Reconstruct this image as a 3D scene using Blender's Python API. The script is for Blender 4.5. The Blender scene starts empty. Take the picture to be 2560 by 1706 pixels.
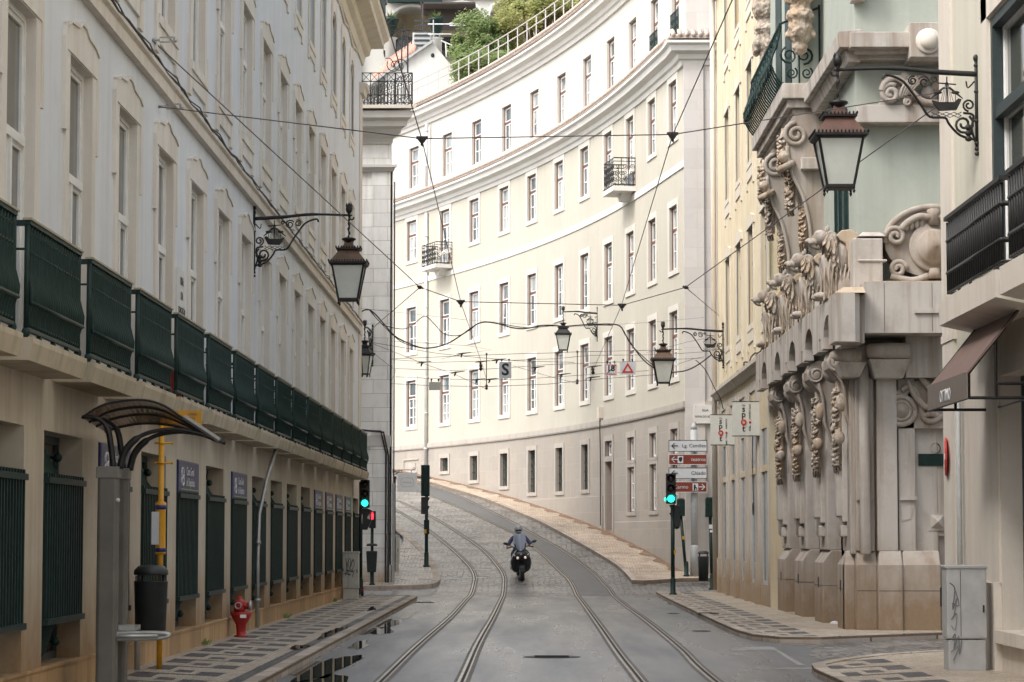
import bpy, bmesh, math, random
from mathutils import Matrix, Vector
R = math.radians
random.seed(7)
S = bpy.context.scene
COL = S.collection
# ---------------- camera ----------------
F, CX, CY, HX, HY = 6500.0, 1280.0, 853.0, 1322.0, 1342.0   # focal length in photo pixels, centre, vanishing point of the street
PITCH = math.atan((HY - CY) / F)
YAW = math.atan((HX - CX) / F * math.cos(PITCH))
cam_d = bpy.data.cameras.new('camera')
cam_d.sensor_width = 36; cam_d.lens = F / 2560 * 36
cam_d.clip_start = 0.5; cam_d.clip_end = 2000
cam = bpy.data.objects.new('camera', cam_d); COL.objects.link(cam)
cam.location = (0, 0, 1.6); cam.rotation_euler = (math.pi/2 + PITCH, 0, YAW)
S.camera = cam
CAMM = cam.rotation_euler.to_matrix()
# ---------------- light ----------------
SUN_EL, SUN_AZ = 50.0, 234.0        # azimuth: compass style, 0 = +Y, clockwise
w = bpy.data.worlds.new('World'); S.world = w; w.use_nodes = True
nt = w.node_tree; bg = nt.nodes['Background']
sky = nt.nodes.new('ShaderNodeTexSky'); sky.sky_type = 'NISHITA'; sky.sun_disc = False
sky.sun_elevation = R(SUN_EL); sky.sun_rotation = R(SUN_AZ)
sky.air_density = 1.0; sky.dust_density = 4.0; sky.ozone_density = 1.0
hs = nt.nodes.new('ShaderNodeHueSaturation'); hs.inputs['Saturation'].default_value = 0.42
nt.links.new(sky.outputs[0], hs.inputs['Color']); nt.links.new(hs.outputs[0], bg.inputs[0])
bg.inputs[1].default_value = 0.15
sd = bpy.data.lights.new('sun', 'SUN'); sd.energy = 0.6; sd.angle = R(20); sd.color = (1, .97, .93)
sun = bpy.data.objects.new('sun', sd); COL.objects.link(sun)
dv = Vector((math.sin(R(SUN_AZ))*math.cos(R(SUN_EL)), math.cos(R(SUN_AZ))*math.cos(R(SUN_EL)), math.sin(R(SUN_EL))))
sun.rotation_euler = dv.to_track_quat('Z', 'Y').to_euler()
S.view_settings.view_transform = 'Standard'; S.view_settings.look = 'None'
S.view_settings.exposure = 1.45; S.view_settings.gamma = 1; S.view_settings.use_curve_mapping = False

# ---------------- measuring helpers ----------------
def ray(px, py):
    return CAMM @ Vector(((px-CX)/F, -(py-CY)/F, -1))
def at(px, py, Y):
    d = ray(px, py); t = Y/d.y
    return Vector((d.x*t, Y, 1.6 + d.z*t))
def atX(px, py, X):
    d = ray(px, py); t = X/d.x
    return Vector((X, d.y*t, 1.6 + d.z*t))
def PV(Y):                      # pavement level along the street (flat, then the hill)
    if Y < 73: return .02
    if Y < 79: return .02 + .105*(Y-73)**2/12
    return .02 + .105*(Y-76)
def RD(Y): return PV(Y) - .10   # road level
def gnd(px, py, fn=RD):
    d = ray(px, py); lo, hi = 5.0, 160.0
    prev = None
    Y = 15.0
    while Y < 170:
        h = 1.6 + d.z*Y/d.y - fn(Y)
        if h <= 0: break
        Y += .1
    return Vector((d.x*Y/d.y, Y, fn(Y)))
def Z8(x, y): return 800 + x/2.45, 1066 + y/2.45
def smooth(pts, n=6):           # Catmull-Rom through the points
    out = []
    for i in range(len(pts)-1):
        p0 = pts[max(i-1, 0)]; p1 = pts[i]; p2 = pts[i+1]; p3 = pts[min(i+2, len(pts)-1)]
        for k in range(n):
            t = k/n
            out.append(.5*((2*p1) + (p2-p0)*t + (2*p0-5*p1+4*p2-p3)*t*t + (3*p1-p0-3*p2+p3)*t**3))
    out.append(pts[-1]); return out

# ---------------- mesh builder ----------------
I4 = Matrix.Identity(4)
WM = {}
class MB:
    def __init__(s): s.v = []; s.f = []; s.M = I4; s.smooth = []
    def add(s, vs, fs, sm=False):
        b = len(s.v); ident = s.M is I4
        s.v += [tuple(v) if ident else tuple(s.M @ Vector(v)) for v in vs]
        s.f += [tuple(b+i for i in f) for f in fs]; s.smooth += [sm]*len(fs)
        return s
    def box(s, x0, x1, y0, y1, z0, z1):
        return s.add([(x0,y0,z0),(x1,y0,z0),(x1,y1,z0),(x0,y1,z0),(x0,y0,z1),(x1,y0,z1),(x1,y1,z1),(x0,y1,z1)],
                     [(0,3,2,1),(4,5,6,7),(0,1,5,4),(1,2,6,5),(2,3,7,6),(3,0,4,7)])
    def frus(s, x, y, z0, a0, b0, z1, a1, b1, bx=0, by=0):     # frustum, half sizes
        return s.add([(x-a0,y-b0,z0),(x+a0,y-b0,z0),(x+a0,y+b0,z0),(x-a0,y+b0,z0),
                      (x+bx-a1,y+by-b1,z1),(x+bx+a1,y+by-b1,z1),(x+bx+a1,y+by+b1,z1),(x+bx-a1,y+by+b1,z1)],
                     [(0,3,2,1),(4,5,6,7),(0,1,5,4),(1,2,6,5),(2,3,7,6),(3,0,4,7)])
    def quad(s, a, b, c, d): return s.add([a,b,c,d], [(0,1,2,3)])
    def tube(s, pts, r, n=6, caps=True):
        pts = [Vector(p) for p in pts]
        rs = r if isinstance(r, (list, tuple)) else [r]*len(pts)
        vs = []; fs = []; up = None
        for i, p in enumerate(pts):
            t = (pts[min(i+1, len(pts)-1)] - pts[max(i-1, 0)])
            if t.length < 1e-9: t = Vector((0,0,1))
            t.normalize()
            if up is None: up = t.orthogonal().normalized()
            up = (up - t*up.dot(t))
            if up.length < 1e-6: up = t.orthogonal()
            up.normalize(); sd_ = t.cross(up)
            for k in range(n):
                a = 2*math.pi*k/n + math.pi/n
                vs.append(p + (up*math.cos(a) + sd_*math.sin(a))*rs[i])
        for i in range(len(pts)-1):
            for k in range(n):
                fs.append((i*n+k, i*n+(k+1)%n, (i+1)*n+(k+1)%n, (i+1)*n+k))
        if caps:
            fs.append(tuple(range(n))[::-1]); fs.append(tuple((len(pts)-1)*n+k for k in range(n)))
        return s.add(vs, fs, n > 5)
    def lathe(s, prof, c=(0,0,0), n=16, axis='z', caps=True):
        vs = []; fs = []
        for r, z in prof:
            for k in range(n):
                a = 2*math.pi*(k+.5)/n; x = r*math.cos(a); y = r*math.sin(a)
                q = (x,y,z) if axis == 'z' else ((z,x,y) if axis == 'x' else (x,z,y))
                vs.append((q[0]+c[0], q[1]+c[1], q[2]+c[2]))
        for i in range(len(prof)-1):
            for k in range(n): fs.append((i*n+k, i*n+(k+1)%n, (i+1)*n+(k+1)%n, (i+1)*n+k))
        if caps: fs += [tuple(range(n))[::-1], tuple((len(prof)-1)*n+k for k in range(n))]
        return s.add(vs, fs, n > 6)
    def ell(s, c, r, rot=None, nu=12, nv=8):
        vs = []; fs = []; c = Vector(c)
        Rm = rot.to_matrix() if rot else Matrix.Identity(3)
        for i in range(nv+1):
            th = math.pi*i/nv
            for k in range(nu):
                a = 2*math.pi*k/nu
                vs.append(c + Rm @ Vector((r[0]*math.sin(th)*math.cos(a), r[1]*math.sin(th)*math.sin(a), r[2]*math.cos(th))))
        for i in range(nv):
            for k in range(nu): fs.append((i*nu+k, i*nu+(k+1)%nu, (i+1)*nu+(k+1)%nu, (i+1)*nu+k))
        return s.add(vs, fs, True)
    def prism(s, poly, a, b, plane='xz'):       # extrude a 2-D outline
        def q(p, d): return (p[0], d, p[1]) if plane == 'xz' else ((d, p[0], p[1]) if plane == 'yz' else (p[0], p[1], d))
        n = len(poly); vs = [q(p, a) for p in poly] + [q(p, b) for p in poly]
        fs = [tuple(range(n)), tuple(range(2*n-1, n-1, -1))] + [(i, i+n, (i+1)%n+n, (i+1)%n) for i in range(n)]
        return s.add(vs, fs)
    def strip(s, A, B, C_=None):                # surface between two polylines
        n = len(A)
        return s.add(list(A)+list(B), [(i, i+1, n+i+1, n+i) for i in range(n-1)])
    def sweep(s, prof, frames, close=True, sm=False, caps=True):    # prof [(d,z)], frames [(point, outward dir)]
        m = len(prof); vs = []; fs = []
        for p, o in frames:
            for d, z in prof: vs.append((p[0]+o[0]*d, p[1]+o[1]*d, p[2]+z))
        k = m if close else m-1
        for i in range(len(frames)-1):
            for j in range(k): fs.append((i*m+j, i*m+(j+1)%m, (i+1)*m+(j+1)%m, (i+1)*m+j))
        if close and caps: fs += [tuple(range(m))[::-1], tuple((len(frames)-1)*m+j for j in range(m))]
        return s.add(vs, fs, sm)
    def spiral(s, c, r0, r1, turns, r, plane=(Vector((1,0,0)), Vector((0,0,1))), a0=0, n=5, steps=10):
        N = int(abs(turns)*steps)+2; pts = []
        for i in range(N+1):
            t = i/N; a = a0 + 2*math.pi*turns*t; q = r0 + (r1-r0)*t
            pts.append(Vector(c) + plane[0]*q*math.cos(a) + plane[1]*q*math.sin(a))
        return s.tube(pts, r, n)
    def build(s, name, mat, parent=None, M=None, bevel=0, remesh=0, fix=False, disp=None):
        me = bpy.data.meshes.new(name); me.from_pydata(s.v, [], s.f); me.update()
        if s.smooth and any(s.smooth): me.polygons.foreach_set('use_smooth', s.smooth)
        if mat: me.materials.append(mat)
        if fix:
            b = bmesh.new(); b.from_mesh(me); bmesh.ops.recalc_face_normals(b, faces=b.faces); b.to_mesh(me); b.free()
        o = bpy.data.objects.new(name, me); COL.objects.link(o)
        if bevel:
            m = o.modifiers.new('bevel', 'BEVEL'); m.width = bevel; m.segments = 2; m.limit_method = 'ANGLE'; m.angle_limit = R(40)
        if remesh:
            m = o.modifiers.new('remesh', 'REMESH'); m.mode = 'VOXEL'; m.voxel_size = remesh; m.use_smooth_shade = True
        if disp:
            tx = bpy.data.textures.get('carving') or bpy.data.textures.new('carving', 'CLOUDS'); tx.noise_scale = .07; tx.noise_depth = 2
            m = o.modifiers.new('carving', 'DISPLACE'); m.texture = tx; m.strength = disp; m.mid_level = .5; m.texture_coords = 'LOCAL'
        place(o, parent, M)
        return o
def place(o, parent=None, M=None):
    M = M or I4
    if parent:
        o.parent = parent; o.matrix_parent_inverse = WM[parent].inverted(); o.matrix_basis = M
    else: o.matrix_basis = M
    WM[o] = M
def tag(o, label=None, cat=None, group=None, kind=None):
    if label: o['label'] = label
    if cat: o['category'] = cat
    if group: o['group'] = group
    if kind: o['kind'] = kind
    return o
def thing(name, label, cat, loc=(0,0,0), rz=0, group=None):
    o = bpy.data.objects.new(name, None); o.empty_display_size = .2; COL.objects.link(o)
    M = Matrix.Translation(loc) @ Matrix.Rotation(rz, 4, 'Z')
    place(o, None, M); return tag(o, label, cat, group)
KIDS = {}
def sub(o, proto_parent):       # o is a child built in proto_parent's own (local) space
    o.parent = proto_parent; o.matrix_parent_inverse = I4; o.matrix_basis = I4; WM[o] = WM[proto_parent]
    KIDS.setdefault(proto_parent, []).append(o); return o
def copy_to(proto, parent, M):  # copy a part with its sub-parts
    c = proto.copy(); COL.objects.link(c); place(c, parent, M)
    for k in KIDS.get(proto, []):
        d = k.copy(); COL.objects.link(d); d.parent = c; d.matrix_parent_inverse = I4; d.matrix_basis = I4; WM[d] = M
    return c
def copy_thing(root, M, label=None, group=None):
    r = root.copy(); COL.objects.link(r); place(r, None, M)
    if label: r['label'] = label
    if group: r['group'] = group
    def rec(a, b):
        for ch in [o for o in list(bpy.data.objects) if o.parent == a]:
            c = ch.copy(); COL.objects.link(c); c.parent = b; WM[c] = M; rec(ch, c)
    rec(root, r); return r
def wallM(p, inward):           # local x along the wall, y into it, z up
    ix, iy = inward[0], inward[1]; l = math.hypot(ix, iy); ix /= l; iy /= l
    return Matrix(((iy, ix, 0, p[0]), (-ix, iy, 0, p[1]), (0, 0, 1, p[2]), (0, 0, 0, 1)))
def structure(o): o['kind'] = 'structure'; return o
def facade(mb, mp, u0, u1, z0, z1, holes, depth, extra_u=(), extra_z=()):
    U = sorted(set([u0, u1] + [h[0] for h in holes] + [h[1] for h in holes] + [e for e in extra_u if u0 < e < u1]))
    Zs = sorted(set([z0, z1] + [h[2] for h in holes] + [h[3] for h in holes] + [e for e in extra_z if z0 < e < z1]))
    U = [u for i, u in enumerate(U) if i == 0 or u-U[i-1] > 1e-5]; Zs = [z for i, z in enumerate(Zs) if i == 0 or z-Zs[i-1] > 1e-5]
    idx = {}; vs = []; fs = []
    for i, u in enumerate(U):
        for j, z in enumerate(Zs): idx[i, j] = len(vs); vs.append(mp(u, z, 0))
    for i in range(len(U)-1):
        for j in range(len(Zs)-1):
            cu, cz = (U[i]+U[i+1])/2, (Zs[j]+Zs[j+1])/2
            if any(h[0] < cu < h[1] and h[2] < cz < h[3] for h in holes): continue
            fs.append((idx[i,j], idx[i+1,j], idx[i+1,j+1], idx[i,j+1]))
    mb.add(vs, fs)
    for h in holes:
        d = h[4] if len(h) > 4 else depth
        a, b, c, e = h[:4]
        A = [mp(a,c,0), mp(b,c,0), mp(b,e,0), mp(a,e,0)]; B = [mp(a,c,d), mp(b,c,d), mp(b,e,d), mp(a,e,d)]
        mb.add(A+B, [(0,1,5,4),(1,2,6,5),(2,3,7,6),(3,0,4,7)])
# ---------------- text ----------------
def text(s, size, mat, parent, M, name='lettering', ext=.002, align='CENTER', shear=0, bold=0, sx=1):
    cu = bpy.data.curves.new('t', 'FONT'); cu.body = s; cu.size = size; cu.extrude = ext; cu.align_x = align; cu.align_y = 'CENTER'
    cu.shear = shear; cu.offset = bold; cu.resolution_u = 3
    t = bpy.data.objects.new('t', cu); COL.objects.link(t)
    dg = bpy.context.evaluated_depsgraph_get(); me = bpy.data.meshes.new_from_object(t.evaluated_get(dg))
    bpy.data.objects.remove(t); me.name = name; me.materials.clear(); me.materials.append(mat)
    if sx != 1: me.transform(Matrix.Diagonal((sx, 1, 1, 1)))
    o = bpy.data.objects.new(name, me); COL.objects.link(o); place(o, parent, M); return o
def faceM(p, inward, roll=0):   # text plane: local x right (seen from outside), y up, z towards the viewer
    ix, iy = inward[0], inward[1]; l = math.hypot(ix, iy); ix /= l; iy /= l
    return Matrix(((iy, 0, -ix, p[0]), (-ix, 0, -iy, p[1]), (0, 1, 0, p[2]), (0, 0, 0, 1))) @ Matrix.Rotation(roll, 4, 'Z')
# ---------------- materials ----------------
class NT:
    def __init__(s, name):
        s.m = bpy.data.materials.new(name); s.m.use_nodes = True; s.t = s.m.node_tree
        s.b = s.t.nodes['Principled BSDF']
    def n(s, typ, **kw):
        x = s.t.nodes.new('ShaderNode'+typ)
        for k, v in kw.items():
            if hasattr(x, k): setattr(x, k, v)
            else: x.inputs[k.replace('_', ' ')].default_value = v
        return x
    def l(s, a, b): s.t.links.new(a, b)
    def math(s, op, a, b=None, c=None, clamp=False):
        x = s.t.nodes.new('ShaderNodeMath'); x.operation = op; x.use_clamp = clamp
        for i, v in enumerate((a, b, c)):
            if v is None: continue
            if isinstance(v, (int, float)): x.inputs[i].default_value = v
            else: s.l(v, x.inputs[i])
        return x.outputs[0]
    def mix(s, fac, a, b, blend='MIX'):
        x = s.t.nodes.new('ShaderNodeMix'); x.data_type = 'RGBA'; x.blend_type = blend
        for i, v in ((0, fac), (6, a), (7, b)):
            if isinstance(v, (int, float)): x.inputs[i].default_value = v
            elif isinstance(v, tuple): x.inputs[i].default_value = (*v, 1) if len(v) == 3 else v
            else: s.l(v, x.inputs[i])
        return x.outputs[2]
    def ramp(s, v, a, b):
        x = s.t.nodes.new('ShaderNodeMapRange'); x.clamp = True; s.l(v, x.inputs[0]); x.inputs[1].default_value = a; x.inputs[2].default_value = b
        return x.outputs[0]
    def pos(s, sc=(1,1,1), obj=False):
        g = s.t.nodes.new('ShaderNodeTexCoord' if obj else 'ShaderNodeNewGeometry')
        mp = s.t.nodes.new('ShaderNodeMapping'); mp.inputs['Scale'].default_value = sc
        s.l(g.outputs['Object' if obj else 'Position'], mp.inputs[0]); return mp.outputs[0]
    def noise(s, sc=1, detail=4, scale3=(1,1,1), rough=.55, dist=0, obj=False):
        x = s.t.nodes.new('ShaderNodeTexNoise'); x.inputs['Scale'].default_value = sc; x.inputs['Detail'].default_value = detail
        x.inputs['Roughness'].default_value = rough; x.inputs['Distortion'].default_value = dist
        s.l(s.pos(scale3, obj), x.inputs['Vector']); return x.outputs[0]
    def bump(s, h, strength=.3, dist=.01):
        x = s.t.nodes.new('ShaderNodeBump'); x.inputs['Strength'].default_value = strength; x.inputs['Distance'].default_value = dist
        s.l(h, x.inputs['Height']); s.l(x.outputs[0], s.b.inputs['Normal'])
def plain(name, col, rough=.6, metal=0, var=.12, scale=6, bump=.0, emit=None, es=1, alpha=None, spec=None, trans=0):
    m = NT(name); b = m.b
    n = m.noise(scale, 4)
    dark = tuple(c*(1-var) for c in col); lite = tuple(min(1, c*(1+var)) for c in col)
    m.l(m.mix(m.ramp(n, .3, .7), dark, lite), b.inputs['Base Color'])
    b.inputs['Roughness'].default_value = rough; b.inputs['Metallic'].default_value = metal
    if spec is not None: b.inputs['Specular IOR Level'].default_value = spec
    if trans: b.inputs['Transmission Weight'].default_value = trans
    if bump: m.bump(n, bump, .01)
    if emit: b.inputs['Emission Color'].default_value = (*emit, 1); b.inputs['Emission Strength'].default_value = es
    return m.m
def plaster(name, col, stain=(.35,.32,.27), amt=.35, rough=.85, streak=.5, dirt=None, dz=(0,1.2)):
    m = NT(name)
    big = m.noise(.35, 5, (1,1,1), .6); st = m.noise(1.0, 5, (3.0,3.0,.22), .6); fine = m.noise(25, 3)
    c = m.mix(m.ramp(big, .3, .75), tuple(x*.93 for x in col), tuple(min(1,x*1.05) for x in col))
    f = m.math('MULTIPLY', m.ramp(st, .47, .70), streak*amt*1.6, None, True)
    c = m.mix(f, c, stain)
    blot = m.math('MULTIPLY', m.ramp(m.noise(1.7, 6, (1,1,1), .7), .48, .68), amt*.6)
    c = m.mix(blot, c, tuple(x*.5+y*.35 for x, y in zip(col, stain)))
    if dirt:
        g = m.t.nodes.new('ShaderNodeNewGeometry'); sp = m.t.nodes.new('ShaderNodeSeparateXYZ'); m.l(g.outputs['Position'], sp.inputs[0])
        hgt = m.ramp(sp.outputs[2], dz[1], dz[0]); nn = m.noise(2.2, 5, (1.5,1.5,.8), .65)
        c = m.mix(m.ramp(m.math('MULTIPLY', hgt, m.math('ADD', nn, .25)), .12, .60), c, dirt)
    c = m.mix(m.math('MULTIPLY', m.ramp(fine, .35, .65), .10), c, tuple(x*.75 for x in col))
    m.l(c, m.b.inputs['Base Color']); m.b.inputs['Roughness'].default_value = rough; m.b.inputs['Specular IOR Level'].default_value = .25
    m.bump(m.mix(.5, fine, m.noise(6, 4)), .25, .008); return m.m
def blocks(name, col, bw=.9, bh=.42, plane='xz', mortar=(.42,.38,.32), var=.14, msize=.006, stain=(.40,.33,.25), amt=.4, dirt=None, dz=(0,1)):
    m = NT(name)
    g = m.t.nodes.new('ShaderNodeNewGeometry'); sp = m.t.nodes.new('ShaderNodeSeparateXYZ'); m.l(g.outputs['Position'], sp.inputs[0])
    cb = m.t.nodes.new('ShaderNodeCombineXYZ')
    m.l(sp.outputs[0 if plane == 'xz' else 1], cb.inputs[0]); m.l(sp.outputs[2], cb.inputs[1])
    br = m.t.nodes.new('ShaderNodeTexBrick'); m.l(cb.outputs[0], br.inputs['Vector'])
    br.inputs['Scale'].default_value = 1; br.inputs['Brick Width'].default_value = bw; br.inputs['Row Height'].default_value = bh
    br.inputs['Mortar Size'].default_value = msize; br.inputs['Mortar Smooth'].default_value = .3
    br.inputs['Color1'].default_value = (*[x*(1-var) for x in col], 1); br.inputs['Color2'].default_value = (*[min(1, x*(1+var)) for x in col], 1)
    br.inputs['Mortar'].default_value = (*mortar, 1)
    n1 = m.noise(3, 6, (1,1,1), .7); st = m.noise(1.1, 5, (3,3,.3), .65)
    c = m.mix(m.math('MULTIPLY', m.ramp(n1, .5, .75), amt), br.outputs['Color'], tuple(x*.72 for x in col))
    c = m.mix(m.math('MULTIPLY', m.ramp(st, .47, .74), amt), c, stain)
    if dirt:
        hgt = m.ramp(sp.outputs[2], dz[1], dz[0]); nn = m.noise(2.0, 5, (1.5,1.5,.8), .65)
        c = m.mix(m.ramp(m.math('MULTIPLY', hgt, m.math('ADD', nn, .3)), .2, .8), c, dirt)
    m.l(c, m.b.inputs['Base Color']); m.b.inputs['Roughness'].default_value = .8; m.b.inputs['Specular IOR Level'].default_value = .3
    h = m.math('ADD', m.math('MULTIPLY', br.outputs['Fac'], -1.0), m.math('MULTIPLY', n1, .5))
    m.bump(h, .5, .012); return m.m
def glassy(name, col, rough=.1, var=.5, scale=.8):
    m = NT(name)
    oi = m.t.nodes.new('ShaderNodeObjectInfo')
    n = m.noise(scale, 2, (1,1,.3))
    f = m.math('MULTIPLY', m.math('ADD', n, oi.outputs['Random']), .5)
    c = m.mix(m.ramp(f, .25, .75), tuple(x*(1-var) for x in col), tuple(min(1,x*(1+var)) for x in col))
    m.l(c, m.b.inputs['Base Color']); m.b.inputs['Roughness'].default_value = rough; m.b.inputs['Specular IOR Level'].default_value = .8
    m.bump(m.noise(2.5, 1), .05, .02)
    return m.m
GREY_PLASTER = plaster('pale_grey_plaster', (.68,.695,.715), (.42,.40,.37), .3)
CREAM_PLASTER = plaster('cream_plaster', (.49,.46,.385), (.42,.37,.30), .32, streak=.5)
WHITE_AND_LIT_CREAM = plaster('off_white_and_lit_cream_plaster', (.58,.565,.515), (.62,.55,.45), .12, streak=.3)
YELLOW_PLASTER = plaster('yellow_plaster', (.68,.60,.43), (.50,.32,.16), .6, streak=.6)
GREEN_PLASTER = plaster('pale_green_plaster', (.40,.43,.375), (.27,.29,.24), .6, streak=.4)
BEIGE_PLASTER = plaster('grey_beige_plaster', (.60,.57,.47), (.38,.33,.25), .3)
LIME = plaster('limestone', (.66,.60,.52), (.42,.32,.22), .4)
LIME_WHITE = plaster('white_stone', (.68,.665,.63), (.55,.47,.38), .3, streak=.3)
BASE_STONE = blocks('stone_base_of_curved_building', (.345,.315,.275), 1.6, .62, 'yz', (.5,.42,.33), .05, .004, (.50,.36,.25), .35)  # darkened: the softer shade low on the facade is put into the colour
END_STONE = blocks('pier_stone', (.56,.535,.505), 1.5, .62, 'xz', (.5,.43,.35), .05, .004, (.55,.42,.32), .3)
LEFT_STONE = plaster('ground_floor_limestone', (.53,.465,.37), (.26,.19,.13), .6, dirt=(.30,.19,.10), dz=(0,1.6))
PLINTH = blocks('plinth_stone', (.44,.28,.14), 1.1, .6, 'yz', (.2,.13,.08), .2, .006, (.22,.13,.07), .6)
ASHLAR = blocks('ashlar_blocks', (.88,.87,.84), .85, .42, 'xz', (.50,.47,.42), .09, .008, (.45,.37,.28), .4, dirt=(.42,.30,.18), dz=(.1,1.2))
GREEN_STONE = plaster('carved_limestone', (.49,.45,.405), (.23,.165,.115), 1.0, streak=.55, dirt=(.25,.175,.11), dz=(-.2,2.1))
ORN = plaster('ornament_stone', (.40,.355,.31), (.22,.16,.11), 1.0, streak=.6)  # base tone darkened for the shade under the balcony, besides brown stains
def grime_and_shade():
    m = NT('grime_and_shade_carving'); n = m.noise(7, 6, (1,1,.6), .75); n2 = m.noise(2.0, 4, (1,1,.5)); st = m.noise(1.3, 4, (6,6,.5))
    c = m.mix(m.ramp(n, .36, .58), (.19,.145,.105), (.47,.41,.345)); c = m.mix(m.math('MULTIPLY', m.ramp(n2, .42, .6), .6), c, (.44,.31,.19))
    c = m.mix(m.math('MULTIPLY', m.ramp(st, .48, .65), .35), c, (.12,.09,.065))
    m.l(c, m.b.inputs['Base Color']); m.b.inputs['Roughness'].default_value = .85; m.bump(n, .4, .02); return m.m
GRIME_AND_SHADE = grime_and_shade()  # grime, plus the shade of deep carving mottled into the colour
YB_STONE = plaster('yellow_building_stone', (.56,.51,.44), (.34,.25,.16), .6, dirt=(.34,.25,.16), dz=(0,1.6))
IRON_GREEN = plain('dark_green_iron', (.007,.025,.021), .5, 0, .3, 8, .05, spec=.3)
IRON_BLACK = plain('black_iron', (.018,.017,.016), .5, .3, .3, 10, .05)
IRON_BROWN = plain('rusty_dark_iron', (.035,.022,.016), .55, .3, .3, 10)
COPPER = plain('copper_lantern_roof', (.10,.058,.032), .5, .2, .3, 6, .05)
COPPER_RED = plain('reddish_lantern_roof', (.095,.045,.032), .5, .1, .25, 6, .05)
FROST = plain('frosted_lantern_glass', (.62,.64,.58), .25, 0, .06, 5)
WHITE_PAINT = plain('white_paint', (.72,.71,.68), .45, 0, .05, 8)
BROWN_FRAME = plain('brown_window_frame', (.13,.06,.04), .5, 0, .2, 12)
DARK_FRAME = plain('dark_window_frame', (.03,.045,.045), .5, 0, .2, 12)
PANE_L = glassy('blinds_behind_glass', (.075,.075,.06), .07, .3)
def curtain():
    m = NT('curtains_behind_glass'); oi = m.t.nodes.new('ShaderNodeObjectInfo')
    fold = m.noise(1.0, 2, (9,9,.3)); blk = m.noise(.9, 2, (1,1,.7))
    cur = m.mix(m.ramp(fold, .35, .65), (.22,.245,.255), (.44,.46,.45))
    c = m.mix(m.ramp(m.math('ADD', blk, m.math('MULTIPLY', oi.outputs['Random'], .35)), .56, .66), cur, (.07,.09,.10))
    m.l(c, m.b.inputs['Base Color']); m.b.inputs['Roughness'].default_value = .1; m.b.inputs['Specular IOR Level'].default_value = .7; m.bump(m.noise(2.5, 1), .05, .02); return m.m
PANE_C = curtain()
PANE_D = glassy('dark_glass', (.015,.018,.018), .08, .5)
PANE_M = glassy('dim_glass', (.10,.12,.12), .07, .6)
DOOR = plain('brown_wooden_door', (.17,.06,.035), .5, 0, .2, 14)
ROOF = plain('terracotta_tiles', (.48,.26,.20), .8, 0, .3, 5, .2)
TILE_EDGE = plain('tile_edge', (.52,.43,.37), .8, 0, .3, 12, .2)
SIL = plain('weathered_steel', (.42,.42,.40), .4, .6, .15, 8)
GREY_METAL = plain('grey_paint_metal', (.40,.41,.40), .5, 0, .1, 8)
CABINET = plain('cabinet_grey', (.40,.395,.38), .6, 0, .12, 5)
CABINET_L = plain('cabinet_beige', (.46,.44,.38), .6, 0, .12, 5)
BLACK = plain('black_plastic', (.016,.017,.018), .45, 0, .2, 10)
BLACK_GLOSS = plain('black_gloss', (.018,.018,.020), .18, 0, .2, 10)
RUBBER = plain('rubber', (.012,.012,.012), .8, 0, .2, 20)
BIN = plain('bin_plastic', (.022,.026,.027), .5, 0, .2, 8)
RED = plain('red_paint', (.36,.018,.015), .4, 0, .2, 8)
SIGN_RED = plain('sign_red', (.55,.03,.02), .4, 0, .06, 8)
SIGN_BROWN = plain('sign_brown', (.20,.035,.018), .4, 0, .06, 8)
SIGN_WHITE = plain('sign_white', (.60,.62,.64), .4, 0, .05, 8)
BRIGHT_WHITE = plain('bright_white', (.82,.82,.82), .4, 0, .03, 8)
SIGN_CREAM = plain('sign_cream', (.60,.60,.54), .5, 0, .04, 8)
BANK = plain('bank_sign_mauve', (.085,.08,.125), .6, 0, .08, 8)
NAVY = plain('navy', (.02,.025,.14), .4, 0, .1, 8)
LIMEG = plain('lime_line', (.22,.35,.06), .4, 0, .1, 8)
YELLOW = plain('yellow_paint', (.62,.30,.012), .4, 0, .1, 8)
LENS_G = plain('green_lens_lit', (.05,.6,.5), .3, 0, .05, 8, emit=(.02,.85,.6), es=1.3)
LENS_R = plain('red_lens_lit', (.6,.03,.03), .3, 0, .05, 8, emit=(1,.03,.05), es=1.2)
LENS_OFF = plain('unlit_lens', (.03,.01,.01), .3, 0, .2, 8)
AWNING = plain('brown_awning_cloth', (.15,.095,.075), .8, 0, .1, 4)
AWNING_V = plain('taupe_valance', (.17,.14,.115), .8, 0, .08, 4)
RAIL = plain('tram_rail_steel', (.36,.32,.28), .3, .5, .35, 3)
GROOVE = plain('groove_dirt_and_recess_shade', (.03,.024,.018), .8, 0, .3, 6)
CABLE = plain('cable', (.03,.025,.025), .6, 0, .1, 8)
WIRE = plain('span_wire', (.09,.075,.075), .6, 0, .1, 8)
BARK = plain('bark', (.12,.09,.06), .9, 0, .3, 6, .3)
ZINC = plain('zinc_pipe', (.60,.60,.58), .5, .2, .1, 5)
TINT = plain('smoked_canopy', (.05,.035,.028), .15, 0, .3, 3)
WEATHERED = plain('concrete_column', (.13,.12,.10), .6, 0, .15, 3)
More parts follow.
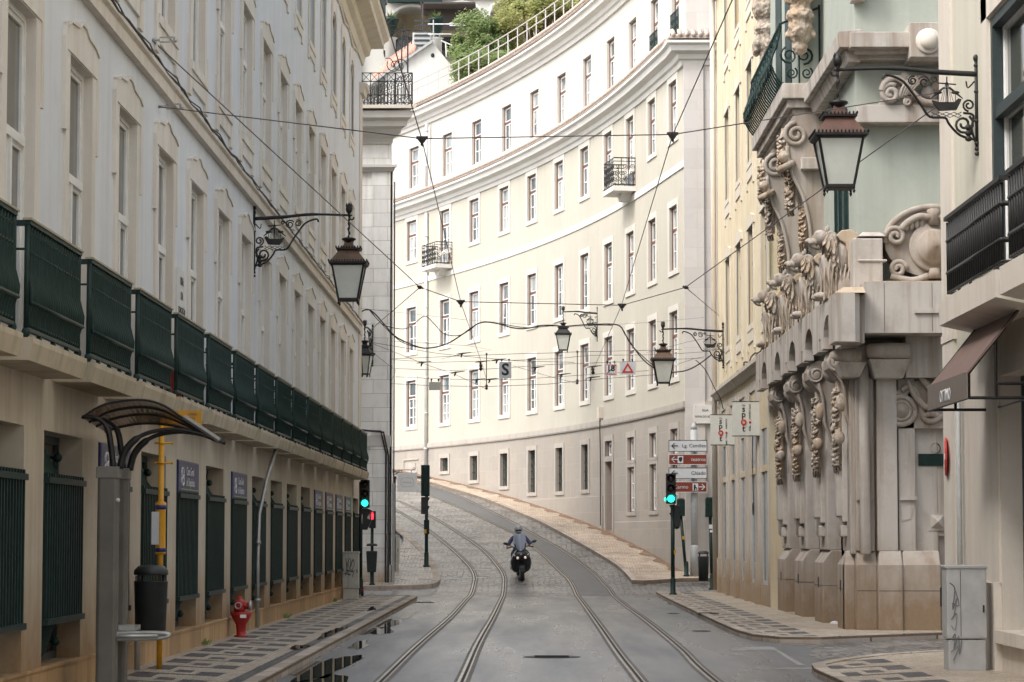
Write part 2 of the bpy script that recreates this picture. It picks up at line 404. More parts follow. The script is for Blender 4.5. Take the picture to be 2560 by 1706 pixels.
def leaf_mat(name, c1, c2):
    m = NT(name); oi = m.noise(1.3, 3); n2 = m.noise(14, 2)
    m.l(m.mix(m.ramp(m.math('ADD', m.math('MULTIPLY', oi, .6), m.math('MULTIPLY', n2, .4)), .38, .62), c1, c2), m.b.inputs['Base Color'])
    m.b.inputs['Roughness'].default_value = .6
    m.b.inputs['Subsurface Weight'].default_value = 0
    tr = m.t.nodes.new('ShaderNodeBsdfTranslucent'); tr.inputs[0].default_value = (*[x*1.3 for x in c2], 1)
    ms = m.t.nodes.new('ShaderNodeMixShader'); ms.inputs[0].default_value = .35
    m.l(m.b.outputs[0], ms.inputs[1]); m.l(tr.outputs[0], ms.inputs[2]); m.l(ms.outputs[0], m.t.nodes['Material Output'].inputs[0])
    return m.m
LEAF_A = leaf_mat('green_leaves', (.10,.15,.05), (.25,.31,.12))
LEAF_B = leaf_mat('yellow_green_leaves', (.17,.21,.06), (.40,.39,.15))
def asphalt_mat():
    m = NT('damp_asphalt')
    fine = m.noise(45, 3, rough=.7); big = m.noise(.5, 5, (1,.25,1), .6); wheel = m.noise(.9, 3, (1.1,.06,1), .5)
    c = m.mix(m.ramp(big, .35, .7), (.15,.155,.166), (.19,.194,.206))
    c = m.mix(m.math('MULTIPLY', m.ramp(wheel, .45, .62), .35), c, (.085,.087,.092))
    c = m.mix(m.math('MULTIPLY', m.ramp(m.noise(22, 3, (1,.12,1), .8), .35, .65), .45), c, (.10,.102,.108))
    dn = m.noise(1.2, 4, (1,.5,1)); cv = m.t.nodes.new('ShaderNodeCombineXYZ'); g_ = m.t.nodes.new('ShaderNodeNewGeometry'); s_ = m.t.nodes.new('ShaderNodeSeparateXYZ'); m.l(g_.outputs['Position'], s_.inputs[0])
    m.l(m.math('ADD', s_.outputs[0], m.math('MULTIPLY', dn, 1.6)), cv.inputs[0]); m.l(m.math('ADD', m.math('MULTIPLY', s_.outputs[1], .35), m.math('MULTIPLY', dn, 1.2)), cv.inputs[1])
    ck = m.t.nodes.new('ShaderNodeTexVoronoi'); ck.feature = 'DISTANCE_TO_EDGE'; ck.inputs['Scale'].default_value = .75; m.l(cv.outputs[0], ck.inputs['Vector'])
    crack = m.math('MULTIPLY', m.math('SUBTRACT', 1, m.ramp(ck.outputs['Distance'], .004, .014)), m.ramp(m.noise(.4, 2), .45, .6))
    pass
    c = m.mix(m.math('MULTIPLY', m.ramp(m.noise(9, 4, (1,.5,1), .8), .40, .66), .38), c, (.085,.086,.09))
    c = m.mix(m.math('MULTIPLY', m.ramp(m.noise(1.6, 4, (1.4,.05,1), .6), .48, .60), .40), c, (.075,.077,.083))
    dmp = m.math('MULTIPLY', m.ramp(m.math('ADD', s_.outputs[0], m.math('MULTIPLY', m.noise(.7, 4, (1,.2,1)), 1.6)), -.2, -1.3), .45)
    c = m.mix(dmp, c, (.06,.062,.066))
    m.l(c, m.b.inputs['Base Color'])
    wet = m.ramp(m.noise(.8, 5, (1.0,.10,1), .6), .40, .66)
    m.l(m.math('ADD', m.math('MULTIPLY', wet, .16), .26), m.b.inputs['Roughness'])
    m.bump(fine, .6, .01); return m.m
ASPHALT = asphalt_mat()
def cobble_mat(name, c1, c2, joint, sc=9, wetr=.45, stretch=(1,1,1), bstr=.8):
    m = NT(name)
    v = m.t.nodes.new('ShaderNodeTexVoronoi'); v.inputs['Scale'].default_value = sc; v.inputs['Randomness'].default_value = .55
    e = m.t.nodes.new('ShaderNodeTexVoronoi'); e.feature = 'DISTANCE_TO_EDGE'; e.inputs['Scale'].default_value = sc; e.inputs['Randomness'].default_value = .55
    p = m.pos(stretch); m.l(p, v.inputs['Vector']); m.l(p, e.inputs['Vector'])
    sp = m.t.nodes.new('ShaderNodeSeparateColor'); m.l(v.outputs['Color'], sp.inputs[0])
    big = m.noise(.45, 5, (1,.5,1), .65)
    c = m.mix(sp.outputs[0], c1, c2)
    c = m.mix(m.math('MULTIPLY', m.ramp(big, .42, .7), .6), c, tuple(min(1, x*1.55) for x in c2))
    c = m.mix(m.math('MULTIPLY', m.ramp(m.noise(1.1, 5, (1,.6,1), .7), .50, .66), .55), c, tuple(x*.45 for x in c2))
    edge = m.math('MAXIMUM', m.ramp(e.outputs['Distance'], .02, .14), m.math('MULTIPLY', m.ramp(m.noise(.8, 3), .45, .6), .65))
    c = m.mix(edge, joint, c)
    m.l(c, m.b.inputs['Base Color']); m.b.inputs['Roughness'].default_value = wetr
    m.bump(m.math('ADD', edge, m.math('MULTIPLY', sp.outputs[1], .4)), bstr, .03); return m.m
COBBLE = cobble_mat('grey_granite_setts', (.13,.122,.113), (.27,.255,.235), (.035,.030,.025), 5.0, .34, (1.2,.8,1))
PATCH = cobble_mat('dark_tarmac_strip', (.075,.077,.08), (.09,.092,.096), (.08,.08,.08), 30, .45, (1,1,1), .1)
SETT_PATH = cobble_mat('sandy_limestone_setts', (.42,.33,.24), (.54,.44,.34), (.30,.22,.15), 11, .6)
CALC_PLAIN = cobble_mat('white_limestone_setts', (.34,.30,.25), (.58,.53,.46), (.13,.10,.075), 9, .5)
def calcada():
    m = NT('patterned_limestone_and_basalt_setts')
    g = m.t.nodes.new('ShaderNodeNewGeometry'); sp = m.t.nodes.new('ShaderNodeSeparateXYZ'); m.l(g.outputs['Position'], sp.inputs[0])
    ax = m.math('ABSOLUTE', sp.outputs[0])
    wob = m.math('MULTIPLY', m.math('SUBTRACT', m.noise(6, 2), .5), .06)
    x = m.math('ADD', ax, wob); y = m.math('ADD', sp.outputs[1], m.math('MULTIPLY', m.math('SUBTRACT', m.noise(5, 2), .5), .10))
    P = 1.62
    yy = m.math('FRACT', m.math('MULTIPLY', m.math('ADD', m.math('SUBTRACT', y, m.math('MULTIPLY', x, .9)), 40), 1/P))
    def band(v, a, b): return m.math('MULTIPLY', m.math('GREATER_THAN', v, a), m.math('LESS_THAN', v, b))
    thin = band(yy, 0, .12)
    A = m.math('MULTIPLY', band(x, 3.52, 3.84), band(yy, .0, .50)); Bm = m.math('MULTIPLY', band(x, 3.94, 4.17), band(yy, .30, .62)); Cm = m.math('MULTIPLY', band(x, 4.27, 4.60), band(yy, .50, 1.0))
    blk = m.math('MAXIMUM', m.math('MAXIMUM', A, Bm), m.math('MAXIMUM', Cm, m.math('MULTIPLY', thin, band(x, 3.52, 4.60))))
    strip = m.math('MULTIPLY', m.math('GREATER_THAN', x, 3.08), m.math('LESS_THAN', x, 3.30))
    dark = m.math('MAXIMUM', blk, strip)
    v = m.t.nodes.new('ShaderNodeTexVoronoi'); v.inputs['Scale'].default_value = 15; v.inputs['Randomness'].default_value = .6
    e = m.t.nodes.new('ShaderNodeTexVoronoi'); e.feature = 'DISTANCE_TO_EDGE'; e.inputs['Scale'].default_value = 15; e.inputs['Randomness'].default_value = .6
    p = m.pos(); m.l(p, v.inputs['Vector']); m.l(p, e.inputs['Vector'])
    sc = m.t.nodes.new('ShaderNodeSeparateColor'); m.l(v.outputs['Color'], sc.inputs[0])
    lite = m.mix(sc.outputs[0], (.36,.30,.225), (.54,.46,.36)); drk = m.mix(sc.outputs[0], (.035,.034,.034), (.075,.072,.07))
    soil = m.ramp(m.noise(.7, 5, (1,.6,1), .65), .45, .75)
    lite = m.mix(m.math('MULTIPLY', soil, .5), lite, (.25,.17,.10))
    c = m.mix(dark, lite, drk)
    c = m.mix(m.ramp(e.outputs['Distance'], .01, .06), (.13,.10,.075), c)
    m.l(c, m.b.inputs['Base Color'])
    m.l(m.math('ADD', m.math('MULTIPLY', m.ramp(m.noise(.9, 3, (1,.4,1)), .4, .6), .25), .35), m.b.inputs['Roughness'])
    m.bump(m.ramp(e.outputs['Distance'], 0, .15), .5, .012); return m.m
CALC = calcada()
KERB = blocks('kerb_stone', (.42,.36,.30), 1.0, 3.0, 'yz', (.16,.11,.07), .2, .02, (.22,.15,.09), .6)
PUDDLE = NT('puddle_water'); PUDDLE.b.inputs['Base Color'].default_value = (.018,.017,.016,1); PUDDLE.b.inputs['Roughness'].default_value = .015
PUDDLE.b.inputs['Specular IOR Level'].default_value = 1.0; PUDDLE.b.inputs['IOR'].default_value = 1.5; PUDDLE.bump(PUDDLE.noise(5, 2), .012, .01); PUDDLE = PUDDLE.m
HILL = plain('dry_earth', (.20,.17,.12), .9, 0, .2, 2)
ZEBRA = plain('worn_white_road_paint', (.50,.50,.48), .6, 0, .2, 6)
MANHOLE = plain('cast_iron_cover', (.05,.045,.04), .6, .3, .3, 20, .2)
# ================= GROUND =================
YS = [-30, 0, 40, 72] + [73 + .5*i for i in range(16)] + [84, 90, 100, 110, 120, 130, 150, 250, 400]
def sheet(name, mat, rows, lift=0, fn=RD):      # rows: (Y, xa, xb)
    m = MB(); m.strip([(a, y, fn(y)+lift) for y, a, b in rows], [(b, y, fn(y)+lift) for y, a, b in rows])
    return structure(m.build(name, mat))
sheet('ground', COBBLE, [(y, -150, 150) for y in YS])
def curve_px(pts, fn, n=5):
    return smooth([gnd(*p, fn) for p in pts], n)
# asphalt road
m = MB(); z = RD(0)+.004
edge = [(-3.3,72.2),(-2.6,71.6),(-1.2,72.0),(0.2,72.4),(1.5,71.9),(2.8,72.3),(3.7,71.5)]
m.add([(-3.3,-30,z),(3.95,-30,z),(3.95,37.2,z),(4.3,39.5,z),(3.9,40.6,z),(3.7,71.5,z)] + [(x,y,z) for x,y in edge[::-1][1:]], [tuple(range(12))])
structure(m.build('road', ASPHALT))
sheet('side_street', ASPHALT, [(71.0,-40,-3.3),(72,-40,-3.3),(73,-40,-3.1),(74,-40,-2.9),(75,-40,-2.8),(76.3,-40,-2.7)], .004)
# tarmac strip between the right hand rails on the hill
RA = [(1960,1568),(1830,1400),(1720,1240),(1620,1100),(1570,1030),(1530,950),(1460,880),(1380,800),(1290,728),(1200,665),(1050,590),(900,520),(750,455),(640,412),(560,385),(480,365)]
RB = [(2400,1552),(2200,1360),(2000,1195),(1870,1100),(1790,1030),(1740,970),(1650,880),(1500,770),(1350,685),(1200,600),(1000,500),(850,430),(700,380),(600,350),(520,330)]
LA = [(370,1568),(600,1345),(800,1170),(895,1065),(940,985),(948,930),(930,880),(890,830),(800,745),(640,620),(475,520),(430,495)]
LB = [(865,1568),(970,1330),(1060,1170),(1105,1075),(1128,985),(1125,920),(1090,860),(1000,760),(850,655),(700,565),(550,490),(470,455)]
def line(pts, back=True):
    q = [gnd(*Z8(*p)) for p in pts]
    if back:                                    # carry the rail on towards and past the camera
        d = (q[0]-q[1]); d.normalize(); d = Vector((q[0].x*.0, -1, 0))
        q = [Vector((q[0].x, -25, RD(0))), Vector((q[0].x, 10, RD(0)))] + q
    return smooth(q, 8)
RAL = [line(p) for p in (LA, LB, RA, RB)]
def ribbon(m, pts, w, lift, h=None):
    L = []; Rr = []
    for i, p in enumerate(pts):
        t = pts[min(i+1, len(pts)-1)] - pts[max(i-1, 0)]; t.z = 0; t.normalize(); n = Vector((t.y, -t.x, 0))
        z = RD(p.y) + lift
        L.append(Vector((p.x - n.x*w[0], p.y - n.y*w[0], z))); Rr.append(Vector((p.x + n.x*w[1], p.y + n.y*w[1], z)))
    m.strip(L, Rr)
a = [p for p in RAL[2] if p.y > 73]; b = [p for p in RAL[3] if p.y > 73]
def resample(q, n):
    ys = [q[0].y + (q[-1].y-q[0].y)*i/(n-1) for i in range(n)]; out = []
    for y in ys:
        for i in range(len(q)-1):
            if q[i].y <= y <= q[i+1].y + 1e-6:
                t = (y-q[i].y)/max(1e-6, q[i+1].y-q[i].y); out.append(Vector((q[i].x+(q[i+1].x-q[i].x)*t, y, RD(y)+.006))); break
    return out
a = resample(a, 60); b = resample(b, 60); n_ = min(len(a), len(b)); m = MB(); m.strip(a[:n_], b[:n_]); structure(m.build('tarmac_strip', PATCH))
BEDM = plain('track_bed_stone', (.13,.118,.10), .7, 0, .3, 3)
for k, (i, lab) in enumerate(((0, 'left tram track, curving uphill nearest the balconied grey building'), (2, 'right tram track, running uphill on the dark tarmac strip right of the scooter'))):
    t = thing('tram_track', lab, 'tram track', (RAL[i][4].x, 20, RD(0)), 0, 'tram tracks in the street')
    for j in (i, i+1):
        m = MB(); ribbon(m, RAL[j], (.045, .05), .012); m.build('rail', RAIL, t)
        g = MB(); ribbon(g, RAL[j], (.008, .030), .016); g.build('groove', GROOVE, t)
    for j in (i, i+1):
        m = MB(); ribbon(m, RAL[j], (.085, .10), .008); m.build('track_bed', BEDM, t)
# ---------- left pavement ----------
XL, XR = -4.8, 5.4
KFACE = plain('brown_kerb_face', (.19,.145,.10), .8, 0, .3, 3)  # riser in a darker brown than the kerb top
def pavement(name, inner, outer, mat, kw=.17, kerb_mat=KERB, face=None):
    "inner / outer: polylines of (x, y); kerb along the outer line"
    m = MB(); inn = []; cur = []; out = []
    for i, p in enumerate(outer):
        t = Vector(outer[min(i+1, len(outer)-1)]) - Vector(outer[max(i-1, 0)]); t.normalize(); n = Vector((-t.y, t.x))
        q = Vector(inner[i]); 
        if (q - Vector(p)).dot(n) < 0: n = -n
        c = Vector(p) + n*kw
        inn.append((q.x, q.y, PV(q.y))); cur.append((c.x, c.y, PV(c.y))); out.append((p[0], p[1], PV(p[1])))
    m.strip(inn, cur); o = structure(m.build(name, mat))
    k = MB(); up = [(x, y, z+.012) for x, y, z in out]; cu = [(x, y, z+.012) for x, y, z in cur]; lo = [(x, y, z-.14) for x, y, z in out]; ci = [(x, y, z-.05) for x, y, z in cur]
    k.strip(cu, up); k.strip(ci, cu)
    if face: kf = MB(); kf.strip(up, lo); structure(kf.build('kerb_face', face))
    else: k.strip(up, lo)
    structure(k.build('kerb', kerb_mat))
ys = [-20, 0, 20, 30, 40, 50, 60, 66, 68.5, 69.6, 70.1, 70.4, 70.5, 70.6]
xo = [-2.94]*9 + [-2.97, -3.08, -3.3, -3.8, -4.75]
pavement('pavement', [(-4.86, y) for y in ys[:9]] + [(-4.86, 68.6), (-4.86, 68.8), (-4.86, 69.0), (-4.86, 69.2), (-4.86, 69.4)], list(zip(xo, ys)), CALC)
# far right pavement beside the green and yellow buildings
o = [(3.62, 74.5), (3.58, 70), (3.55, 65), (3.52, 55), (3.5, 48), (3.52, 44.2), (3.62, 42.4), (3.95, 41.3), (4.6, 41.2), (5.6, 42.1), (7.2, 43.4), (12, 44)]
i_ = [(6.0, 74.5), (6.0, 70), (6.0, 65), (6.0, 55), (6.0, 48), (6.0, 46.5), (6.0, 45.5), (6.0, 45.3), (6.0, 45.2), (6.2, 44.9), (8, 44.9), (12, 44.9)]
pavement('pavement', i_, o, CALC)
o = [(12, 36.9), (8, 36.8), (5.84, 36.5), (4.7, 35.2), (3.9, 33.6), (3.5, 32.4), (3.42, 31.4), (3.42, 30), (3.45, 20), (3.45, 0), (3.45, -20)]
i_ = [(12, 34.5), (8, 34.5), (5.75, 34.4), (5.7, 34.2), (5.7, 33.6), (5.7, 32.6), (5.7, 31.6), (5.7, 30), (5.7, 20), (5.7, 0), (5.7, -20)]
pavement('pavement', i_, o, CALC)
# hill pavement in front of the curved building
def Xc(Y):
    t = max(Y, 80.5)-81; return 4.62 - .1*t - .00435*t*t + .20*math.exp(-(t+.5)/3)
def dXc(Y): return -.1 - .0087*(Y-81) - .0667*math.exp(-(max(Y, 80.5)-80.5)/3)
o = [gnd(*Z8(*p), PV) for p in ((1910,945),(1870,900),(1800,840),(1650,750),(1500,665),(1340,580),(1200,520),(1000,440),(800,380),(680,345),(560,330))]
outer = [(9.0, 79.2), (6.2, 79.1), (4.6, 79.0)] + [(o[0].x+.35, o[0].y-.1)] + [(p.x, p.y) for p in smooth(o, 4)]
inner = []
for i, p in enumerate(outer):
    if i == 0: inner.append((9, 80.9))
    elif i < 3: inner.append((max(p[0], 4.9), 80.9))
    else:
        y = max(80.9, p[1]+.7); inner.append((Xc(y)+.15, y))
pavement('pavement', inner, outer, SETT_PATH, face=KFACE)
dl = []; dr_ = []; rd_ = random.Random(2)
for k in range(140):
    y = 80.9+k*.3; w_ = .30+.12*math.sin(k*.9)+rd_.uniform(-.08,.08)
    dl.append((Xc(y)+.1, y, PV(y)+.01)); dr_.append((Xc(y)-w_, y, PV(y)+.01))
dm = MB(); dm.strip(dl, dr_); structure(dm.build('dirt_strip', plain('brown_leaf_dirt', (.20,.125,.075), .9, 0, .45, 5)))
HILLKERB = outer
# pavement by the white stone building
o = [gnd(*Z8(*p), PV) for p in ((440,565),(470,600),(560,680),(640,760),(700,830),(728,890),(735,935),(715,960),(660,972),(560,977),(400,980))]
outer = [(-9, o[0].y+6), (-6.5, o[0].y+2)] + [(p.x, p.y) for p in smooth(o, 3)] + [(-7, 76.6), (-14, 76.6)]
inner = []
for p in outer:
    inner.append((min(-4.3, p[0]-.3) if p[1] > 79 else min(-4.3, p[0]-.2), max(78.2, p[1]) if p[1] < 79 else p[1]+.1))
pavement('pavement', inner, outer, CALC_PLAIN, .22)
# zebra crossing
m = MB()
for k in range(9):
    y = 71.3 + .55*k; m.quad((-6.2, y, RD(y)+.009), (-3.95, y, RD(y)+.009), (-3.95, y+.28, RD(y+.28)+.009), (-6.2, y+.28, RD(y+.28)+.009))
structure(m.build('zebra_crossing', ZEBRA))
m = MB()
for x0, x1, y in ((-3.1,-2.1,79.6),(-2.0,-1.3,79.9),(-2.9,-2.2,81.8),(-1.9,-1.2,82.0)):
    m.quad((x0,y,RD(y)+.008),(x1,y,RD(y)+.008),(x1,y+.16,RD(y+.16)+.008),(x0,y+.16,RD(y+.16)+.008))
zq = RD(0)+.008; rs = random.Random(4)
for x in [-.2+.33*i for i in range(12)]:
    if rs.random() < .7: m.quad((x, 68.9, zq), (x+rs.uniform(.15,.3), 68.9, zq), (x+.25, 69.05, zq), (x, 69.05, zq))
structure(m.build('stop_line', ZEBRA))
m = MB(); OP = plain('old_pale_concrete', (.25,.24,.22), .65, 0, .25, 3, .1)
for q in ([(545,1360),(820,1350),(840,1372),(560,1380)], [(700,1490),(1040,1482),(1050,1495),(740,1497)], [(820,1375),(850,1375),(1010,1468),(960,1468)]):
    ps = [gnd(1600+x/2.45, 1066+y/2.45) for x, y in q]; m.add([(p.x, p.y, RD(0)+.007) for p in ps], [(0,1,2,3)])
structure(m.build('concrete_strip', OP))
# puddles
def puddle(c, rx, ry, seed, z):
    rnd = random.Random(seed); m = MB(); n = 40; ph = [rnd.uniform(0, 6.28) for _ in range(6)]
    vs = []
    for k in range(n):
        a = 2*math.pi*k/n; r = 1 + .22*math.sin(2*a+ph[0]) + .16*math.sin(3*a+ph[1]) + .12*math.sin(5*a+ph[2]) + .07*math.sin(9*a+ph[3])
        vs.append((c[0]+rx*r*math.cos(a), c[1]+ry*r*math.sin(a), z))
    m.add(vs, [tuple(range(n))]); return structure(m.build('water', PUDDLE))
zr = RD(0)+.010
puddle((-2.62, 33.5), .27, 3.6, 1, zr); puddle((-2.45, 29.0), .30, 2.6, 2, zr); puddle((-2.68, 46.5), .22, 2.2, 3, zr)
puddle((-2.7, 50.5), .16, 3.0, 4, zr); puddle((-2.6, 57.5), .14, 3.5, 5, zr); puddle((-2.62, 40.5), .13, 1.6, 9, zr)
puddle((-3.25, 43.2), .12, 2.2, 6, PV(0)+.006); puddle((-3.4, 58), .12, 2.6, 7, PV(0)+.006); puddle((-3.28, 37.4), .1, 1.0, 8, PV(0)+.006)
# manholes and drain covers
def manhole(px, py, rx, lab, square=False, zz=RD):
    p = gnd(px, py, zz); m = MB(); z = zz(p.y)
    if square:
        m.box(p.x-rx, p.x+rx, p.y-rx*1.0, p.y+rx*1.0, z-.02, z+.012)
        g = MB()
        for k in range(5): g.box(p.x-rx*.8, p.x+rx*.8, p.y-rx*.8+k*rx*.36, p.y-rx*.8+k*rx*.36+.03, z+.012, z+.018)
    else:
        m.lathe([(rx, -.02), (rx, .010), (rx*.93, .013), (rx*.9, .009), (rx*.1, .012)], (p.x, p.y, z), 28)
        g = MB()
        for k in range(-3, 4): g.box(p.x-rx*.6, p.x+rx*.6, p.y+k*rx*.2-.012, p.y+k*rx*.2+.012, z+.011, z+.018)
    t = thing('manhole_cover', lab, 'manhole cover', (p.x, p.y, z)); m.build('cover', MANHOLE, t); g.build('grate', GROOVE, t)
manhole(*Z8(1420,1417), .40, 'large round dark iron cover in the asphalt between the two tram tracks')
manhole(*Z8(2335,1258), .17, 'small dark iron cover in the asphalt beside the right hand rail')
manhole(*Z8(2165,1150), .14, 'tiny dark iron cover in the asphalt near the right pavement kerb')
p9 = lambda x, y: (1600+x/2.45, 1066+y/2.45)
manhole(*p9(415,1148), .22, 'flat square grey cover set in the patterned pavement at right', True, PV)
manhole(*Z8(640,1082), .26, 'long worn gutter grate in the road beside the left kerb end', True)
# ================= LEFT BANK BUILDING =================
YE = 73.9
B = thing('office_building', 'long pale grey office building with a row of green balconies on the left', 'building', (XL, 48, PV(0)))
mp = lambda u, z, d: (XL - d, u, z)
K = range(-1, 15)
WC = [27.45 + 3.25*(k-1) for k in K]            # window axes
OPN = [25.57 + 3.22*(k) for k in range(-1, 15)]
# ground floor wall with openings
m = MB()
facade(m, mp, 10, YE, -.08, 3.36, [(o, o+2.2, .32, 2.65) for o in OPN], .28)
m.build('ground_floor_wall', LEFT_STONE, B)
m = MB(); m.box(XL-.02, XL+.035, 10, YE+.02, -.1, .30); m.box(XL-.02, XL+.05, 10, YE+.03, .295, .325); m.build('plinth', PLINTH, B)
m = MB()
holes = [(c-.7, c+.7, 3.44, 6.63) for c in WC] + [(c-.7, c+.7, 8.32, 10.54) for c in WC] + [(c-.62, c+.62, 12.4, 14.4) for c in WC]
facade(m, mp, 10, YE, 3.36, 15.4, holes, .15)
m.box(-16, XL-.45, 10, YE, -.1, 15.6)
m.add([(XL, YE, -.1), (-16, YE, -.1), (-16, YE, 15.6), (XL, YE, 15.6)], [(0,1,2,3)])
m.build('upper_wall', GREY_PLASTER, B)
m = MB()
for a, b in zip(OPN[:-1], OPN[1:]): m.box(XL, XL+.028, a+2.2, b, .325, 2.65)
m.box(XL, XL+.028, OPN[-1]+2.2, YE+.028, .325, 2.65)
m.box(XL, XL+.018, 10, YE+.018, 2.65, 3.15); m.build('pillars', LEFT_STONE, B)
# bands
fr = lambda x, y0, y1: [((x, y0, 0), (1, 0)), ((x, y1, 0), (1, 0))]
m = MB(); m.sweep([(0,7.34),(.09,7.34),(.09,7.50),(.13,7.53),(.13,7.58),(0,7.60)], fr(XL, 10, YE-.98)); m.build('string_course', LIME, B)
m = MB(); m.tube([(XL+.13+.01*math.sin(i*1.7), 10+i*.8, 7.60+.03*math.sin(i*2.3)) for i in range(80)], .016, 5); m.tube([(XL+.13+.02*math.cos(i*1.9), 10+i*.8, 7.62+.03*math.cos(i*2.1)) for i in range(80)], .010, 5); m.build('cable_bundle', CABLE, B)
m = MB(); m.box(XL, XL+.035, YE-.95, YE+.035, 3.36, 14.2); m.box(-5.6, XL, YE, YE+.035, 3.36, 14.2)
m.sweep([(0,14.15),(.12,14.15),(.16,14.3),(.22,14.33),(.22,14.42),(0,14.45)], [((XL,YE-1.0,0),(1,0)),((XL,YE,0),(1,1)),((-5.8,YE,0),(0,1))])
m.box(XL, XL+.06, YE-.98, YE+.06, 7.3, 7.62)
m.build('corner_pilaster', LIME, B)
prof = [(0,15.1),(.05,15.1),(.10,15.35),(.22,15.42),(.26,15.62),(.60,15.70),(.62,15.84),(.74,15.96),(.78,16.1),(0,16.2)]
m = MB(); m.sweep(prof, [((XL,10,0),(1,0)),((XL,YE,0),(1,1)),((-16,YE,0),(0,1))]); m.build('cornice', plaster('cornice_stone', (.62,.565,.46), (.40,.30,.19), .5), B)
m = MB()
for i in range(0, 330):
    y = 41 + i*.1; m.box(XL+.64, XL+.67, y, y+.05, 16.2, 17.0)
m.box(XL+.62, XL+.69, 41, YE+.68, 17.0, 17.06); m.box(XL+.62, XL+.69, 41, YE+.68, 16.22, 16.28)
for i in range(40): m.box(XL+.6-i*.2, XL+.65-i*.2, YE+.64, YE+.67, 16.2, 17.0)
m.box(-14, XL+.69, YE+.62, YE+.69, 17.0, 17.06)
m.build('roof_railing', IRON_GREEN, B)
# arch mouldings of the attic frieze
m = MB()
for c in WC:
    m.tube([(XL+.03, c-1.55+3.1*i/12, 14.86+.16*abs(math.cos(math.pi*i/12))) for i in range(13)], .035, 5)
m.build('frieze_moulding', LIME, B)
# ---- window prototypes (local: x along, y inward, z up from the opening's sill) ----
def frame_window(W, H, dep, fm, pm, sur_fn, sur_mat, tr=None, fw=.07, mull=True, extra=None, bars=(), name='window'):
    tr = H*.62 if tr is None else tr
    f = MB(); h = W/2; y0, y1 = dep-.07, dep
    f.box(-h, -h+fw, y0, y1, 0, H); f.box(h-fw, h, y0, y1, 0, H); f.box(-h+fw, h-fw, y0, y1, 0, fw); f.box(-h+fw, h-fw, y0, y1, H-fw, H)
    if tr: f.box(-h+fw, h-fw, y0-.015, y1, tr-.045, tr+.045)
    top = tr-.045 if tr else H-fw
    if mull: f.box(-.035, .035, y0-.01, y1, fw, top)
    # sashes
    iw = .045; ys0, ys1 = y0+.02, y1
    for a, b in (((-h+fw, -.035), (.035, h-fw)) if mull else ((-h+fw, h-fw),)):
        f.box(a, a+iw, ys0, ys1, fw, top); f.box(b-iw, b, ys0, ys1, fw, top); f.box(a+iw, b-iw, ys0, ys1, fw, fw+iw*1.6); f.box(a+iw, b-iw, ys0, ys1, top-iw, top)
        for q in bars: f.box(a+iw, b-iw, ys0+.01, ys1, fw+(top-fw)*q-.013, fw+(top-fw)*q+.013)
    if tr:
        a, b = -h+fw, h-fw; f.box(a, a+iw, ys0, ys1, tr+.045, H-fw); f.box(b-iw, b, ys0, ys1, tr+.045, H-fw); f.box(a+iw, b-iw, ys0, ys1, H-fw-iw, H-fw)
    if extra: extra(f)
    fo = f.build(name, fm); WM[fo] = I4
    p = MB(); p.box(-h+.02, h-.02, dep-.025, dep+.02, .02, H-.02); po = p.build('pane', pm); sub(po, fo)
    if sur_fn:
        s_ = MB(); sur_fn(s_); so = s_.build('surround', sur_mat); sub(so, fo)
    return fo
def hide_proto(o):
    for k in KIDS.get(o, []): bpy.data.objects.remove(k)
    bpy.data.objects.remove(o)
SUR = plaster('window_surround_stone', (.70,.655,.59), (.42,.32,.22), .4)
def sur1(H, W=1.4, low=0.0, apron=False):
    def fn(s):
        h = W/2; o = .30
        s.box(-h-.22, -h+.012, -.03, .10, low, H); s.box(h-.012, h+.22, -.03, .10, low, H); s.box(-h+.012, h-.012, -.03, .10, H-.012, H)
        # lintel cap with shoulders
        s.prism([(-h-.33, H-.85), (-h-.22, H-.85), (-h-.22, H), (h+.22, H), (h+.22, H-.85), (h+.33, H-.85), (h+.33, H+.12), (h+.26, H+.24), (h+.05, H+.30), (.30, H+.33), (.12, H+.40), (-.12, H+.40), (-.30, H+.33), (-h-.05, H+.30), (-h-.26, H+.24), (-h-.33, H+.12)], -.045, .02)
        s.prism([(-h-.26, H+.24), (-h-.05, H+.30), (-.30, H+.33), (-.12, H+.40), (.12, H+.40), (.30, H+.33), (h+.05, H+.30), (h+.26, H+.24), (h+.27, H+.27), (h+.05, H+.33), (.30, H+.36), (.11, H+.435), (-.11, H+.435), (-.30, H+.36), (-h-.05, H+.33), (-h-.27, H+.27)], -.065, .02)
        if apron:
            s.box(-h-.22, h+.22, -.06, .02, -.13, 0)
            s.box(-h-.36, -h-.08, -.04, .02, -.50, -.13); s.box(h+.08, h+.36, -.04, .02, -.50, -.13)
            s.box(-h-.08, h+.08, -.035, .02, -.36, -.13)
            s.box(-h-.36, -h-.22, -.035, .02, -.13, .35); s.box(h+.22, h+.36, -.035, .02, -.13, .35)
    return fn
def sur3(H, W):
    def fn(s):
        h = W/2
        s.box(-h-.2, -h, -.03, .02, 0, H+.05); s.box(h, h+.2, -.03, .02, 0, H+.05)
        pts = [(-h-.2, H+.05)] + [((h+.2)*math.cos(math.pi*(1-i/10)), H+.12+.28*math.sin(math.pi*i/10)) for i in range(11)] + [(h+.2, H+.05)]
        inner = [(h, H+.05)] + [(h*math.cos(math.pi*i/10), H-.02-.12*0+.0+.10*math.sin(math.pi*i/10)-.25*(1-math.sin(math.pi*i/10))) for i in range(11)] + [(-h, H+.05)]
        s.prism(pts + inner, -.035, .02)
        s.box(-h-.2, h+.2, -.05, .02, -.12, 0); s.box(-h-.3, -h-.05, -.035, .02, -.42, -.12); s.box(h+.05, h+.3, -.035, .02, -.42, -.12); s.box(-h-.05, h+.05, -.03, .02, -.30, -.12)
    return fn
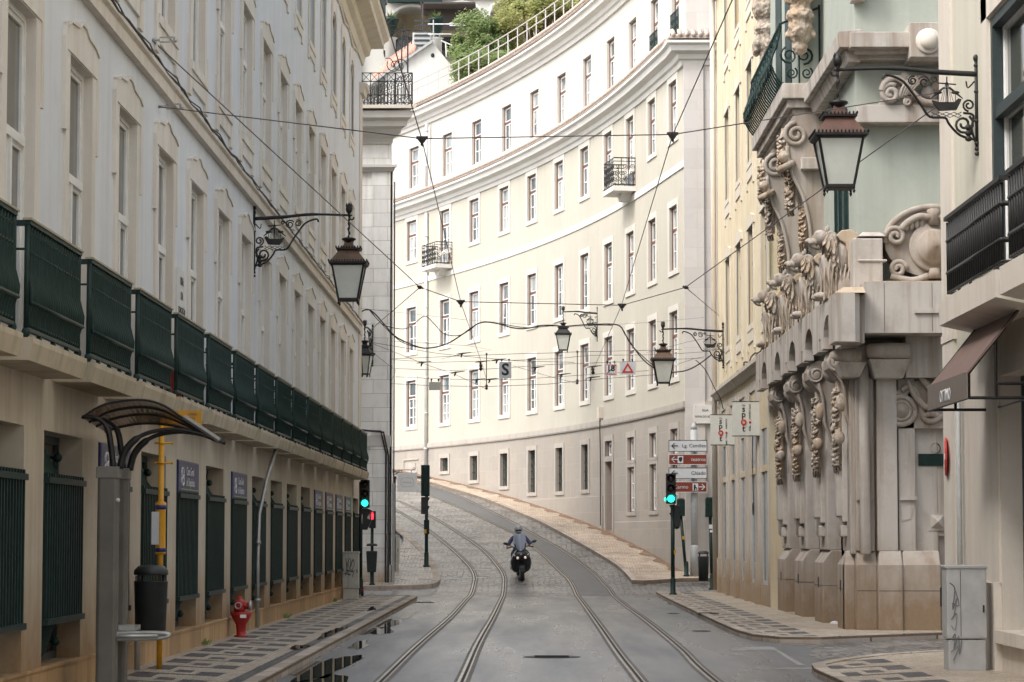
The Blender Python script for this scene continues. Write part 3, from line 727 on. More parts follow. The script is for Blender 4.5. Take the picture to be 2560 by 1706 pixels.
w1 = frame_window(1.4, 3.19, .14, WHITE_PAINT, PANE_L, sur1(3.19), SUR, tr=1.95)
w2 = frame_window(1.4, 2.22, .14, WHITE_PAINT, PANE_L, sur1(2.22, apron=True), SUR, tr=1.35)
w3 = frame_window(1.14, 2.0, .14, WHITE_PAINT, PANE_L, sur3(2.0, 1.24), SUR, tr=1.3)
for c in WC:
    for pr, z in ((w1, 3.44), (w2, 8.32), (w3, 12.4)):
        copy_to(pr, B, wallM((XL, c, z), (-1, 0)))
for pr in (w1, w2, w3): hide_proto(pr)
# dark ground floor glazing
def simple_pane(W, H, dep, fm, pm, nx=2, name='window'):
    f = MB(); h = W/2
    f.box(-h, -h+.06, dep-.05, dep, 0, H); f.box(h-.06, h, dep-.05, dep, 0, H); f.box(-h+.06, h-.06, dep-.05, dep, 0, .08); f.box(-h+.06, h-.06, dep-.05, dep, H-.08, H)
    for i in range(1, nx): x = -h + W*i/nx; f.box(x-.03, x+.03, dep-.05, dep, .08, H-.08)
    fo = f.build(name, fm); WM[fo] = I4; p = MB(); p.box(-h+.02, h-.02, dep-.02, dep+.01, .02, H-.02); sub(p.build('pane', pm), fo); return fo
wp = simple_pane(2.2, 2.33, .27, DARK_FRAME, PANE_D)
for o in OPN: copy_to(wp, B, wallM((XL, o+1.1, .32), (-1, 0)))
hide_proto(wp)
# window grilles
g = MB(); N = 16
for i in range(N):
    x = -1.02 + 2.04*i/(N-1); z0, z1 = .46, 1.86
    near = i < N*.42
    g.box(x-.017, x+.017, -.06, -.026, z0-.05, z1+.05)
    if near:
        o_ = .16*(1-i/(N*.42))
        g.tube([(x, -.043, z0), (x*.9-.1, .02, z0-.1), (x*.8-.2, .08, .12), (x*.8-.25+o_*.3, .14, .05)], .015, 4)
        g.tube([(x, -.043, z1), (x*.9-.1, .02, z1+.1), (x*.8-.2, .08, z1+.24), (x*.8-.25+o_*.3, .12, z1+.36)], .015, 4)
for z in (.44, 1.84): g.box(-1.07, 1.07, -.085, -.02, z-.03, z+.03)
for x in (-.35, 1.0):
    for z in (.2, 2.1): g.ell((x if x < 0 else .35, .10, z), (.05,.05,.05), None, 8, 6); g.tube([(x if x < 0 else .35, .1, z), (x if x < 0 else .35, .3, z)], .02, 5)
gp = g.build('grille', IRON_GREEN); WM[gp] = I4
for o in OPN: copy_to(gp, B, wallM((XL, o+1.1, .32), (-1, 0)))
hide_proto(gp)
# balconies: slab + bulging cast iron railing
sl = MB(); sl.prism([(-.40, -.20), (.02, -.20), (.02, .0), (-.44, .0), (-.44, -.05)], -1.40, 1.40, 'yz'); 
slo = sl.build('balcony_slab', LEFT_STONE); WM[slo] = I4
SLABM = plaster('stained_slab', (.50,.43,.32), (.24,.21,.15), .8); slo.data.materials.clear(); slo.data.materials.append(SLABM)
r_ = MB(); N = 21
for i in range(N):
    x = -1.27 + 2.54*i/(N-1)
    pr = [(0,.075),(.0,.12),(.005,.20),(.015,.27),(.032,.33),(.038,.39),(.024,.47),(.008,.55),(0,.65),(0,.80),(0,.93),(0,1.0)]
    rs = [.018,.030,.024,.034,.042,.040,.032,.028,.025,.024,.024,.022]
    r_.tube([(x, -.36-o_, z) for o_, z in pr], rs, 6)
for z, o_, q in ((.115,.0,.020),(.30,.045,.022),(.76,.0,.018),(.93,.0,.014)): r_.tube([(-1.32, -.36-o_, z), (1.32, -.36-o_, z)], q, 6)
r_.box(-1.34, 1.34, -.39, -.33, 1.0, 1.035); r_.box(-1.34, 1.34, -.38, -.34, .05, .085)
for x in (-1.32, 1.32):
    r_.box(x-.03, x+.03, -.34, .01, .985, 1.035); pass
    for zz in (.04,): r_.ell((x, -.36, zz), (.04,.04,.05), None, 8, 6)
    r_.tube([(x, -.36, .05), (x, -.36, 1.0)], .026, 6); r_.tube([(x, -.34, .78), (x, 0, .78)], .012, 5)
for x in (-.7, 0, .7): r_.box(x-.03, x+.03, -.38, -.34, .0, .07)
ro = r_.build('balcony_railing', IRON_GREEN); WM[ro] = I4
t_ = MB(); t_.box(-1.36, 1.36, -.405, -.325, 1.035, 1.055); sub(t_.build('handrail', plain('weathered_handrail', (.34,.31,.22), .6)), ro)
for k, c in enumerate(WC):
    c2 = c - 3.28 + 3.25*.0
    M_ = wallM((XL, 24.18 + 3.25*(k), 3.35), (-1, 0)) if k < 16 else None
    if 24.18+3.25*k-3.25 < 16: continue
for k in range(-1, 15):
    c = 24.18 + 3.25*k
    copy_to(slo, B, wallM((XL, c, 3.35), (-1, 0))); copy_to(ro, B, wallM((XL, c, 3.36), (-1, 0)))
hide_proto(slo); hide_proto(ro)
# drainpipe
m = MB(); m.tube([(XL+.30, 46.2, 3.15), (XL+.2, 45.9, 2.7), (XL+.10, 45.4, 2.0), (XL+.09, 45.3, 1.2), (XL+.09, 45.3, .03)], .036, 8)
for z in (.5, 1.5): m.tube([(XL+.09, 45.3, z-.03), (XL+.09, 45.3, z+.03)], .058, 8)
m.build('drainpipe', SIL, B)
# red box standing on a balcony
p = MB(); p.box(-4.66, -4.44, 33.15, 33.38, 3.37, 3.80); p.box(-4.68, -4.42, 33.13, 33.40, 3.80, 3.83)
tag(p.build('plastic_crate', RED), 'small red box standing in the gap between two green balcony railings', 'box')
# street plaque
c = atX(452, 742, XL+.02); t = thing('street_plaque', 'narrow stone street name plaque fixed high on the pale grey facade', 'plaque', (XL, c.y, c.z))
M_ = wallM((XL, c.y, c.z), (-1, 0)); m = MB(); m.box(-.42, .42, -.03, 0, -.36, .36); m.M = M_; m2 = MB(); m2.M = M_; m2.box(-.42, .42, -.03, .0, -.36, .36); m2.build('slab', LIME_WHITE, t)
FM = lambda dz: faceM((XL+.036, c.y, c.z+dz), (-1, 0))
for s_, dz in (('RUA', .2), ('DA', 0), ('CONCEIÇÃO', -.2)): text(s_, .16 if len(s_) < 5 else .12, BLACK, t, FM(dz))
# bank signs
LABS = ['purple bank sign box half hidden behind the bus shelter posts', 'large purple bank sign box with white writing, just right of the yellow bus pole',
        'purple bank sign box above the grille just left of the grey drainpipe', 'first of the four small purple bank signs towards the far corner',
        'second of the four small purple bank signs towards the far corner', 'third of the four small purple bank signs towards the far corner', 'purple bank sign nearest the far corner of the grey building']
for k, lab in zip((1, 3, 5, 10, 11, 12, 13), LABS):
    yc = 25.57 + 3.22*k + 1.12; t = thing('bank_sign', lab, 'sign', (XL+.03, yc, 2.2), 0, 'purple bank signs over the barred windows')
    m = MB(); m.M = wallM((XL+.03, yc, 2.20), (-1, 0)); m.box(-1.1, 1.1, -.02, .12, 0, .44); m.build('case', NAVY, t)
    m = MB(); m.M = wallM((XL+.03, yc, 2.20), (-1, 0)); m.box(-1.07, 1.07, -.025, -.018, .015, .425); m.build('panel', BANK, t)
    f_ = lambda x, z: faceM((XL+.06, yc+x, 2.2+z), (-1, 0))
    text('Caixa Geral', .165, SIGN_WHITE, t, f_(.08, .30), 'lettering', .001); text('de Depósitos', .165, SIGN_WHITE, t, f_(.12, .15), 'lettering', .001)
    m = MB(); m.M = wallM((XL+.06, yc, 2.2), (-1, 0))
    m.tube([(-.72+.10*math.cos(a*.5), 0, .27+.07*math.sin(a*.5)) for a in range(13)], .014, 5); m.tube([(-.72+.12*math.cos(a*.5), 0, .16+.06*math.sin(a*.5)) for a in range(13)], .014, 5)
    m.build('emblem', SIGN_WHITE, t)
    m = MB(); m.M = wallM((XL+.058, yc, 2.2), (-1, 0)); m.box(-.85, .95, -.002, .01, .045, .058); m.build('line', LIMEG, t)
# ================= CURVED BUILDING =================
BSUR = plaster('base_surround_stone', (.44,.405,.36), (.30,.24,.18), .5)
def mpc(u, z, d=0):
    s = dXc(u); l = math.hypot(1, s); return (Xc(u) + d/l, u - d*s/l, z)
def curveY(px, Z=8):
    lo, hi = 80.5, 128
    best = None
    for i in range(4000):
        Y = 80.5 + i*.0125
        d = ray(px, 1342 - (Z-1.6)*F/Y)
        if d.x/d.y*Y >= Xc(Y): return Y
    return 121
def curveYb(px, Z=8):           # search from far to near: first crossing seen from the camera
    Y = 80.5; prev = None
    def f(Y):
        d = ray(px, 1342 - (Z-1.6)*F/Y); return d.x/d.y*Y - Xc(Y)
    a, b = 80.5, 127
    fa, fb = f(a), f(b)
    for _ in range(50):
        c = (a+b)/2
        if (f(c) > 0) == (fb > 0): b = c
        else: a = c
    return (a+b)/2
CURB = thing('apartment_building', 'tall cream building whose long facade curves up the hill behind the scooter', 'building', (Xc(100), 100, PV(100)))
Y0, Y1 = 80.5, 126.0
eu = [Y0 + .9*i for i in range(52)]
CPX = [1028.6, 1112, 1185.7, 1261, 1330.6, 1399, 1463, 1522.4, 1577.6, 1632.7, 1685.7]
CY_ = [curveYb(p) for p in CPX]
WW = 1.25
def hy(Y): return WW/2/math.hypot(1, dXc(Y))
rows = [(6.62, 8.72), (10.03, 12.08), (14.25, 16.08), (17.62, 19.5)]
holes_u = []
for Y in CY_:
    for i, (a, b) in enumerate(rows):
        if i == 3 and Y < 86: a = 17.3
        holes_u.append((Y-hy(Y), Y+hy(Y), a, b))
low = {0: None, 1: (4.48, 5.06), 2: (4.0, 5.04), 3: (3.67, 5.02), 4: (3.35, 5.03), 5: (3.33, 5.0), 6: (3.33, 5.0), 7: 'door', 8: 'double', 9: 'double', 10: 'double'}
holes_l = []
for i, Y in enumerate(CY_):
    h = hy(Y); q = low[i]
    if q is None: continue
    if q == 'door': holes_l += [(Y-h*.85, Y+h*.85, 4.45, 5.0), (Y-h*.85, Y+h*.85, 1.78, 4.27)]
    elif q == 'double': holes_l += [(Y-h*.9, Y+h*.9, 4.2, 5.0), (Y-h*.9, Y+h*.9, 2.44, 3.98)]
    else: holes_l.append((Y-h*.8, Y+h*.8, q[0], q[1]))
m = MB(); facade(m, mpc, Y0, Y1, -.3, 5.62, holes_l, .32, eu); m.build('base_wall', BASE_STONE, CURB)
m = MB(); facade(m, mpc, Y0, Y1, 5.62, 16.5, [h for h in holes_u if h[3] < 17], .28, eu); m.build('wall', CREAM_PLASTER, CURB)
m = MB(); facade(m, lambda u, z, d: mpc(u, z, d+.12), Y0, Y1, 16.5, 21.0, [h for h in holes_u if h[3] > 17], .28, eu)
m.build('top_storey_wall', WHITE_AND_LIT_CREAM, CURB)  # cream wall made paler: its overexposed brightness is put into the colour
# body behind, closed
m = MB(); ins = [mpc(y, 0, .8) for y in [Y0+.4]+eu[1:]]; far = [mpc(y, 0, 9) for y in [Y0+.4]+eu[1:]]
vs = [(p[0], p[1], -.3) for p in ins] + [(p[0], p[1], 21.0) for p in ins] + [(p[0]+6, p[1], -.3) for p in far] + [(p[0]+6, p[1], 21.0) for p in far]
n_ = len(ins); fs = []
for i in range(n_-1): fs += [(i, i+1, n_+i+1, n_+i), (2*n_+i, 2*n_+i+1, 3*n_+i+1, 3*n_+i), (n_+i, n_+i+1, 3*n_+i+1, 3*n_+i)]
fs += [(0, n_, 3*n_, 2*n_)]
m.add(vs, fs); m.build('inner_wall', CREAM_PLASTER, CURB)
# near end face
m = MB(); m.box(4.84, 14, 80.38, 80.9, -.3, 16.5); m.box(4.92, 14, 80.5, 81, 16.5, 21); m.build('end_wall', END_STONE, CURB)
m = MB(); m.box(4.83, 5.45, 80.30, 80.38, .3, 16.4); m.build('corner_pier', END_STONE, CURB)
def cframes(y0, y1, off=0, step=.9):
    out = []; n = int((y1-y0)/step)+1
    for i in range(n+1):
        y = y0+(y1-y0)*i/n; s = dXc(y); l = math.hypot(1, s); out.append(((Xc(y), y, 0), (-1/l, s/l)))
    return out
def band(prof, name, mat, end=True, off=0, sm=False):
    fr_ = cframes(Y0-.1, Y1)
    if end: fr_ = [((14, 80.38, 0), (0, -1)), ((4.84, 80.38, 0), (-.95, -1))] + fr_[1:]
    m = MB(); m.sweep([(d-off, z) for d, z in prof], fr_); return m.build(name, mat, CURB, fix=True)
band([(-.1,5.55),(.05,5.55),(.07,5.60),(.07,5.78),(-.1,5.80)], 'string_course', BSUR)
band([(-.1,13.10),(.04,13.10),(.04,13.32),(-.1,13.34)], 'upper_string_course', LIME_WHITE, False)
CORN = [(-.15,16.28),(.06,16.28),(.10,16.42),(.18,16.46),(.22,16.60),(.42,16.68),(.46,16.84),(.56,16.90),(.56,16.98),(-.15,17.12)]
band(CORN, 'cornice', LIME_WHITE)
band([(d-.1, z+4.05) for d, z in CORN], 'roof_cornice', LIME_WHITE)
def tiles(z, off, name, end=True, zr=.16):
    m = MB(); y = Y0+.2
    while y < Y1-.3:
        s = dXc(y); l = math.hypot(1, s); o = (-1/l, s/l); p = Vector((Xc(y), y, z))
        a = p + Vector((o[0]*(off+.05), o[1]*(off+.05), 0)); b = p - Vector((o[0]*.3, o[1]*.3, -zr*1.6))
        m.tube([a, b], .075, 6); y += .21
    if end:
        x = 4.5
        while x < 7.5: m.tube([(x, 80.38-off-.05, z), (x, 80.5, z+zr*1.6)], .075, 6); x += .21
    fr_ = cframes(Y0, Y1); fr_ = [((14, 80.38, 0), (0, -1)), ((4.84, 80.38, 0), (-.95, -1))] + fr_[1:] if end else fr_
    m.sweep([(-.1, z-.09), (off, z-.09), (off, z-.03), (-.4, z+.2)], fr_, caps=True)
    return m.build(name, TILE_EDGE, CURB)
tiles(17.14, .52, 'tile_edge'); tiles(21.24, .44, 'roof_tiles')
# roof slope + roof guard rail
m = MB(); A = [mpc(y, 21.3, 0) for y in eu]; Bq = [mpc(y, 22.6, 5) for y in eu]; m.strip(A, Bq); m.build('roof', ROOF, CURB)
m = MB(); zb, zt = 21.4, 22.55; pts = [Vector(mpc(y, 0, .15)) for y in [Y0+.5+i*.25 for i in range(180)]]
for z in (zt, zt-.35, zb+.25): m.tube([(p.x, p.y, z) for p in pts[::3]], .026, 5)
for p in pts[::5]: m.box(p.x-.024, p.x+.024, p.y-.024, p.y+.024, zb-.1, zt)
m.build('roof_railing', plain('weathered_white_rail', (.50,.49,.46), .6), CURB)
# windows: brown outer frame, white sashes
SURC = plaster('curved_building_surround_stone', (.62,.59,.53), (.50,.42,.33), .3)
def cwin(H, tr, W=WW, bars=(.5,), pane=PANE_C, apron=.16, name='window', dep=.26, sur=True, sm=None):
    h = W/2
    fb = MB(); f0, f1 = .07, .15; fb.box(-h, -h+.07, f0, f1, 0, H); fb.box(h-.045, h, f0, f1, 0, H); fb.box(-h+.07, h-.045, f0, f1, H-.06, H); fb.box(-h+.07, h-.045, f0+.02, f1, 0, .03)
    if tr: fb.box(-h+.07, h-.07, f0+.01, f1, tr-.045, tr+.045)
    fo = fb.build(name, BROWN_FRAME); WM[fo] = I4
    s = MB(); a, b = -h+.07, h-.07; y0, y1 = .10, .15; w_ = .065; tp = tr-.045 if tr else H-.06
    s.box(a, a+w_, y0, y1, .03, tp); s.box(b-w_, b, y0, y1, .03, tp); s.box(-w_*.8, w_*.8, y0-.01, y1, .03, tp); s.box(a, b, y0+.003, y1, .03, .10); s.box(a, b, y0+.003, y1, tp-w_, tp)
    for q in bars: s.box(a, b, y0+.01, y1, tp*q-.018, tp*q+.018)
    if tr: s.box(a, a+w_, y0, y1, tr+.045, H-.06); s.box(b-w_, b, y0, y1, tr+.045, H-.06); s.box(a, b, y0+.003, y1, H-.12, H-.06); s.box(a, b, y0+.003, y1, tr+.045, tr+.09)
    sub(s.build('sash', WHITE_PAINT), fo)
    p = MB(); p.box(-h+.02, h-.02, .135, .20, .02, H-.02); sub(p.build('pane', pane), fo)
    if sur:
        q = MB(); e = .20; q.box(-h-e, -h, -.035, .02, -apron, H+e); q.box(h, h+e, -.035, .02, -apron, H+e); q.box(-h, h, -.035, .02, H, H+e); q.box(-h, h, -.045, .03, -apron, 0)
        sub(q.build('surround', sm or SURC), fo)
    return fo
def put(pr, Y, z, d=0):
    s = dXc(Y); return copy_to(pr, CURB, wallM(mpc(Y, z, d), (1, -s)))
protos = {}
for i in range(4):
    a, b = rows[i]; protos[i] = cwin(b-a, (b-a)*.64, bars=(.5,) if i else (.33, .66))
p_tall = cwin(rows[3][1]-17.3, 1.4); p_noT = cwin(rows[1][1]-rows[1][0], None, bars=(.25, .5, .75))
rnd = random.Random(3)
for j, Y in enumerate(CY_):
    for i in range(4):
        pr = protos[i]; z = rows[i][0]
        if i == 3 and Y < 86: pr = p_tall; z = 17.3
        if i == 1 and j in (5, 6): pr = p_noT
        put(pr, Y, z, .12 if i == 3 else 0)
# base openings
def grilled(H, W):
    h = W/2; g = MB()
    for k in range(5): x = -h+W*(k+.5)/5; g.tube([(x, .10, 0), (x, .10, H)], .016, 4)
    for k in range(1, max(2, int(H/.28))): z = H*k/max(2, int(H/.28)); g.box(-h, h, .085, .115, z-.013, z+.013)
    fo = g.build('grille', IRON_GREEN); WM[fo] = I4
    p = MB(); p.box(-h, h, .26, .30, 0, H); sub(p.build('pane', PANE_D), fo)
    q = MB(); e = .18; q.box(-h-e, -h, -.04, .02, -.14, H+e); q.box(h, h+e, -.04, .02, -.14, H+e); q.box(-h, h, -.04, .02, H, H+e); q.box(-h, h, -.05, .03, -.14, 0); sub(q.build('surround', BSUR), fo)
    return fo
for i, Y in enumerate(CY_):
    q = low[i]
    if q is None:
        m = MB(); s = dXc(Y); m.M = wallM(mpc(Y, 0, 0), (1, -s)); m.box(-.95, .95, -.05, .02, 5.08, 5.14); m.box(-.95, -.88, -.05, .02, 4.7, 5.08); m.box(-.62, .62, -.04, .02, 4.72, 4.95); m.box(-.8, .8, -.03, .02, 4.3, 4.72); m.build('blind_panel', BSUR, CURB)
    elif q == 'door':
        W_ = WW*.85; t_ = cwin(.55, None, W_, (), PANE_M, .1, sm=BSUR); put(t_, Y, 4.45); hide_proto(t_)
        m = MB(); s = dXc(Y); m.M = wallM(mpc(Y, 1.78, 0), (1, -s)); h = W_/2
        m.box(-h, h, .20, .26, 0, 2.49); m.box(-.02, .02, .185, .2, 0, 2.45)
        for x in (-h*.52, h*.52):
            for z0, z1 in ((.15, .75), (.85, 1.5), (1.6, 2.35)): m.box(x-.15, x+.15, .188, .2, z0, z1)
        d_ = m.build('door', DOOR, CURB)
        m = MB(); m.M = wallM(mpc(Y, 1.78, 0), (1, -s)); m.ell((.08, .17, 1.1), (.03,.03,.05), None, 8, 6); m.build('handle', SIL, d_)
        m = MB(); m.M = wallM(mpc(Y, 1.78, 0), (1, -s)); e = .18; m.box(-h-e, -h, -.04, .02, 0, 3.4); m.box(h, h+e, -.04, .02, 0, 3.4); m.box(-h, h, -.04, .02, 3.22, 3.4); m.box(-h, h, -.04, .03, 2.49, 2.67); m.build('door_surround', BSUR, CURB)
    elif q == 'double':
        W_ = WW*.9
        a_ = cwin(.8, None, W_, (), PANE_M, .1, sm=BSUR); put(a_, Y, 4.2); hide_proto(a_)
        b_ = cwin(1.54, None, W_, (.33, .66), PANE_C, .12, sm=BSUR); put(b_, Y, 2.44); hide_proto(b_)
    else:
        g_ = grilled(q[1]-q[0], WW*.8); put(g_, Y, q[0]); hide_proto(g_)
for pr in list(protos.values()) + [p_tall, p_noT]: hide_proto(pr)
# lower projecting base skirt between the last grilles and the door
def skirt(ya, yb, z):
    m = MB(); m.sweep([(-.05, -.3), (.05, -.3), (.05, z), (-.05, z+.03)], cframes(ya, yb)); m.build('plinth', BASE_STONE, CURB)
skirt(CY_[7]+.9, 112, 3.05); skirt(Y0, CY_[7]-.9, 2.1)
# balconies of the curved building
def iron_balcony(Y, z, W, D, lab=None):
    s = dXc(Y); M_ = wallM(mpc(Y, z, 0), (1, -s)); h = W/2
    m = MB(); m.M = M_; m.box(-h-.06, h+.06, -D-.06, .05, -.16, 0); m.prism([(-.12-h*.3, -.16), (h*.3+.12, -.16), (h*.18, -.42), (-h*.18, -.42)], -D*.5, .05)
    b_ = m.build('balcony', LIME_WHITE, CURB)
    r = MB(); r.M = M_
    def side(p0, p1):
        L = math.hypot(p1[0]-p0[0], p1[1]-p0[1]); n = max(2, int(L/.24))
        for z_ in (.06, .98): r.tube([(p0[0], p0[1], z_), (p1[0], p1[1], z_)], .02, 4)
        r.tube([(p0[0], p0[1], .86), (p1[0], p1[1], .86)], .012, 4)
        ux, uy = (p1[0]-p0[0])/L, (p1[1]-p0[1])/L
        for k in range(n):
            c = (p0[0]+ux*L*(k+.5)/n, p0[1]+uy*L*(k+.5)/n, 0); pl = (Vector((ux, uy, 0)), Vector((0, 0, 1)))
            r.tube([(p0[0]+ux*L*k/n, p0[1]+uy*L*k/n, .06), (p0[0]+ux*L*k/n, p0[1]+uy*L*k/n, .98)], .014, 4)
            for zz, sg in ((.26, 1), (.46, -1), (.68, 1)): r.spiral((c[0], c[1], zz), .015, .10, 1.6*sg, .013, pl, k, 4, 8)
    side((-h, -D), (h, -D)); side((-h, 0), (-h, -D)); side((h, 0), (h, -D))
    r.build('railing', IRON_BLACK, b_)
iron_balcony(CY_[1], 13.55, 1.9, .75); iron_balcony(CY_[8], 13.55, 1.7, .75)
# french window leaves below the sill for those two balconies
for Y in (CY_[1], CY_[8]):
    s = dXc(Y); m = MB(); m.M = wallM(mpc(Y, 0, 0), (1, -s)); m.box(-.62, .62, -.03, .02, 13.56, 14.2); d_ = m.build('door', BROWN_FRAME, CURB)
    m = MB(); m.M = wallM(mpc(Y, 0, 0), (1, -s)); m.box(-.5, -.06, -.036, -.03, 13.7, 14.12); m.box(.06, .5, -.036, -.03, 13.7, 14.12); m.build('pane', PANE_C, d_)
for Y in CY_[9:]:      # railed french windows of the top storey
    s = dXc(Y); r = MB(); r.M = wallM(mpc(Y, 17.3, .12), (1, -s))
    for z_ in (.03, 1.0): r.box(-.62, .62, -.09, -.05, z_, z_+.035)
    for k in range(9): r.box(-.62+.155*k-.01, -.6+.155*k, -.08, -.06, .03, 1.0)
    for k in range(4):
        for zz in (.25, .5, .75): r.spiral((-.46+.31*k, -.07, zz), .015, .1, 1.5, .012, a0=k, n=4, steps=8)
    r.build('railing', IRON_GREEN, CURB)
# downpipe, small utility box, cable
Yp = curveYb(1070); s = dXc(Yp); m = MB(); m.M = wallM(mpc(Yp, 0, 0), (1, -s)); m.tube([(0, -.1, 4.5), (0, -.1, 16.2)], .075, 8); m.tube([(0, -.1, 17.2), (0, -.1, 20.3)], .075, 8)
for z_ in [5.5+1.6*k for k in range(10)]: m.tube([(0, -.1, z_), (0, -.1, z_+.07)], .095, 8)
m.build('downpipe', ZINC, CURB)
Yb = curveYb(1505); s = dXc(Yb); m = MB(); m.M = wallM(mpc(Yb, 0, 0), (1, -s)); m.box(-.15, .15, -.16, 0, 5.85, 6.25); m.build('junction_box', LIME, CURB)
m = MB(); m.M = wallM(mpc(Yb, 0, 0), (1, -s)); m.tube([(0, -.08, 5.85), (.02, -.09, 5.5), (-.04, -.06, 4.6), (-.03, -.06, 2.0)], .022, 5); m.build('cable', CABLE, CURB)
# street name plate on the end pier
t = thing('street_nameplate', 'white stone street nameplate with black capitals, high on the pale end wall', 'nameplate', (6.0, 80.2, 5.4))
a = at(1734, 1013, 80.3); b = at(1792, 1059, 80.3); m = MB(); m.box(a.x, b.x, 80.24, 80.31, b.z, a.z); m.build('slab', LIME_WHITE, t)
cx = (a.x+b.x)/2; text('RUA', .10, BLACK, t, faceM((cx, 80.235, a.z-.17), (0, 1))); text('NOVA DO ALMADA', .088, BLACK, t, faceM((cx+.02, 80.235, a.z-.36), (0, 1)), sx=.85)
m = MB()
for x in (a.x+.05, b.x-.05):
    for z_ in (a.z-.05, b.z+.05): m.ell((x, 80.235, z_), (.018, .01, .018), None, 6, 4)
m.build('bolts', SIL, t)
# ================= WHITE STONE BUILDING (left, beyond the side street) =================
SB = thing('stone_building', 'pale ashlar corner building with a roof terrace, between the grey and the curved buildings', 'building', (-5.5, 80, PV(80)))
m = MB(); m.box(-16, -4.17, 78, 78.6, -.2, 14.0)
m.add([(-4.17,78,-.2),(-4.17,78,14.0),(-7.0,83,14.0),(-7.0,83,-.2),(-13,96,-.2),(-13,96,14.0)], [(0,1,2,3),(3,2,5,4)])
m.add([(-16,78,14.0),(-4.17,78,14.0),(-7,83,14.0),(-13,96,14.0),(-22,96,14.0)], [(0,1,2,3,4)]); m.box(-20, -16, 78, 96, -.2, 14)
m.build('wall', ASHLAR, SB)
m = MB(); m.box(-14, -4.12, 77.93, 78, -.2, .75); m.build('plinth', ASHLAR, SB)
m = MB(); m.box(-4.75, -4.12, 77.94, 78.0, .75, 12.6); m.box(-4.17, -4.10, 77.94, 78.3, .75, 12.6); m.build('corner_pilaster', ASHLAR, SB)
def corner_sweep(m, prof, x=-4.17, y=78):
    m.sweep(prof, [((-16, y, 0), (0, -1)), ((x, y, 0), (1, -1)), ((-7.0, 83, 0), (.87, .49)), ((-13, 96, 0), (.91, .42))])
m = MB(); corner_sweep(m, [(-.1,12.6),(.10,12.6),(.14,12.7),(.20,12.72),(.20,12.80),(-.1,12.82)]); corner_sweep(m, [(-.1,4.25),(.05,4.25),(.07,4.32),(.07,4.62),(-.1,4.66)])
corner_sweep(m, [(-.1,13.45),(.05,13.45),(.08,13.62),(.30,13.72),(.34,13.86),(.50,13.92),(.54,14.08),(.66,14.16),(.70,14.36),(-.1,14.40)])
m.build('cornice', LIME_WHITE, SB)
m = MB(); corner_sweep(m, [(-.2,14.42),(.80,14.42),(.80,14.52),(-.2,14.56)]); m.build('terrace_floor', LIME, SB)
m = MB()
def fence(a, b, z, h, step=.24):
    a = Vector(a); b = Vector(b); L = (b-a).length; n = int(L/step); u = (b-a)/L; pl = (u, Vector((0,0,1)))
    for zz in (.04, h, h-.26, .28): m.tube([a+Vector((0,0,z+zz)), b+Vector((0,0,z+zz))], .014, 4)
    for i in range(n+1):
        p = a+u*(L*i/n)
        m.tube([p+Vector((0,0,z)), p+Vector((0,0,z+h))], .012 if i % 5 else .024, 4)
        if i < n:
            q = p+u*(step*.5)
            for zz0, zz1 in ((h-.26, h), (.04, .28)):
                m.tube([p+Vector((0,0,z+zz0)), p+u*step+Vector((0,0,z+zz1))], .009, 4); m.tube([p+u*step+Vector((0,0,z+zz0)), p+Vector((0,0,z+zz1))], .009, 4)
            m.tube([q+Vector((-u.x*.06,-u.y*.06,z+.28)), q+Vector((-u.x*.06,-u.y*.06,z+h*.62)), q+Vector((0,0,z+h*.68)), q+Vector((u.x*.06,u.y*.06,z+h*.62)), q+Vector((u.x*.06,u.y*.06,z+.28))], .008, 4)
fence((-9, 77.3, 0), (-3.50, 77.3, 0), 14.55, .95); fence((-3.50, 77.3, 0), (-6.4, 82.6, 0), 14.55, .95)
m.build('terrace_railing', IRON_BLACK, SB)
m = MB()
for k, x in enumerate((-4.28, -4.20, -4.12, -4.05)): m.tube([(x, 77.9-.02*k, .15), (x, 77.9-.02*k, 4.1-.1*k), (x-.15, 77.88, 4.75-.03*k), (x-1.2, 77.86, 4.80+.03*k)] if k < 2 else [(x, 77.9+.04*k, .15), (x, 77.9+.04*k, 12.3)], .03 if k < 2 else .022, 5)
m.build('conduits', CABLE, SB)
m = MB(); m.box(-4.09, -4.01, 77.96, 78.02, .2, 3.2); m.build('metal_duct', GREY_METAL, SB)
m = MB(); m.box(-12, -4.9, 78.7, 84, 14.56, 19); m.build('terrace_house', plain('pale_yellow_wall', (.75,.66,.30), .8), SB) if False else None
# ================= YELLOW BUILDING (right) =================
YB = thing('townhouse', 'narrow yellow townhouse with stone shopfronts between the carved green building and the corner', 'building', (XR, 67, PV(67)))
mpr = lambda u, z, d: (XR + d, u, z)
YC = [70.0, 66.35, 62.8, 59.2]
sh = [(y-1.15, y+1.15, .45, 5.1, .5) for y in (71.2, 68.3, 65.4, 62.5, 59.9)]
m = MB(); facade(m, mpr, 58.4, 74.0, -.1, 5.3, [(72.0-.95+.0, 72.0+.95, .5, 5.1), (68.9-.95, 68.9+.95, .5, 5.1), (65.8-.95, 65.8+.95, .5, 5.1), (62.7-.95, 62.7+.95, .5, 5.1), (59.9-.9, 59.9+.9, .5, 5.1)], .12); m.build('shopfront_wall', YB_STONE, YB)
wy = [(c-.72, c+.72, z0, z1) for c in YC for z0, z1 in ((6.72, 9.1), (10.7, 13.1), (14.7, 16.9))]
m = MB(); facade(m, mpr, 58.4, 74.0, 5.3, 19, wy, .22); m.box(XR+.6, 16, 58.4, 73.9, -.1, 19); m.add([(XR,74,-.1),(16,74,-.1),(16,74,19),(XR,74,19)], [(0,1,2,3)]); m.box(XR, XR+.7, 58.36, 58.42, -.1, 19); m.build('upper_wall', YELLOW_PLASTER, YB)
m = MB(); 
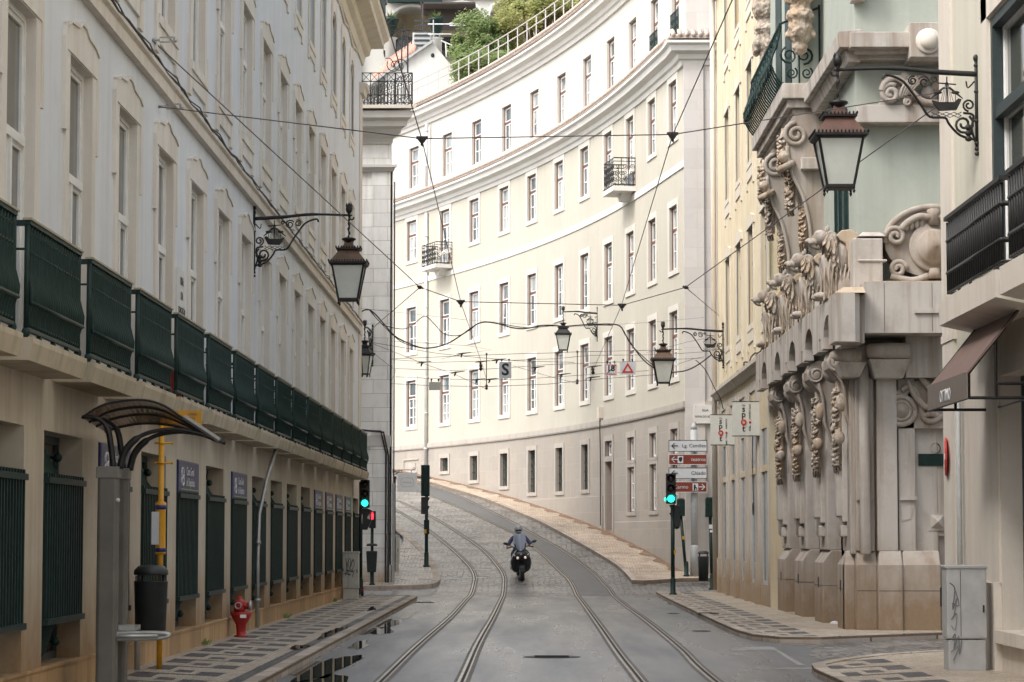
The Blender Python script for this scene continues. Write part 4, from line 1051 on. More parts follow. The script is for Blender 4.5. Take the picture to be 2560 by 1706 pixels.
for y in (73.5, 70.45, 67.35, 64.25, 61.2): 
    m.box(XR-.05, XR, y-.22, y+.22, .0, 5.2); m.box(XR-.09, XR, y-.30, y+.30, -.05, 1.0); m.box(XR-.08, XR, y-.28, y+.28, 4.3, 4.4)
m.sweep([(0,5.45),(.10,5.45),(.14,5.55),(.22,5.60),(.22,5.70),(0,5.74)], [((XR,58.4,0),(-1,0)),((XR,74,0),(-1,1)),((9,74,0),(0,1))]); m.build('pilasters', YB_STONE, YB)
m = MB(); m.tube([(XR-.12, 73.85, .1), (XR-.12, 73.85, 18)], .08, 8); m.build('downpipe', YB_STONE, YB)
for z_ in []: pass
m = MB(); m.sweep([(0,17.0),(.1,17.0),(.15,17.2),(.45,17.35),(.5,17.6),(0,17.7)], [((XR,58.4,0),(-1,0)),((XR,74,0),(-1,1)),((16,74,0),(0,1))]); m.build('cornice', YB_STONE, YB)
SURY = plaster('yellow_building_surrounds', (.66,.60,.50), (.42,.32,.2), .45)
for H, zz, tr in ((2.38, 6.72, 1.55), (2.4, 10.7, 1.6), (2.2, 14.7, 1.45)):
    f = frame_window(1.44, H, .16, DARK_FRAME, PANE_M, None, None, tr=tr, fw=.08); q = MB(); h = .72
    q.box(-h-.2, -h, -.03, .02, -.14, H+.05); q.box(h, h+.2, -.03, .02, -.14, H+.05); q.prism([(-h-.3, H), (-h-.3, H+.18), (-.3, H+.30), (.3, H+.30), (h+.3, H+.18), (h+.3, H)], -.045, .02)
    q.box(-h, h, -.045, .03, -.14, 0); q.box(-h-.3, -h-.05, -.035, .02, -.62, -.14); q.box(h+.05, h+.3, -.035, .02, -.62, -.14); q.box(-h-.05, h+.05, -.03, .02, -.42, -.14)
    sub(q.build('surround', SURY), f)
    for c in YC: copy_to(f, YB, wallM((XR, c, zz), (1, 0)))
    hide_proto(f)
f = simple_pane(1.9, 4.6, .10, GREY_METAL, PANE_C, 2); q = MB(); q.box(-.95, .95, .03, .09, 2.6, 2.75); q.box(-.9, .9, .04, .09, 3.6, 4.55); sub(q.build('transom', plain('cream_transom', (.55,.45,.28), .6)), f)
for y in (72.0, 68.9, 65.8, 62.7, 59.9): copy_to(f, YB, wallM((XR, y, .5), (1, 0)))
hide_proto(f)
m = MB(); m.spiral((XR-.13, 61.2, 2.25), .16, .13, 2, .012, (Vector((0,1,0)), Vector((0,0,1)))); m.tube([(XR-.13, 61.2, 4.3), (XR-.14, 61.25, 3.3), (XR-.13, 61.05, 2.3)], .01, 4); m.build('loose_cable', CABLE, YB)
m = MB(); m.tube([(XR-.05-.03*math.sin(i*1.9), 58.5+i*.52, 5.95+.06*math.sin(i*1.3)-.01*i) for i in range(30)], .02, 5); m.build('cable_bundle', CABLE, YB)
# ================= CARVED GREEN BUILDING =================
GB = thing('carved_building', 'green plastered corner building loaded with carved stone lions, scrolls and piers', 'building', (XR, 51, PV(50)))
XW, YF = 5.75, 44.9
STAINED = plaster('rust_stained_stone', (.47,.38,.28), (.32,.21,.12), .8)
m = MB(); m.box(XW, 14, YF+.1, 58.4, -.1, 19); m.box(XW-.05, 14, YF, YF+.1, 4.95, 19); m.build('upper_wall', GREEN_PLASTER, GB)
m = MB(); m.box(XR+.35, 14, YF-.12, 58.4, -.1, 4.95); m.build('lower_wall', GREEN_STONE, GB)
piers = [(55.1,56.7),(51.6,53.1),(48.0,49.4),(44.75,45.75)]
def pier_mesh():
    m = MB()
    m.prism([(0,0),(.42,0),(.42,1.35),(.16,1.35),(0,1.12)], 0, 1.5, 'xz')     # plinth with bevelled top
    m.box(.10, .42, .06, 1.44, 1.35, 4.75); m.box(.02, .12, .42, 1.08, 1.85, 4.3)
    m.prism([(.55,1.95),(.95,1.95),(.95,3.25),(.75,3.62),(.55,3.25)], -.07, .1, 'yz'); m.prism([(.60,1.95),(.90,1.95),(.75,1.62)], -.05, .1, 'yz')
    m.box(.0, .14, .5, 1.0, 1.6, 1.8)
    return m
MBoss = MB()
for a, b in piers:
    m = pier_mesh(); k = (b-a)/1.5
    m.v = [(XR+x, a+y*k, z) for x, y, z in m.v]; m.build('pier', GREEN_STONE, GB, bevel=.02)
    # small slots in the plinth
    s_ = MB(); s_.lathe([(.07,-.012),(.07,0)], (XR-.004+.012, (a+b)/2, .72), 10, 'x'); s_.box(XR-.008, XR, (a+b)/2-.07, (a+b)/2+.07, .72, .85); s_.build('slot', GROOVE, GB)
# volute consoles above each pier
def console():
    m = MB()
    pr = [(.42,2.9),(.30,3.1),(.16,3.35),(.06,3.7),(.03,4.0),(-.02,4.25),(-.12,4.38),(-.22,4.50),(-.24,4.64),(-.18,4.78),(-.05,4.84),(.42,4.84)]
    m.prism(pr, .12, .95, 'xz')
    for y in (.10, .97):
        m.spiral((-.09, y, 4.58), .15, .02, 2.1, .032, a0=2.6, n=6, steps=14); m.lathe([(.05,-.03),(.06,0),(.05,.03)], (-.09, y, 4.58), 10, 'y')
    m.tube([(-.05,.1,4.42),(.03,.1,4.15),(.06,.1,3.7),(.18,.1,3.35),(.34,.1,3.15)], .03, 6)
    return m
from mathutils import Euler
def leafp(m, c, L, wd, rot, th=.018):      # a curled, ribbed acanthus leaf
    Rm = rot.to_matrix(); vs = []; fs = []; n = 6
    for i in range(n+1):
        t = i/n; w_ = wd*math.sin(math.pi*min(1, t*.92+.08))**.7*(1+.18*math.sin(t*19)); cz = -.35*L*t*t
        for k, q in enumerate((-1, -.5, 0, .5, 1)): vs.append(Vector(c) + Rm @ Vector((L*t, w_*q, cz + (.25*wd if k in (1, 3) else (-.05*wd if k == 2 else -.1*wd)))))
    for i in range(n):
        for k in range(4): fs.append((i*5+k, i*5+k+1, (i+1)*5+k+1, (i+1)*5+k))
    b = len(vs); vs += [v - Rm @ Vector((0, 0, th)) for v in vs]; fs += [tuple(b+i for i in f[::-1]) for f in fs]
    edge = [(i*5, (i+1)*5) for i in range(n)] + [(i*5+4, (i+1)*5+4) for i in range(n)]
    fs += [(a_, b_, b+b_, b+a_) for a_, b_ in edge]
    m.add(vs, fs, True)
def garland(m, x, y0, z0, n, seed, sy=.5, sx=.12, dz=.15):
    rr = random.Random(seed); H = n*dz; m.tube([(x, y0, z0+.1), (x, y0, z0-H)], .06, 6)
    for i in range(n*2):
        t = (i+.5)/(n*2); z = z0 - H*t; wdt = .45+.55*math.sin(math.pi*(t*.8+.15))
        for s_ in (-1, 1):
            leafp(m, (x-.02, y0+s_*.03, z), .26*wdt*sy*1.5, .055+.02*rr.random(), Euler((rr.uniform(-.3,.3), rr.uniform(.1,.5), math.pi + s_*rr.uniform(.7,1.35))))
        if i % 2: 
            for k in range(4): a = rr.uniform(0, 6.28); m.ell((x-sx*.75, y0+.05*math.cos(a), z+.05*math.sin(a)), (.032,.032,.032), None, 8, 6)
    for k in range(5): leafp(m, (x-.05, y0, z0-H+.05), .2, .045, Euler((0, .9+.25*k, math.pi + (k-2)*.5)))
for i, (a, b) in enumerate(piers):
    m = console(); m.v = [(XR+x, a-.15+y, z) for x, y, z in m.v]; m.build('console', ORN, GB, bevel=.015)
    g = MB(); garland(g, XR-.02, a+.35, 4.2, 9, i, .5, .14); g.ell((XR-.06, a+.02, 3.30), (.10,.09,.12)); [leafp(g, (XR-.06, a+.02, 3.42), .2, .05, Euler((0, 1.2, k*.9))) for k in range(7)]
    g.ell((XR-.02, a-.02, 3.9), (.10,.07,.16)); g.build('garland', GRIME_AND_SHADE, GB)
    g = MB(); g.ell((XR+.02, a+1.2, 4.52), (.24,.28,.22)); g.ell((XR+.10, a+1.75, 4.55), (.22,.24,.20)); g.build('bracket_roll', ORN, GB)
# ledge with arched cut outs
XLg = 5.1
poly = [(43.95, 5.66), (58.3, 5.63), (58.3, 4.84)]
y = 57.6
while y > 45:
    w_ = .62
    poly += [(y, 4.84), (y, 5.05), (y-.25, 5.05), (y-.25, 4.84), (y-.7, 4.84), (y-.7, 5.02)] + [(y-.7-w_+w_*math.cos(math.pi*t/8), 5.04+.34*math.sin(math.pi*t/8)) for t in range(9)] + [(y-.7-2*w_, 5.02), (y-.7-2*w_, 4.84)]
    y -= 3.0
poly += [(43.95, 4.84)]
m = MB(); m.prism(poly, XLg, XLg+.16, 'yz'); m.box(XLg+.16, 5.9, 43.9, 58.3, 5.40, 5.64); pass
m.build('ledge', GREEN_STONE, GB)
m = MB(); m.prism([(XLg-.02, 43.05), (5.42, 43.05), (5.42, 43.10), (5.50, 43.16), (5.53, 43.30), (5.50, 43.42), (5.62, 43.42), (5.62, 44.9), (XLg+.2, 44.9), (XLg+.2, 43.94), (XLg-.02, 43.94)], 4.83, 5.64, 'xy'); m.build('corner_ledge', GREEN_STONE, GB)
m = MB(); m.add([(XLg-.02,43.05,5.642),(5.60,43.05,5.642),(5.60,44.9,5.642),(XLg-.02,44.9,5.642),(XLg+.16,43.3,5.76),(5.60,43.3,5.76),(5.60,44.9,5.76),(XLg+.16,44.9,5.76)], [(0,1,5,4),(1,2,6,5),(3,0,4,7),(4,5,6,7)]); m.build('weathered_top', STAINED, GB)
m = MB(); m.add([(5.62,43.4,5.862),(9,43.4,5.862),(9,44.4,5.97),(5.75,44.4,5.97)], [(0,1,2,3)]); m.build('weathered_top', STAINED, GB)
a = at(2177, 720, 43.4); b = at(2283, 849, 43.4)
m = MB(); m.box(5.62, 7.1, 43.4, 44.9, 5.0, 5.86); m.build('front_ledge', GREEN_STONE, GB)
m = MB(); m.box(6.42, 9, 44.2, 44.9, 4.3, 5.02); m.build('recess', GREEN_STONE, GB)
m = MB(); m.box(6.45, 9.0, 43.36, 43.39, 5.33, 5.42); m.build('moulding', GREEN_STONE, GB)
# roll capitals and corner shafts
def fbox(m, x0, y0, x1, y1, Yf, dep, grow=0):      # photo rectangle on a frontal plane
    p = at(x0, y0, Yf); q = at(x1, y1, Yf); m.box(p.x-grow, q.x+grow, Yf, Yf+dep, q.z-grow, p.z+grow)
m = MB()
for x0, x1, z_, r in ((5.16,5.62,4.66,.11),(5.73,6.44,4.74,.13)):
    m.lathe([(r*.45,x0-.03),(r*.9,x0+.03),(r*1.04,(x0+x1)/2),(r,x1)], (0, 43.95, z_), 18, 'x')
m.build('roll_capital', ORN, GB)
m = MB()
m.frus(5.48, 44.35, 4.30, .14, .25, 4.55, .24, .42); m.frus(6.12, 44.35, 4.28, .24, .22, 4.60, .36, .42); m.tube([(5.72,44.35,1.3),(5.72,44.35,4.84)], .09, 12)
m.box(5.58, 5.90, 44.46, 44.9, 1.35, 4.30); m.box(5.93, 6.28, 44.36, 44.9, 1.35, 4.30); m.box(6.31, 6.60, 44.45, 44.9, 1.35, 4.30); m.box(5.5, 7, 44.6, 44.9, 1.3, 4.9)
m.build('corner_shaft', GREEN_STONE, GB, bevel=.02)
m = MB()
for x0, x1, y0 in ((5.40,5.58,44.62),(5.56,5.92,44.36),(5.915,6.33,44.20),(6.325,6.98,44.26)):
    m.add([(x0,y0,-.1),(x1,y0,-.1),(x1,44.95,-.1),(x0,44.95,-.1),(x0,y0,1.12),(x1,y0,1.12),(x1,44.95,1.12),(x0,44.95,1.12),(x0+.04,y0+.16,1.36),(x1-.0,y0+.16,1.36),(x1-.0,44.95,1.36),(x0+.04,44.95,1.36)],
          [(0,3,2,1),(0,1,5,4),(1,2,6,5),(3,0,4,7),(2,3,7,6),(4,5,9,8),(5,6,10,9),(7,4,8,11),(8,9,10,11)])
m.box(6.98, 9, 44.27, 44.95, -.1, .63); m.build('corner_plinth', GREEN_STONE, GB, bevel=.025)
# shadow coves at the shaft feet
for x0, x1, yy in ((5.60,5.84,44.455),(6.34,6.58,44.445)):
    m = MB()
    m.prism([(x0, 2.22), (x1, 2.22), (x1, 2.16), ((x0+x1)/2+.04, 1.90), (x0+.02, 1.86)], yy-.006, yy, 'xz')
    m.prism([(x0-.02, 2.22), (x1+.03, 2.22), (x1+.03, 2.30), (x0-.02, 2.27)], yy-.05, yy, 'xz'); m.build('cove', GREEN_STONE, GB)
# front arched panel, roundel, plaque, pyramid boss and niche
p0 = at(2279, 1067, 44.6); p1 = at(2384, 1306, 44.6); w_ = (p1.x-p0.x)
pts = [(p1.x+.5, p1.z), (p1.x+.5, p0.z)] ; arc = [(p0.x+.55-.55*math.cos(math.pi*t/16), p0.z-.22+.22*math.sin(math.pi*t/16)) for t in range(9)]
m = MB(); m.prism([(p0.x, p1.z)] + arc + [(9, p0.z), (9, p1.z)], 44.62, 44.8, 'xz'); fbox(m, 2307, 1306, 2379, 1341, 44.62, .1)
m.build('arched_panel', GREEN_STONE, GB, bevel=.012)
m = MB(); c = at(2339, 1121, 44.6); m.lathe([(.085,-.02),(.075,.02),(.0,.03)], (c.x, 44.61, c.z), 18, 'y', False); m.build('roundel', GROOVE, GB)  # shade inside the round recess put into its dark colour
m = MB(); fbox(m, 2296, 1135, 2374, 1165, 44.58, .05); m.build('name_plaque', IRON_GREEN, GB)
m = MB(); a = at(2320, 1282, 44.6); b = at(2365, 1327, 44.6); m.box(a.x, b.x, 44.585, 44.63, b.z, a.z); cx, cz = (a.x+b.x)/2, (a.z+b.z)/2; h = (b.x-a.x)/2-.04
m.add([(cx-h,44.585,cz-h),(cx+h,44.585,cz-h),(cx+h,44.585,cz+h),(cx-h,44.585,cz+h),(cx,44.46,cz)], [(0,1,4),(1,2,4),(2,3,4),(3,0,4)]); m.build('pyramid_boss', GREEN_STONE, GB)
m = MB(); a = at(2302, 1472, 44.2); m.prism([(a.x, .74), (7.6, .74), (7.6, .42), (a.x+.25, .42), (a.x+.06, .5), (a.x, .62)], 44.262, 44.27, 'xz'); m.build('niche', GROOVE, GB)  # thin dark sheet on the plinth, painting the shade of a recess
# scroll ornament over the panel
U, V = Vector((1,0,0)), Vector((0,0,1))
def pxp(x, y, Y): p = at(1600+x/2.45, 533+y/2.45, Y); return p
m = MB()
c = pxp(1600, 1210, 44.4); 
for r, t in ((.24,.05),(.16,.035)): m.tube([(c.x+r*math.cos(a*.4), 44.42, c.z+r*math.sin(a*.4)) for a in range(17)], t, 6)
m.lathe([(.14,0),(.13,-.05),(.05,-.08),(.01,-.14)], (c.x, 44.45, c.z), 16, 'y')
path = [pxp(*q, 44.42) for q in ((1600,1085),(1650,1060),(1690,1100),(1720,1180),(1740,1260),(1800,1275),(1880,1230),(1960,1280))]; m.tube(smooth(path, 4), .05, 7)
path = [pxp(*q, 44.36) for q in ((1640,1020),(1660,1075),(1690,1130),(1760,1190),(1790,1110),(1720,1000),(1690,950),(1730,925),(1790,930))]; m.tube(smooth(path, 4), [.03+.03*math.sin(i*.1) for i in range(33)], 7)
m.spiral(pxp(1725, 950, 44.33), .14, .02, 1.8, .04, a0=1.2, n=7, steps=14)
for i in range(6): q = pxp(1770+30*i, 930+6*i, 44.33); m.ell(q, (.055,.12,.15))
for i in range(8): q = pxp(1740+24*i, 1240-10*math.sin(i), 44.42); m.ell(q, (.05,.05,.06))
m.spiral(pxp(1560, 1110, 44.42), .13, .04, 1.0, .03, a0=1.5, n=6)
m.prism([(c.x-.33, c.z-.3), (c.x+.9, c.z-.3), (c.x+.9, 4.25), (c.x+.25, 4.25), (c.x+.05, 3.9), (c.x-.33, 3.7)], 44.45, 44.7, 'xz')
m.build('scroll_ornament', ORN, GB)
# cartouche above the front ledge
m = MB(); c = pxp(1805, 205, 44.3)
sh_ = [(c.x+.62*math.cos(t)*1.35, c.z+.08+(.62 if math.sin(t) > 0 else .60)*math.sin(t)) for t in [i*2*math.pi/28 for i in range(28)]]
m.prism(sh_, 44.42, 44.9, 'xz')
m.tube([(x, 44.42, z) for x, z in sh_[0:15]], .06, 7)
m.lathe([(.43,0),(.43,-.06),(.39,-.08),(.31,-.08),(.31,-.12),(.27,-.16),(.12,-.22),(.015,-.30)], (c.x, 44.42, c.z), 28, 'y')
m.tube([(c.x, 44.36, c.z+.38), (c.x, 44.34, c.z+.55), (c.x, 44.36, c.z+.62)], [.10,.09,.13], 10); m.tube([(c.x, 44.36, c.z-.38), (c.x, 44.34, c.z-.55)], [.09,.12], 10)
for s in (-1, 1):
    m.spiral((c.x+s*.66, 44.36, c.z+.18), .17, .03, 1.6*s, .045, a0=0 if s > 0 else math.pi, n=7, steps=14)
    m.spiral((c.x+s*.62, 44.36, c.z-.38), .15, .03, -1.6*s, .045, a0=0, n=7, steps=14)
    m.tube(smooth([Vector((c.x+s*.05, 44.34, c.z+.50)), Vector((c.x+s*.25, 44.32, c.z+.52)), Vector((c.x+s*.45, 44.34, c.z+.42)), Vector((c.x+s*.56, 44.36, c.z+.30))], 4), [.06]*13, 7)
    for k in range(4): m.ell((c.x+s*(.2+.09*k), 44.36, c.z+.43-.02*k), (.05,.04,.10), None, 8, 6)
    m.tube(smooth([Vector((c.x+s*.1, 44.36, c.z-.5)), Vector((c.x+s*.4, 44.34, c.z-.58)), Vector((c.x+s*.75, 44.36, c.z-.50))], 4), .06, 7)
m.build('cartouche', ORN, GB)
m = MB(); fbox(m, 2133, 596, 2208, 727, 44.2, .7); m.box(5.62, 6.12, 44.17, 44.9, 6.28, 6.32); m.frus(5.87, 44.55, 6.72, .25, .35, 6.80, .15, .25); m.build('attic_block', GREEN_STONE, GB, bevel=.02)
# front upper mouldings
m = MB()
fbox(m, 2126, 80, 2290, 118, 44.2, .8); fbox(m, 2136, 118, 2290, 133, 44.4, .6); fbox(m, 2146, 133, 2290, 150, 44.6, .35)
fbox(m, 2275, 56, 2363, 143, 44.05, .9); fbox(m, 2283, 143, 2420, 152, 44.3, .6)
fbox(m, 2143, 262, 2420, 306, 44.55, .4); fbox(m, 2200, 250, 2420, 262, 44.6, .35)
m.sweep([(0,10.02),(.38,10.02),(.40,10.30),(0,10.34)], [((XW,44.4,0),(-1,0)),((XW,50.2,0),(-1,0))]); m.sweep([(0,9.8),(.2,9.8),(.28,10.0),(0,10.02)], [((XW,44.6,0),(-1,0)),((XW,50.2,0),(-1,0))])
m.box(5.62, 5.86, 44.7, 45.0, 10.9, 11.9); m.box(5.5, 5.95, 44.5, 45.0, 11.2, 11.5)
m.build('upper_cornice', GREEN_STONE, GB, bevel=.012)
m = MB(); c = at(2322, 102, 44.0); m.lathe([(.22,0),(.22,-.03),(.20,-.05)], (c.x, 44.05, c.z), 24, 'y'); m.ell((c.x, 43.99, c.z), (.155,.10,.155), None, 20, 12); m.build('stone_ball', LIME, GB)
m = MB(); rr = random.Random(5)
P3 = lambda x, y, Y: at(1600+x/2.45, y/2.45, Y)
m.tube(smooth([P3(*q, 44.5) for q in ((1480,560),(1500,510),(1560,480),(1620,510),(1700,600),(1760,630),(1860,630))], 4), .06, 7)
m.spiral(P3(1535, 575, 44.5), .17, .03, 1.7, .05, a0=1, n=7, steps=14); m.spiral(P3(1640, 625, 44.5), .07, .02, 1.5, .03, a0=1, n=6)
for i in range(14): m.ell(P3(1580+rr.uniform(0, 290), 470+rr.uniform(0, 130), 44.6), (.08+.06*rr.random(),.06,.06+.06*rr.random()), None, 8, 6)
for i in range(5): m.tube(smooth([P3(1590+14*i, 600-5*i, 44.5), P3(1620+20*i, 520, 44.45), P3(1700+18*i, 470, 44.5)], 4), .03, 6)
m.build('carved_foliage', ORN, GB)
# upper balcony on two great consoles, with bellied ironwork
m = MB(); m.box(4.95, XW+.1, 50.2, 57.2, 10.12, 10.42); m.box(5.05, XW+.1, 50.3, 57.1, 9.95, 10.12); m.box(5.16, XW+.1, 50.4, 57.0, 9.84, 9.95); m.box(5.3, XW+.05, 50.15, 50.6, 8.72, 8.95); m.build('balcony', GREEN_STONE, GB, bevel=.015)
for a in (50.35, 54.6):
    m = MB(); pr = [(XW+.1,7.0),(5.75,6.95),(5.62,7.05),(5.52,7.35),(5.47,7.75),(5.36,8.2),(5.16,8.65),(5.06,9.05),(5.05,9.4),(5.10,9.7),(5.2,9.84),(XW+.1,9.84)]
    m.prism(pr, a, a+.75, 'xz')
    for y in (a-.02, a+.77):
        m.spiral((5.22, y, 9.42), .24, .03, 1.9, .05, a0=1.6, n=7, steps=14); m.spiral((5.62, y, 7.30), .16, .02, -1.6, .04, a0=3.6, n=7, steps=12)
        m.tube(smooth([Vector((5.04,y,9.2)), Vector((5.12,y,8.7)), Vector((5.34,y,8.22)), Vector((5.46,y,7.7)), Vector((5.5,y,7.3))], 4), .04, 6)
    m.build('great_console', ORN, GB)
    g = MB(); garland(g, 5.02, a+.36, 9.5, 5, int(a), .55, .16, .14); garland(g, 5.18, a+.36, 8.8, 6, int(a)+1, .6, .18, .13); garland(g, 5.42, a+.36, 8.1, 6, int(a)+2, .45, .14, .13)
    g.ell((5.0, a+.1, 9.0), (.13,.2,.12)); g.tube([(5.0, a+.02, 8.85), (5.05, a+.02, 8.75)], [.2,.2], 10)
    g.build('garland', GRIME_AND_SHADE, GB)
m = MB()
def belly(z): return [(.0,0),(.10,.12),(.20,.32),(.22,.5),(.12,.78),(.05,1.05),(.05,1.2)][z]
for i in range(26):
    y = 50.45+i*.26; m.tube(smooth([Vector((4.98-belly(k)[0], y, 10.42+belly(k)[1])) for k in range(7)], 2), .018, 4)
for i in range(12):
    y = 50.6+i*.54; m.spiral((4.76, y, 10.85), .22, .04, 1.5, .024, (Vector((0,1,0)), Vector((.1,0,1))), i, 4, 10); m.spiral((4.88, y, 11.3), .14, .04, -1.5, .02, (Vector((0,1,0)), Vector((0,0,1))), i, 4, 8)
for z_, o_ in ((10.45,0),(10.74,.2),(10.92,.22),(11.62,.05)): m.tube([(4.98-o_, 50.4, z_), (4.98-o_, 57, z_)], .025, 5)
for x0 in (5.1, 5.4): m.spiral((x0, 50.4, 11.0), .18, .03, 1.7, .022, a0=x0*9, n=4, steps=10); m.spiral((x0+.05, 50.4, 10.65), .12, .03, -1.5, .018, a0=1, n=4, steps=10)
m.tube([(4.93, 50.4, 11.62), (5.7, 50.4, 11.95)], .025, 5); m.tube([(5.70, 50.4, 10.42), (5.70, 50.4, 12.0)], .02, 4); m.tube([(5.3, 50.4, 10.42), (5.3, 50.4, 11.75)], .016, 4)
m.build('bellied_railing', IRON_GREEN, GB)
for (x, y, z_) in ((5.30, 50.15, 10.95), (5.22, 56.4, 11.9)):
    m = MB(); m.lathe([(.02,0),(.10,.06),(.15,.16),(.13,.22),(.19,.32),(.24,.5),(.22,.66),(.26,.72),(.28,.78),(.26,.86),(.20,.90),(.20,1.0),(.28,1.1),(.32,1.3),(.25,1.6),(.3,1.9)], (x, y, z_), 18)
    rr = random.Random(int(y))
    for k in range(26): a = rr.uniform(0, 6.28); zz = rr.choice([.35,.5,1.15,1.35,1.6]); m.ell((x+.24*math.cos(a), y+.24*math.sin(a), z_+zz+rr.uniform(-.08,.08)), (.08,.08,.10), None, 8, 6)
    m.build('pendant', GRIME_AND_SHADE, GB, remesh=.02, disp=.07)
m = MB(); m.box(5.28, XW+.1, 50.5, 57, 10.42, 19); m.build('bay', GREEN_PLASTER, GB)
m = MB()
for y in (51.6, 53.6): m.box(5.262, 5.28, y, y+1.2, 10.5, 13.6)
m.build('bay_window', IRON_GREEN, GB)
for y0, y1, z0, z1 in ((46.4,47.9,6.9,9.3),(52.2,53.6,6.3,9.5)):
    f = frame_window(y1-y0, z1-z0, .10, IRON_GREEN, PANE_M, None, None, tr=(z1-z0)*.6); place_ = wallM((XW-.12, (y0+y1)/2, z0), (1, 0)); copy_to(f, GB, place_); hide_proto(f)
# lion figures crouching on the ledge
rt = lambda x, y, z: Euler((R(x), R(y), R(z)))
def lion():                 # trunk, head and legs, to be fused
    m = MB(); E = m.ell
    E((.20,0,.60), (.20,.17,.42), rt(0,14,0)); E((.06,0,1.0), (.15,.15,.17))
    E((-.13,0,1.06), (.15,.115,.12), rt(0,22,0)); E((-.29,0,.985), (.13,.072,.06), rt(0,14,0)); E((-.27,0,.905), (.10,.055,.032), rt(0,22,0)); E((-.405,0,1.0), (.03,.042,.03))
    for s in (-1, 1):
        E((-.19,s*.075,1.12), (.05,.022,.022)); E((-.02,s*.13,1.19), (.035,.022,.06)); E((-.33,s*.05,.97), (.05,.03,.035)); E((-.18,s*.085,1.07), (.02,.012,.02))
        E((-.02,s*.16,.44), (.085,.06,.34), rt(0,-20,0)); E((-.17,s*.16,.10), (.14,.07,.06)); E((.30,s*.15,.26), (.20,.09,.24)); E((.18,s*.19,.05), (.18,.06,.055))
    return m
def mane(seed):
    m = MB(); rr = random.Random(seed)
    for ring, (cx, cz, r, L) in enumerate(((-.02,1.04,.13,.22),(.06,1.0,.16,.26),(.13,.92,.17,.30),(.16,.78,.16,.30),(.12,.64,.14,.26))):
        for k in range(11):
            a = -2.4+4.8*k/10; leafp(m, (cx, r*math.sin(a), cz+r*.8*math.cos(a)), L*rr.uniform(.8,1.15), .042, Euler((a*.9, R(95)+rr.uniform(-.25,.2), rr.uniform(-.3,.3))))
    for k in range(7):
        for s in (-1, 1):
            x = -.10+.075*k; m.tube(smooth([Vector((x+.04,s*.16,.70-.02*k)), Vector((x,s*.215,.45)), Vector((x+.03*math.sin(k*2),s*.20,.22)), Vector((x-.02,s*.215,.0))], 3), .021, 6)
    m.tube([(.1,0,1.0),(.2,0,.3)], .1, 8)
    return m
for i, y in enumerate((44.95, 48.7, 52.4, 56.1)):
    tf = lambda m: [(5.20+x*.92, y+yy*1.2, 5.64+z*1.08) for x, yy, z in m.v]
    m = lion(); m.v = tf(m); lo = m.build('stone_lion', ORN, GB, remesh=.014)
    m = mane(i); m.v = tf(m); m.build('mane', GRIME_AND_SHADE, lo)
    m = MB(); pr = [(.34,.0),(.58,.0),(.58,1.06),(.52,1.20),(.40,1.27),(.22,1.25),(.14,1.16),(.20,1.08),(.30,1.02),(.34,.86)]
    m.prism([(5.20+x*.95, 5.64+z) for x, z in pr], y-.17, y+.17, 'xz'); m.build('scrolled_bracket', STAINED, GB, bevel=.02)
    m = MB(); m.box(5.36, XW, y+.75, y+1.5, 5.64, 6.2); m.frus(5.58, y+1.12, 6.2, .2, .36, 6.5, .12, .2); m.build('lion_pedestal', GREEN_STONE, GB, bevel=.02)
# ================= NEAREST RIGHT BUILDING =================
XN = 5.6
NB = thing('shop_building', 'nearest building on the right edge, with black balconies above a brown shop awning', 'building', (XN, 31, .02))
mpn = lambda u, z, d: (XN + d, u, z)
m = MB(); facade(m, mpn, 18, 34.9, 3.7, 19, [(28.3, 31.2, 4.5, 7.86), (24.0, 26.9, 4.5, 7.86)], .35)
m.box(XN+.6, 16, 10, 34.85, -.1, 19); m.add([(XN,34.9,-.1),(16,34.9,-.1),(16,34.9,19),(XN,34.9,19)], [(0,1,2,3)]); m.build('upper_wall', BEIGE_PLASTER, NB)
m = MB(); facade(m, mpn, 18, 34.9, -.1, 3.7, [(28.6, 30.9, .5, 3.5), (24.6, 26.9, .5, 3.5)], .4); m.build('shopfront_wall', LIME, NB)
m = MB(); m.box(XN-.035, XN, 34.0, 34.935, -.1, 19); m.box(XN-.05, XN, 33.95, 34.95, 4.18, 4.28); m.box(XN-.09, XN, 30.98, 31.95, -.1, 1.05); m.box(XN-.08, XN, 18, 28.55, -.1, .42); m.box(XN-.03, XN, 30.95, 31.7, 1.05, 3.6)
m.box(XN-.045, XN, 31.22, 31.6, 4.5, 8.2); m.box(XN-.045, XN, 28.0, 31.6, 7.88, 8.2); m.box(XN-.10, XN, 28.6, 30.95, .35, .5); m.build('quoins', LIME, NB)
m = MB(); m.sweep([(0,10.9),(.12,10.9),(.2,11.1),(0,11.2)], [((XN,18,0),(-1,0)),((XN,34.95,0),(-1,0))]); m.build('cornice', LIME, NB)
m = MB(); m.tube([(XN-.07, 33.5, .0), (XN-.07, 33.5, 3.9)], .035, 8); m.build('downpipe', GREY_METAL, NB)
f = frame_window(2.9, 3.36, .20, WHITE_PAINT, PANE_L, None, None, tr=2.2, fw=.12); q = MB(); q.box(-1.45, -1.33, .0, .12, 0, 3.36); q.box(1.33, 1.45, 0, .12, 0, 3.36); q.box(-1.33, 1.33, 0, .12, 3.24, 3.36); q.box(-1.33, 1.33, .02, .12, 2.12, 2.26); sub(q.build('outer_frame', DARK_FRAME), f)
for y in (29.75, 25.45): copy_to(f, NB, wallM((XN, y, 4.5), (1, 0)))
hide_proto(f)
f = simple_pane(2.3, 3.0, .3, DARK_FRAME, PANE_D, 3)
for y in (29.75, 25.75): copy_to(f, NB, wallM((XN, y, .5), (1, 0)))
hide_proto(f)
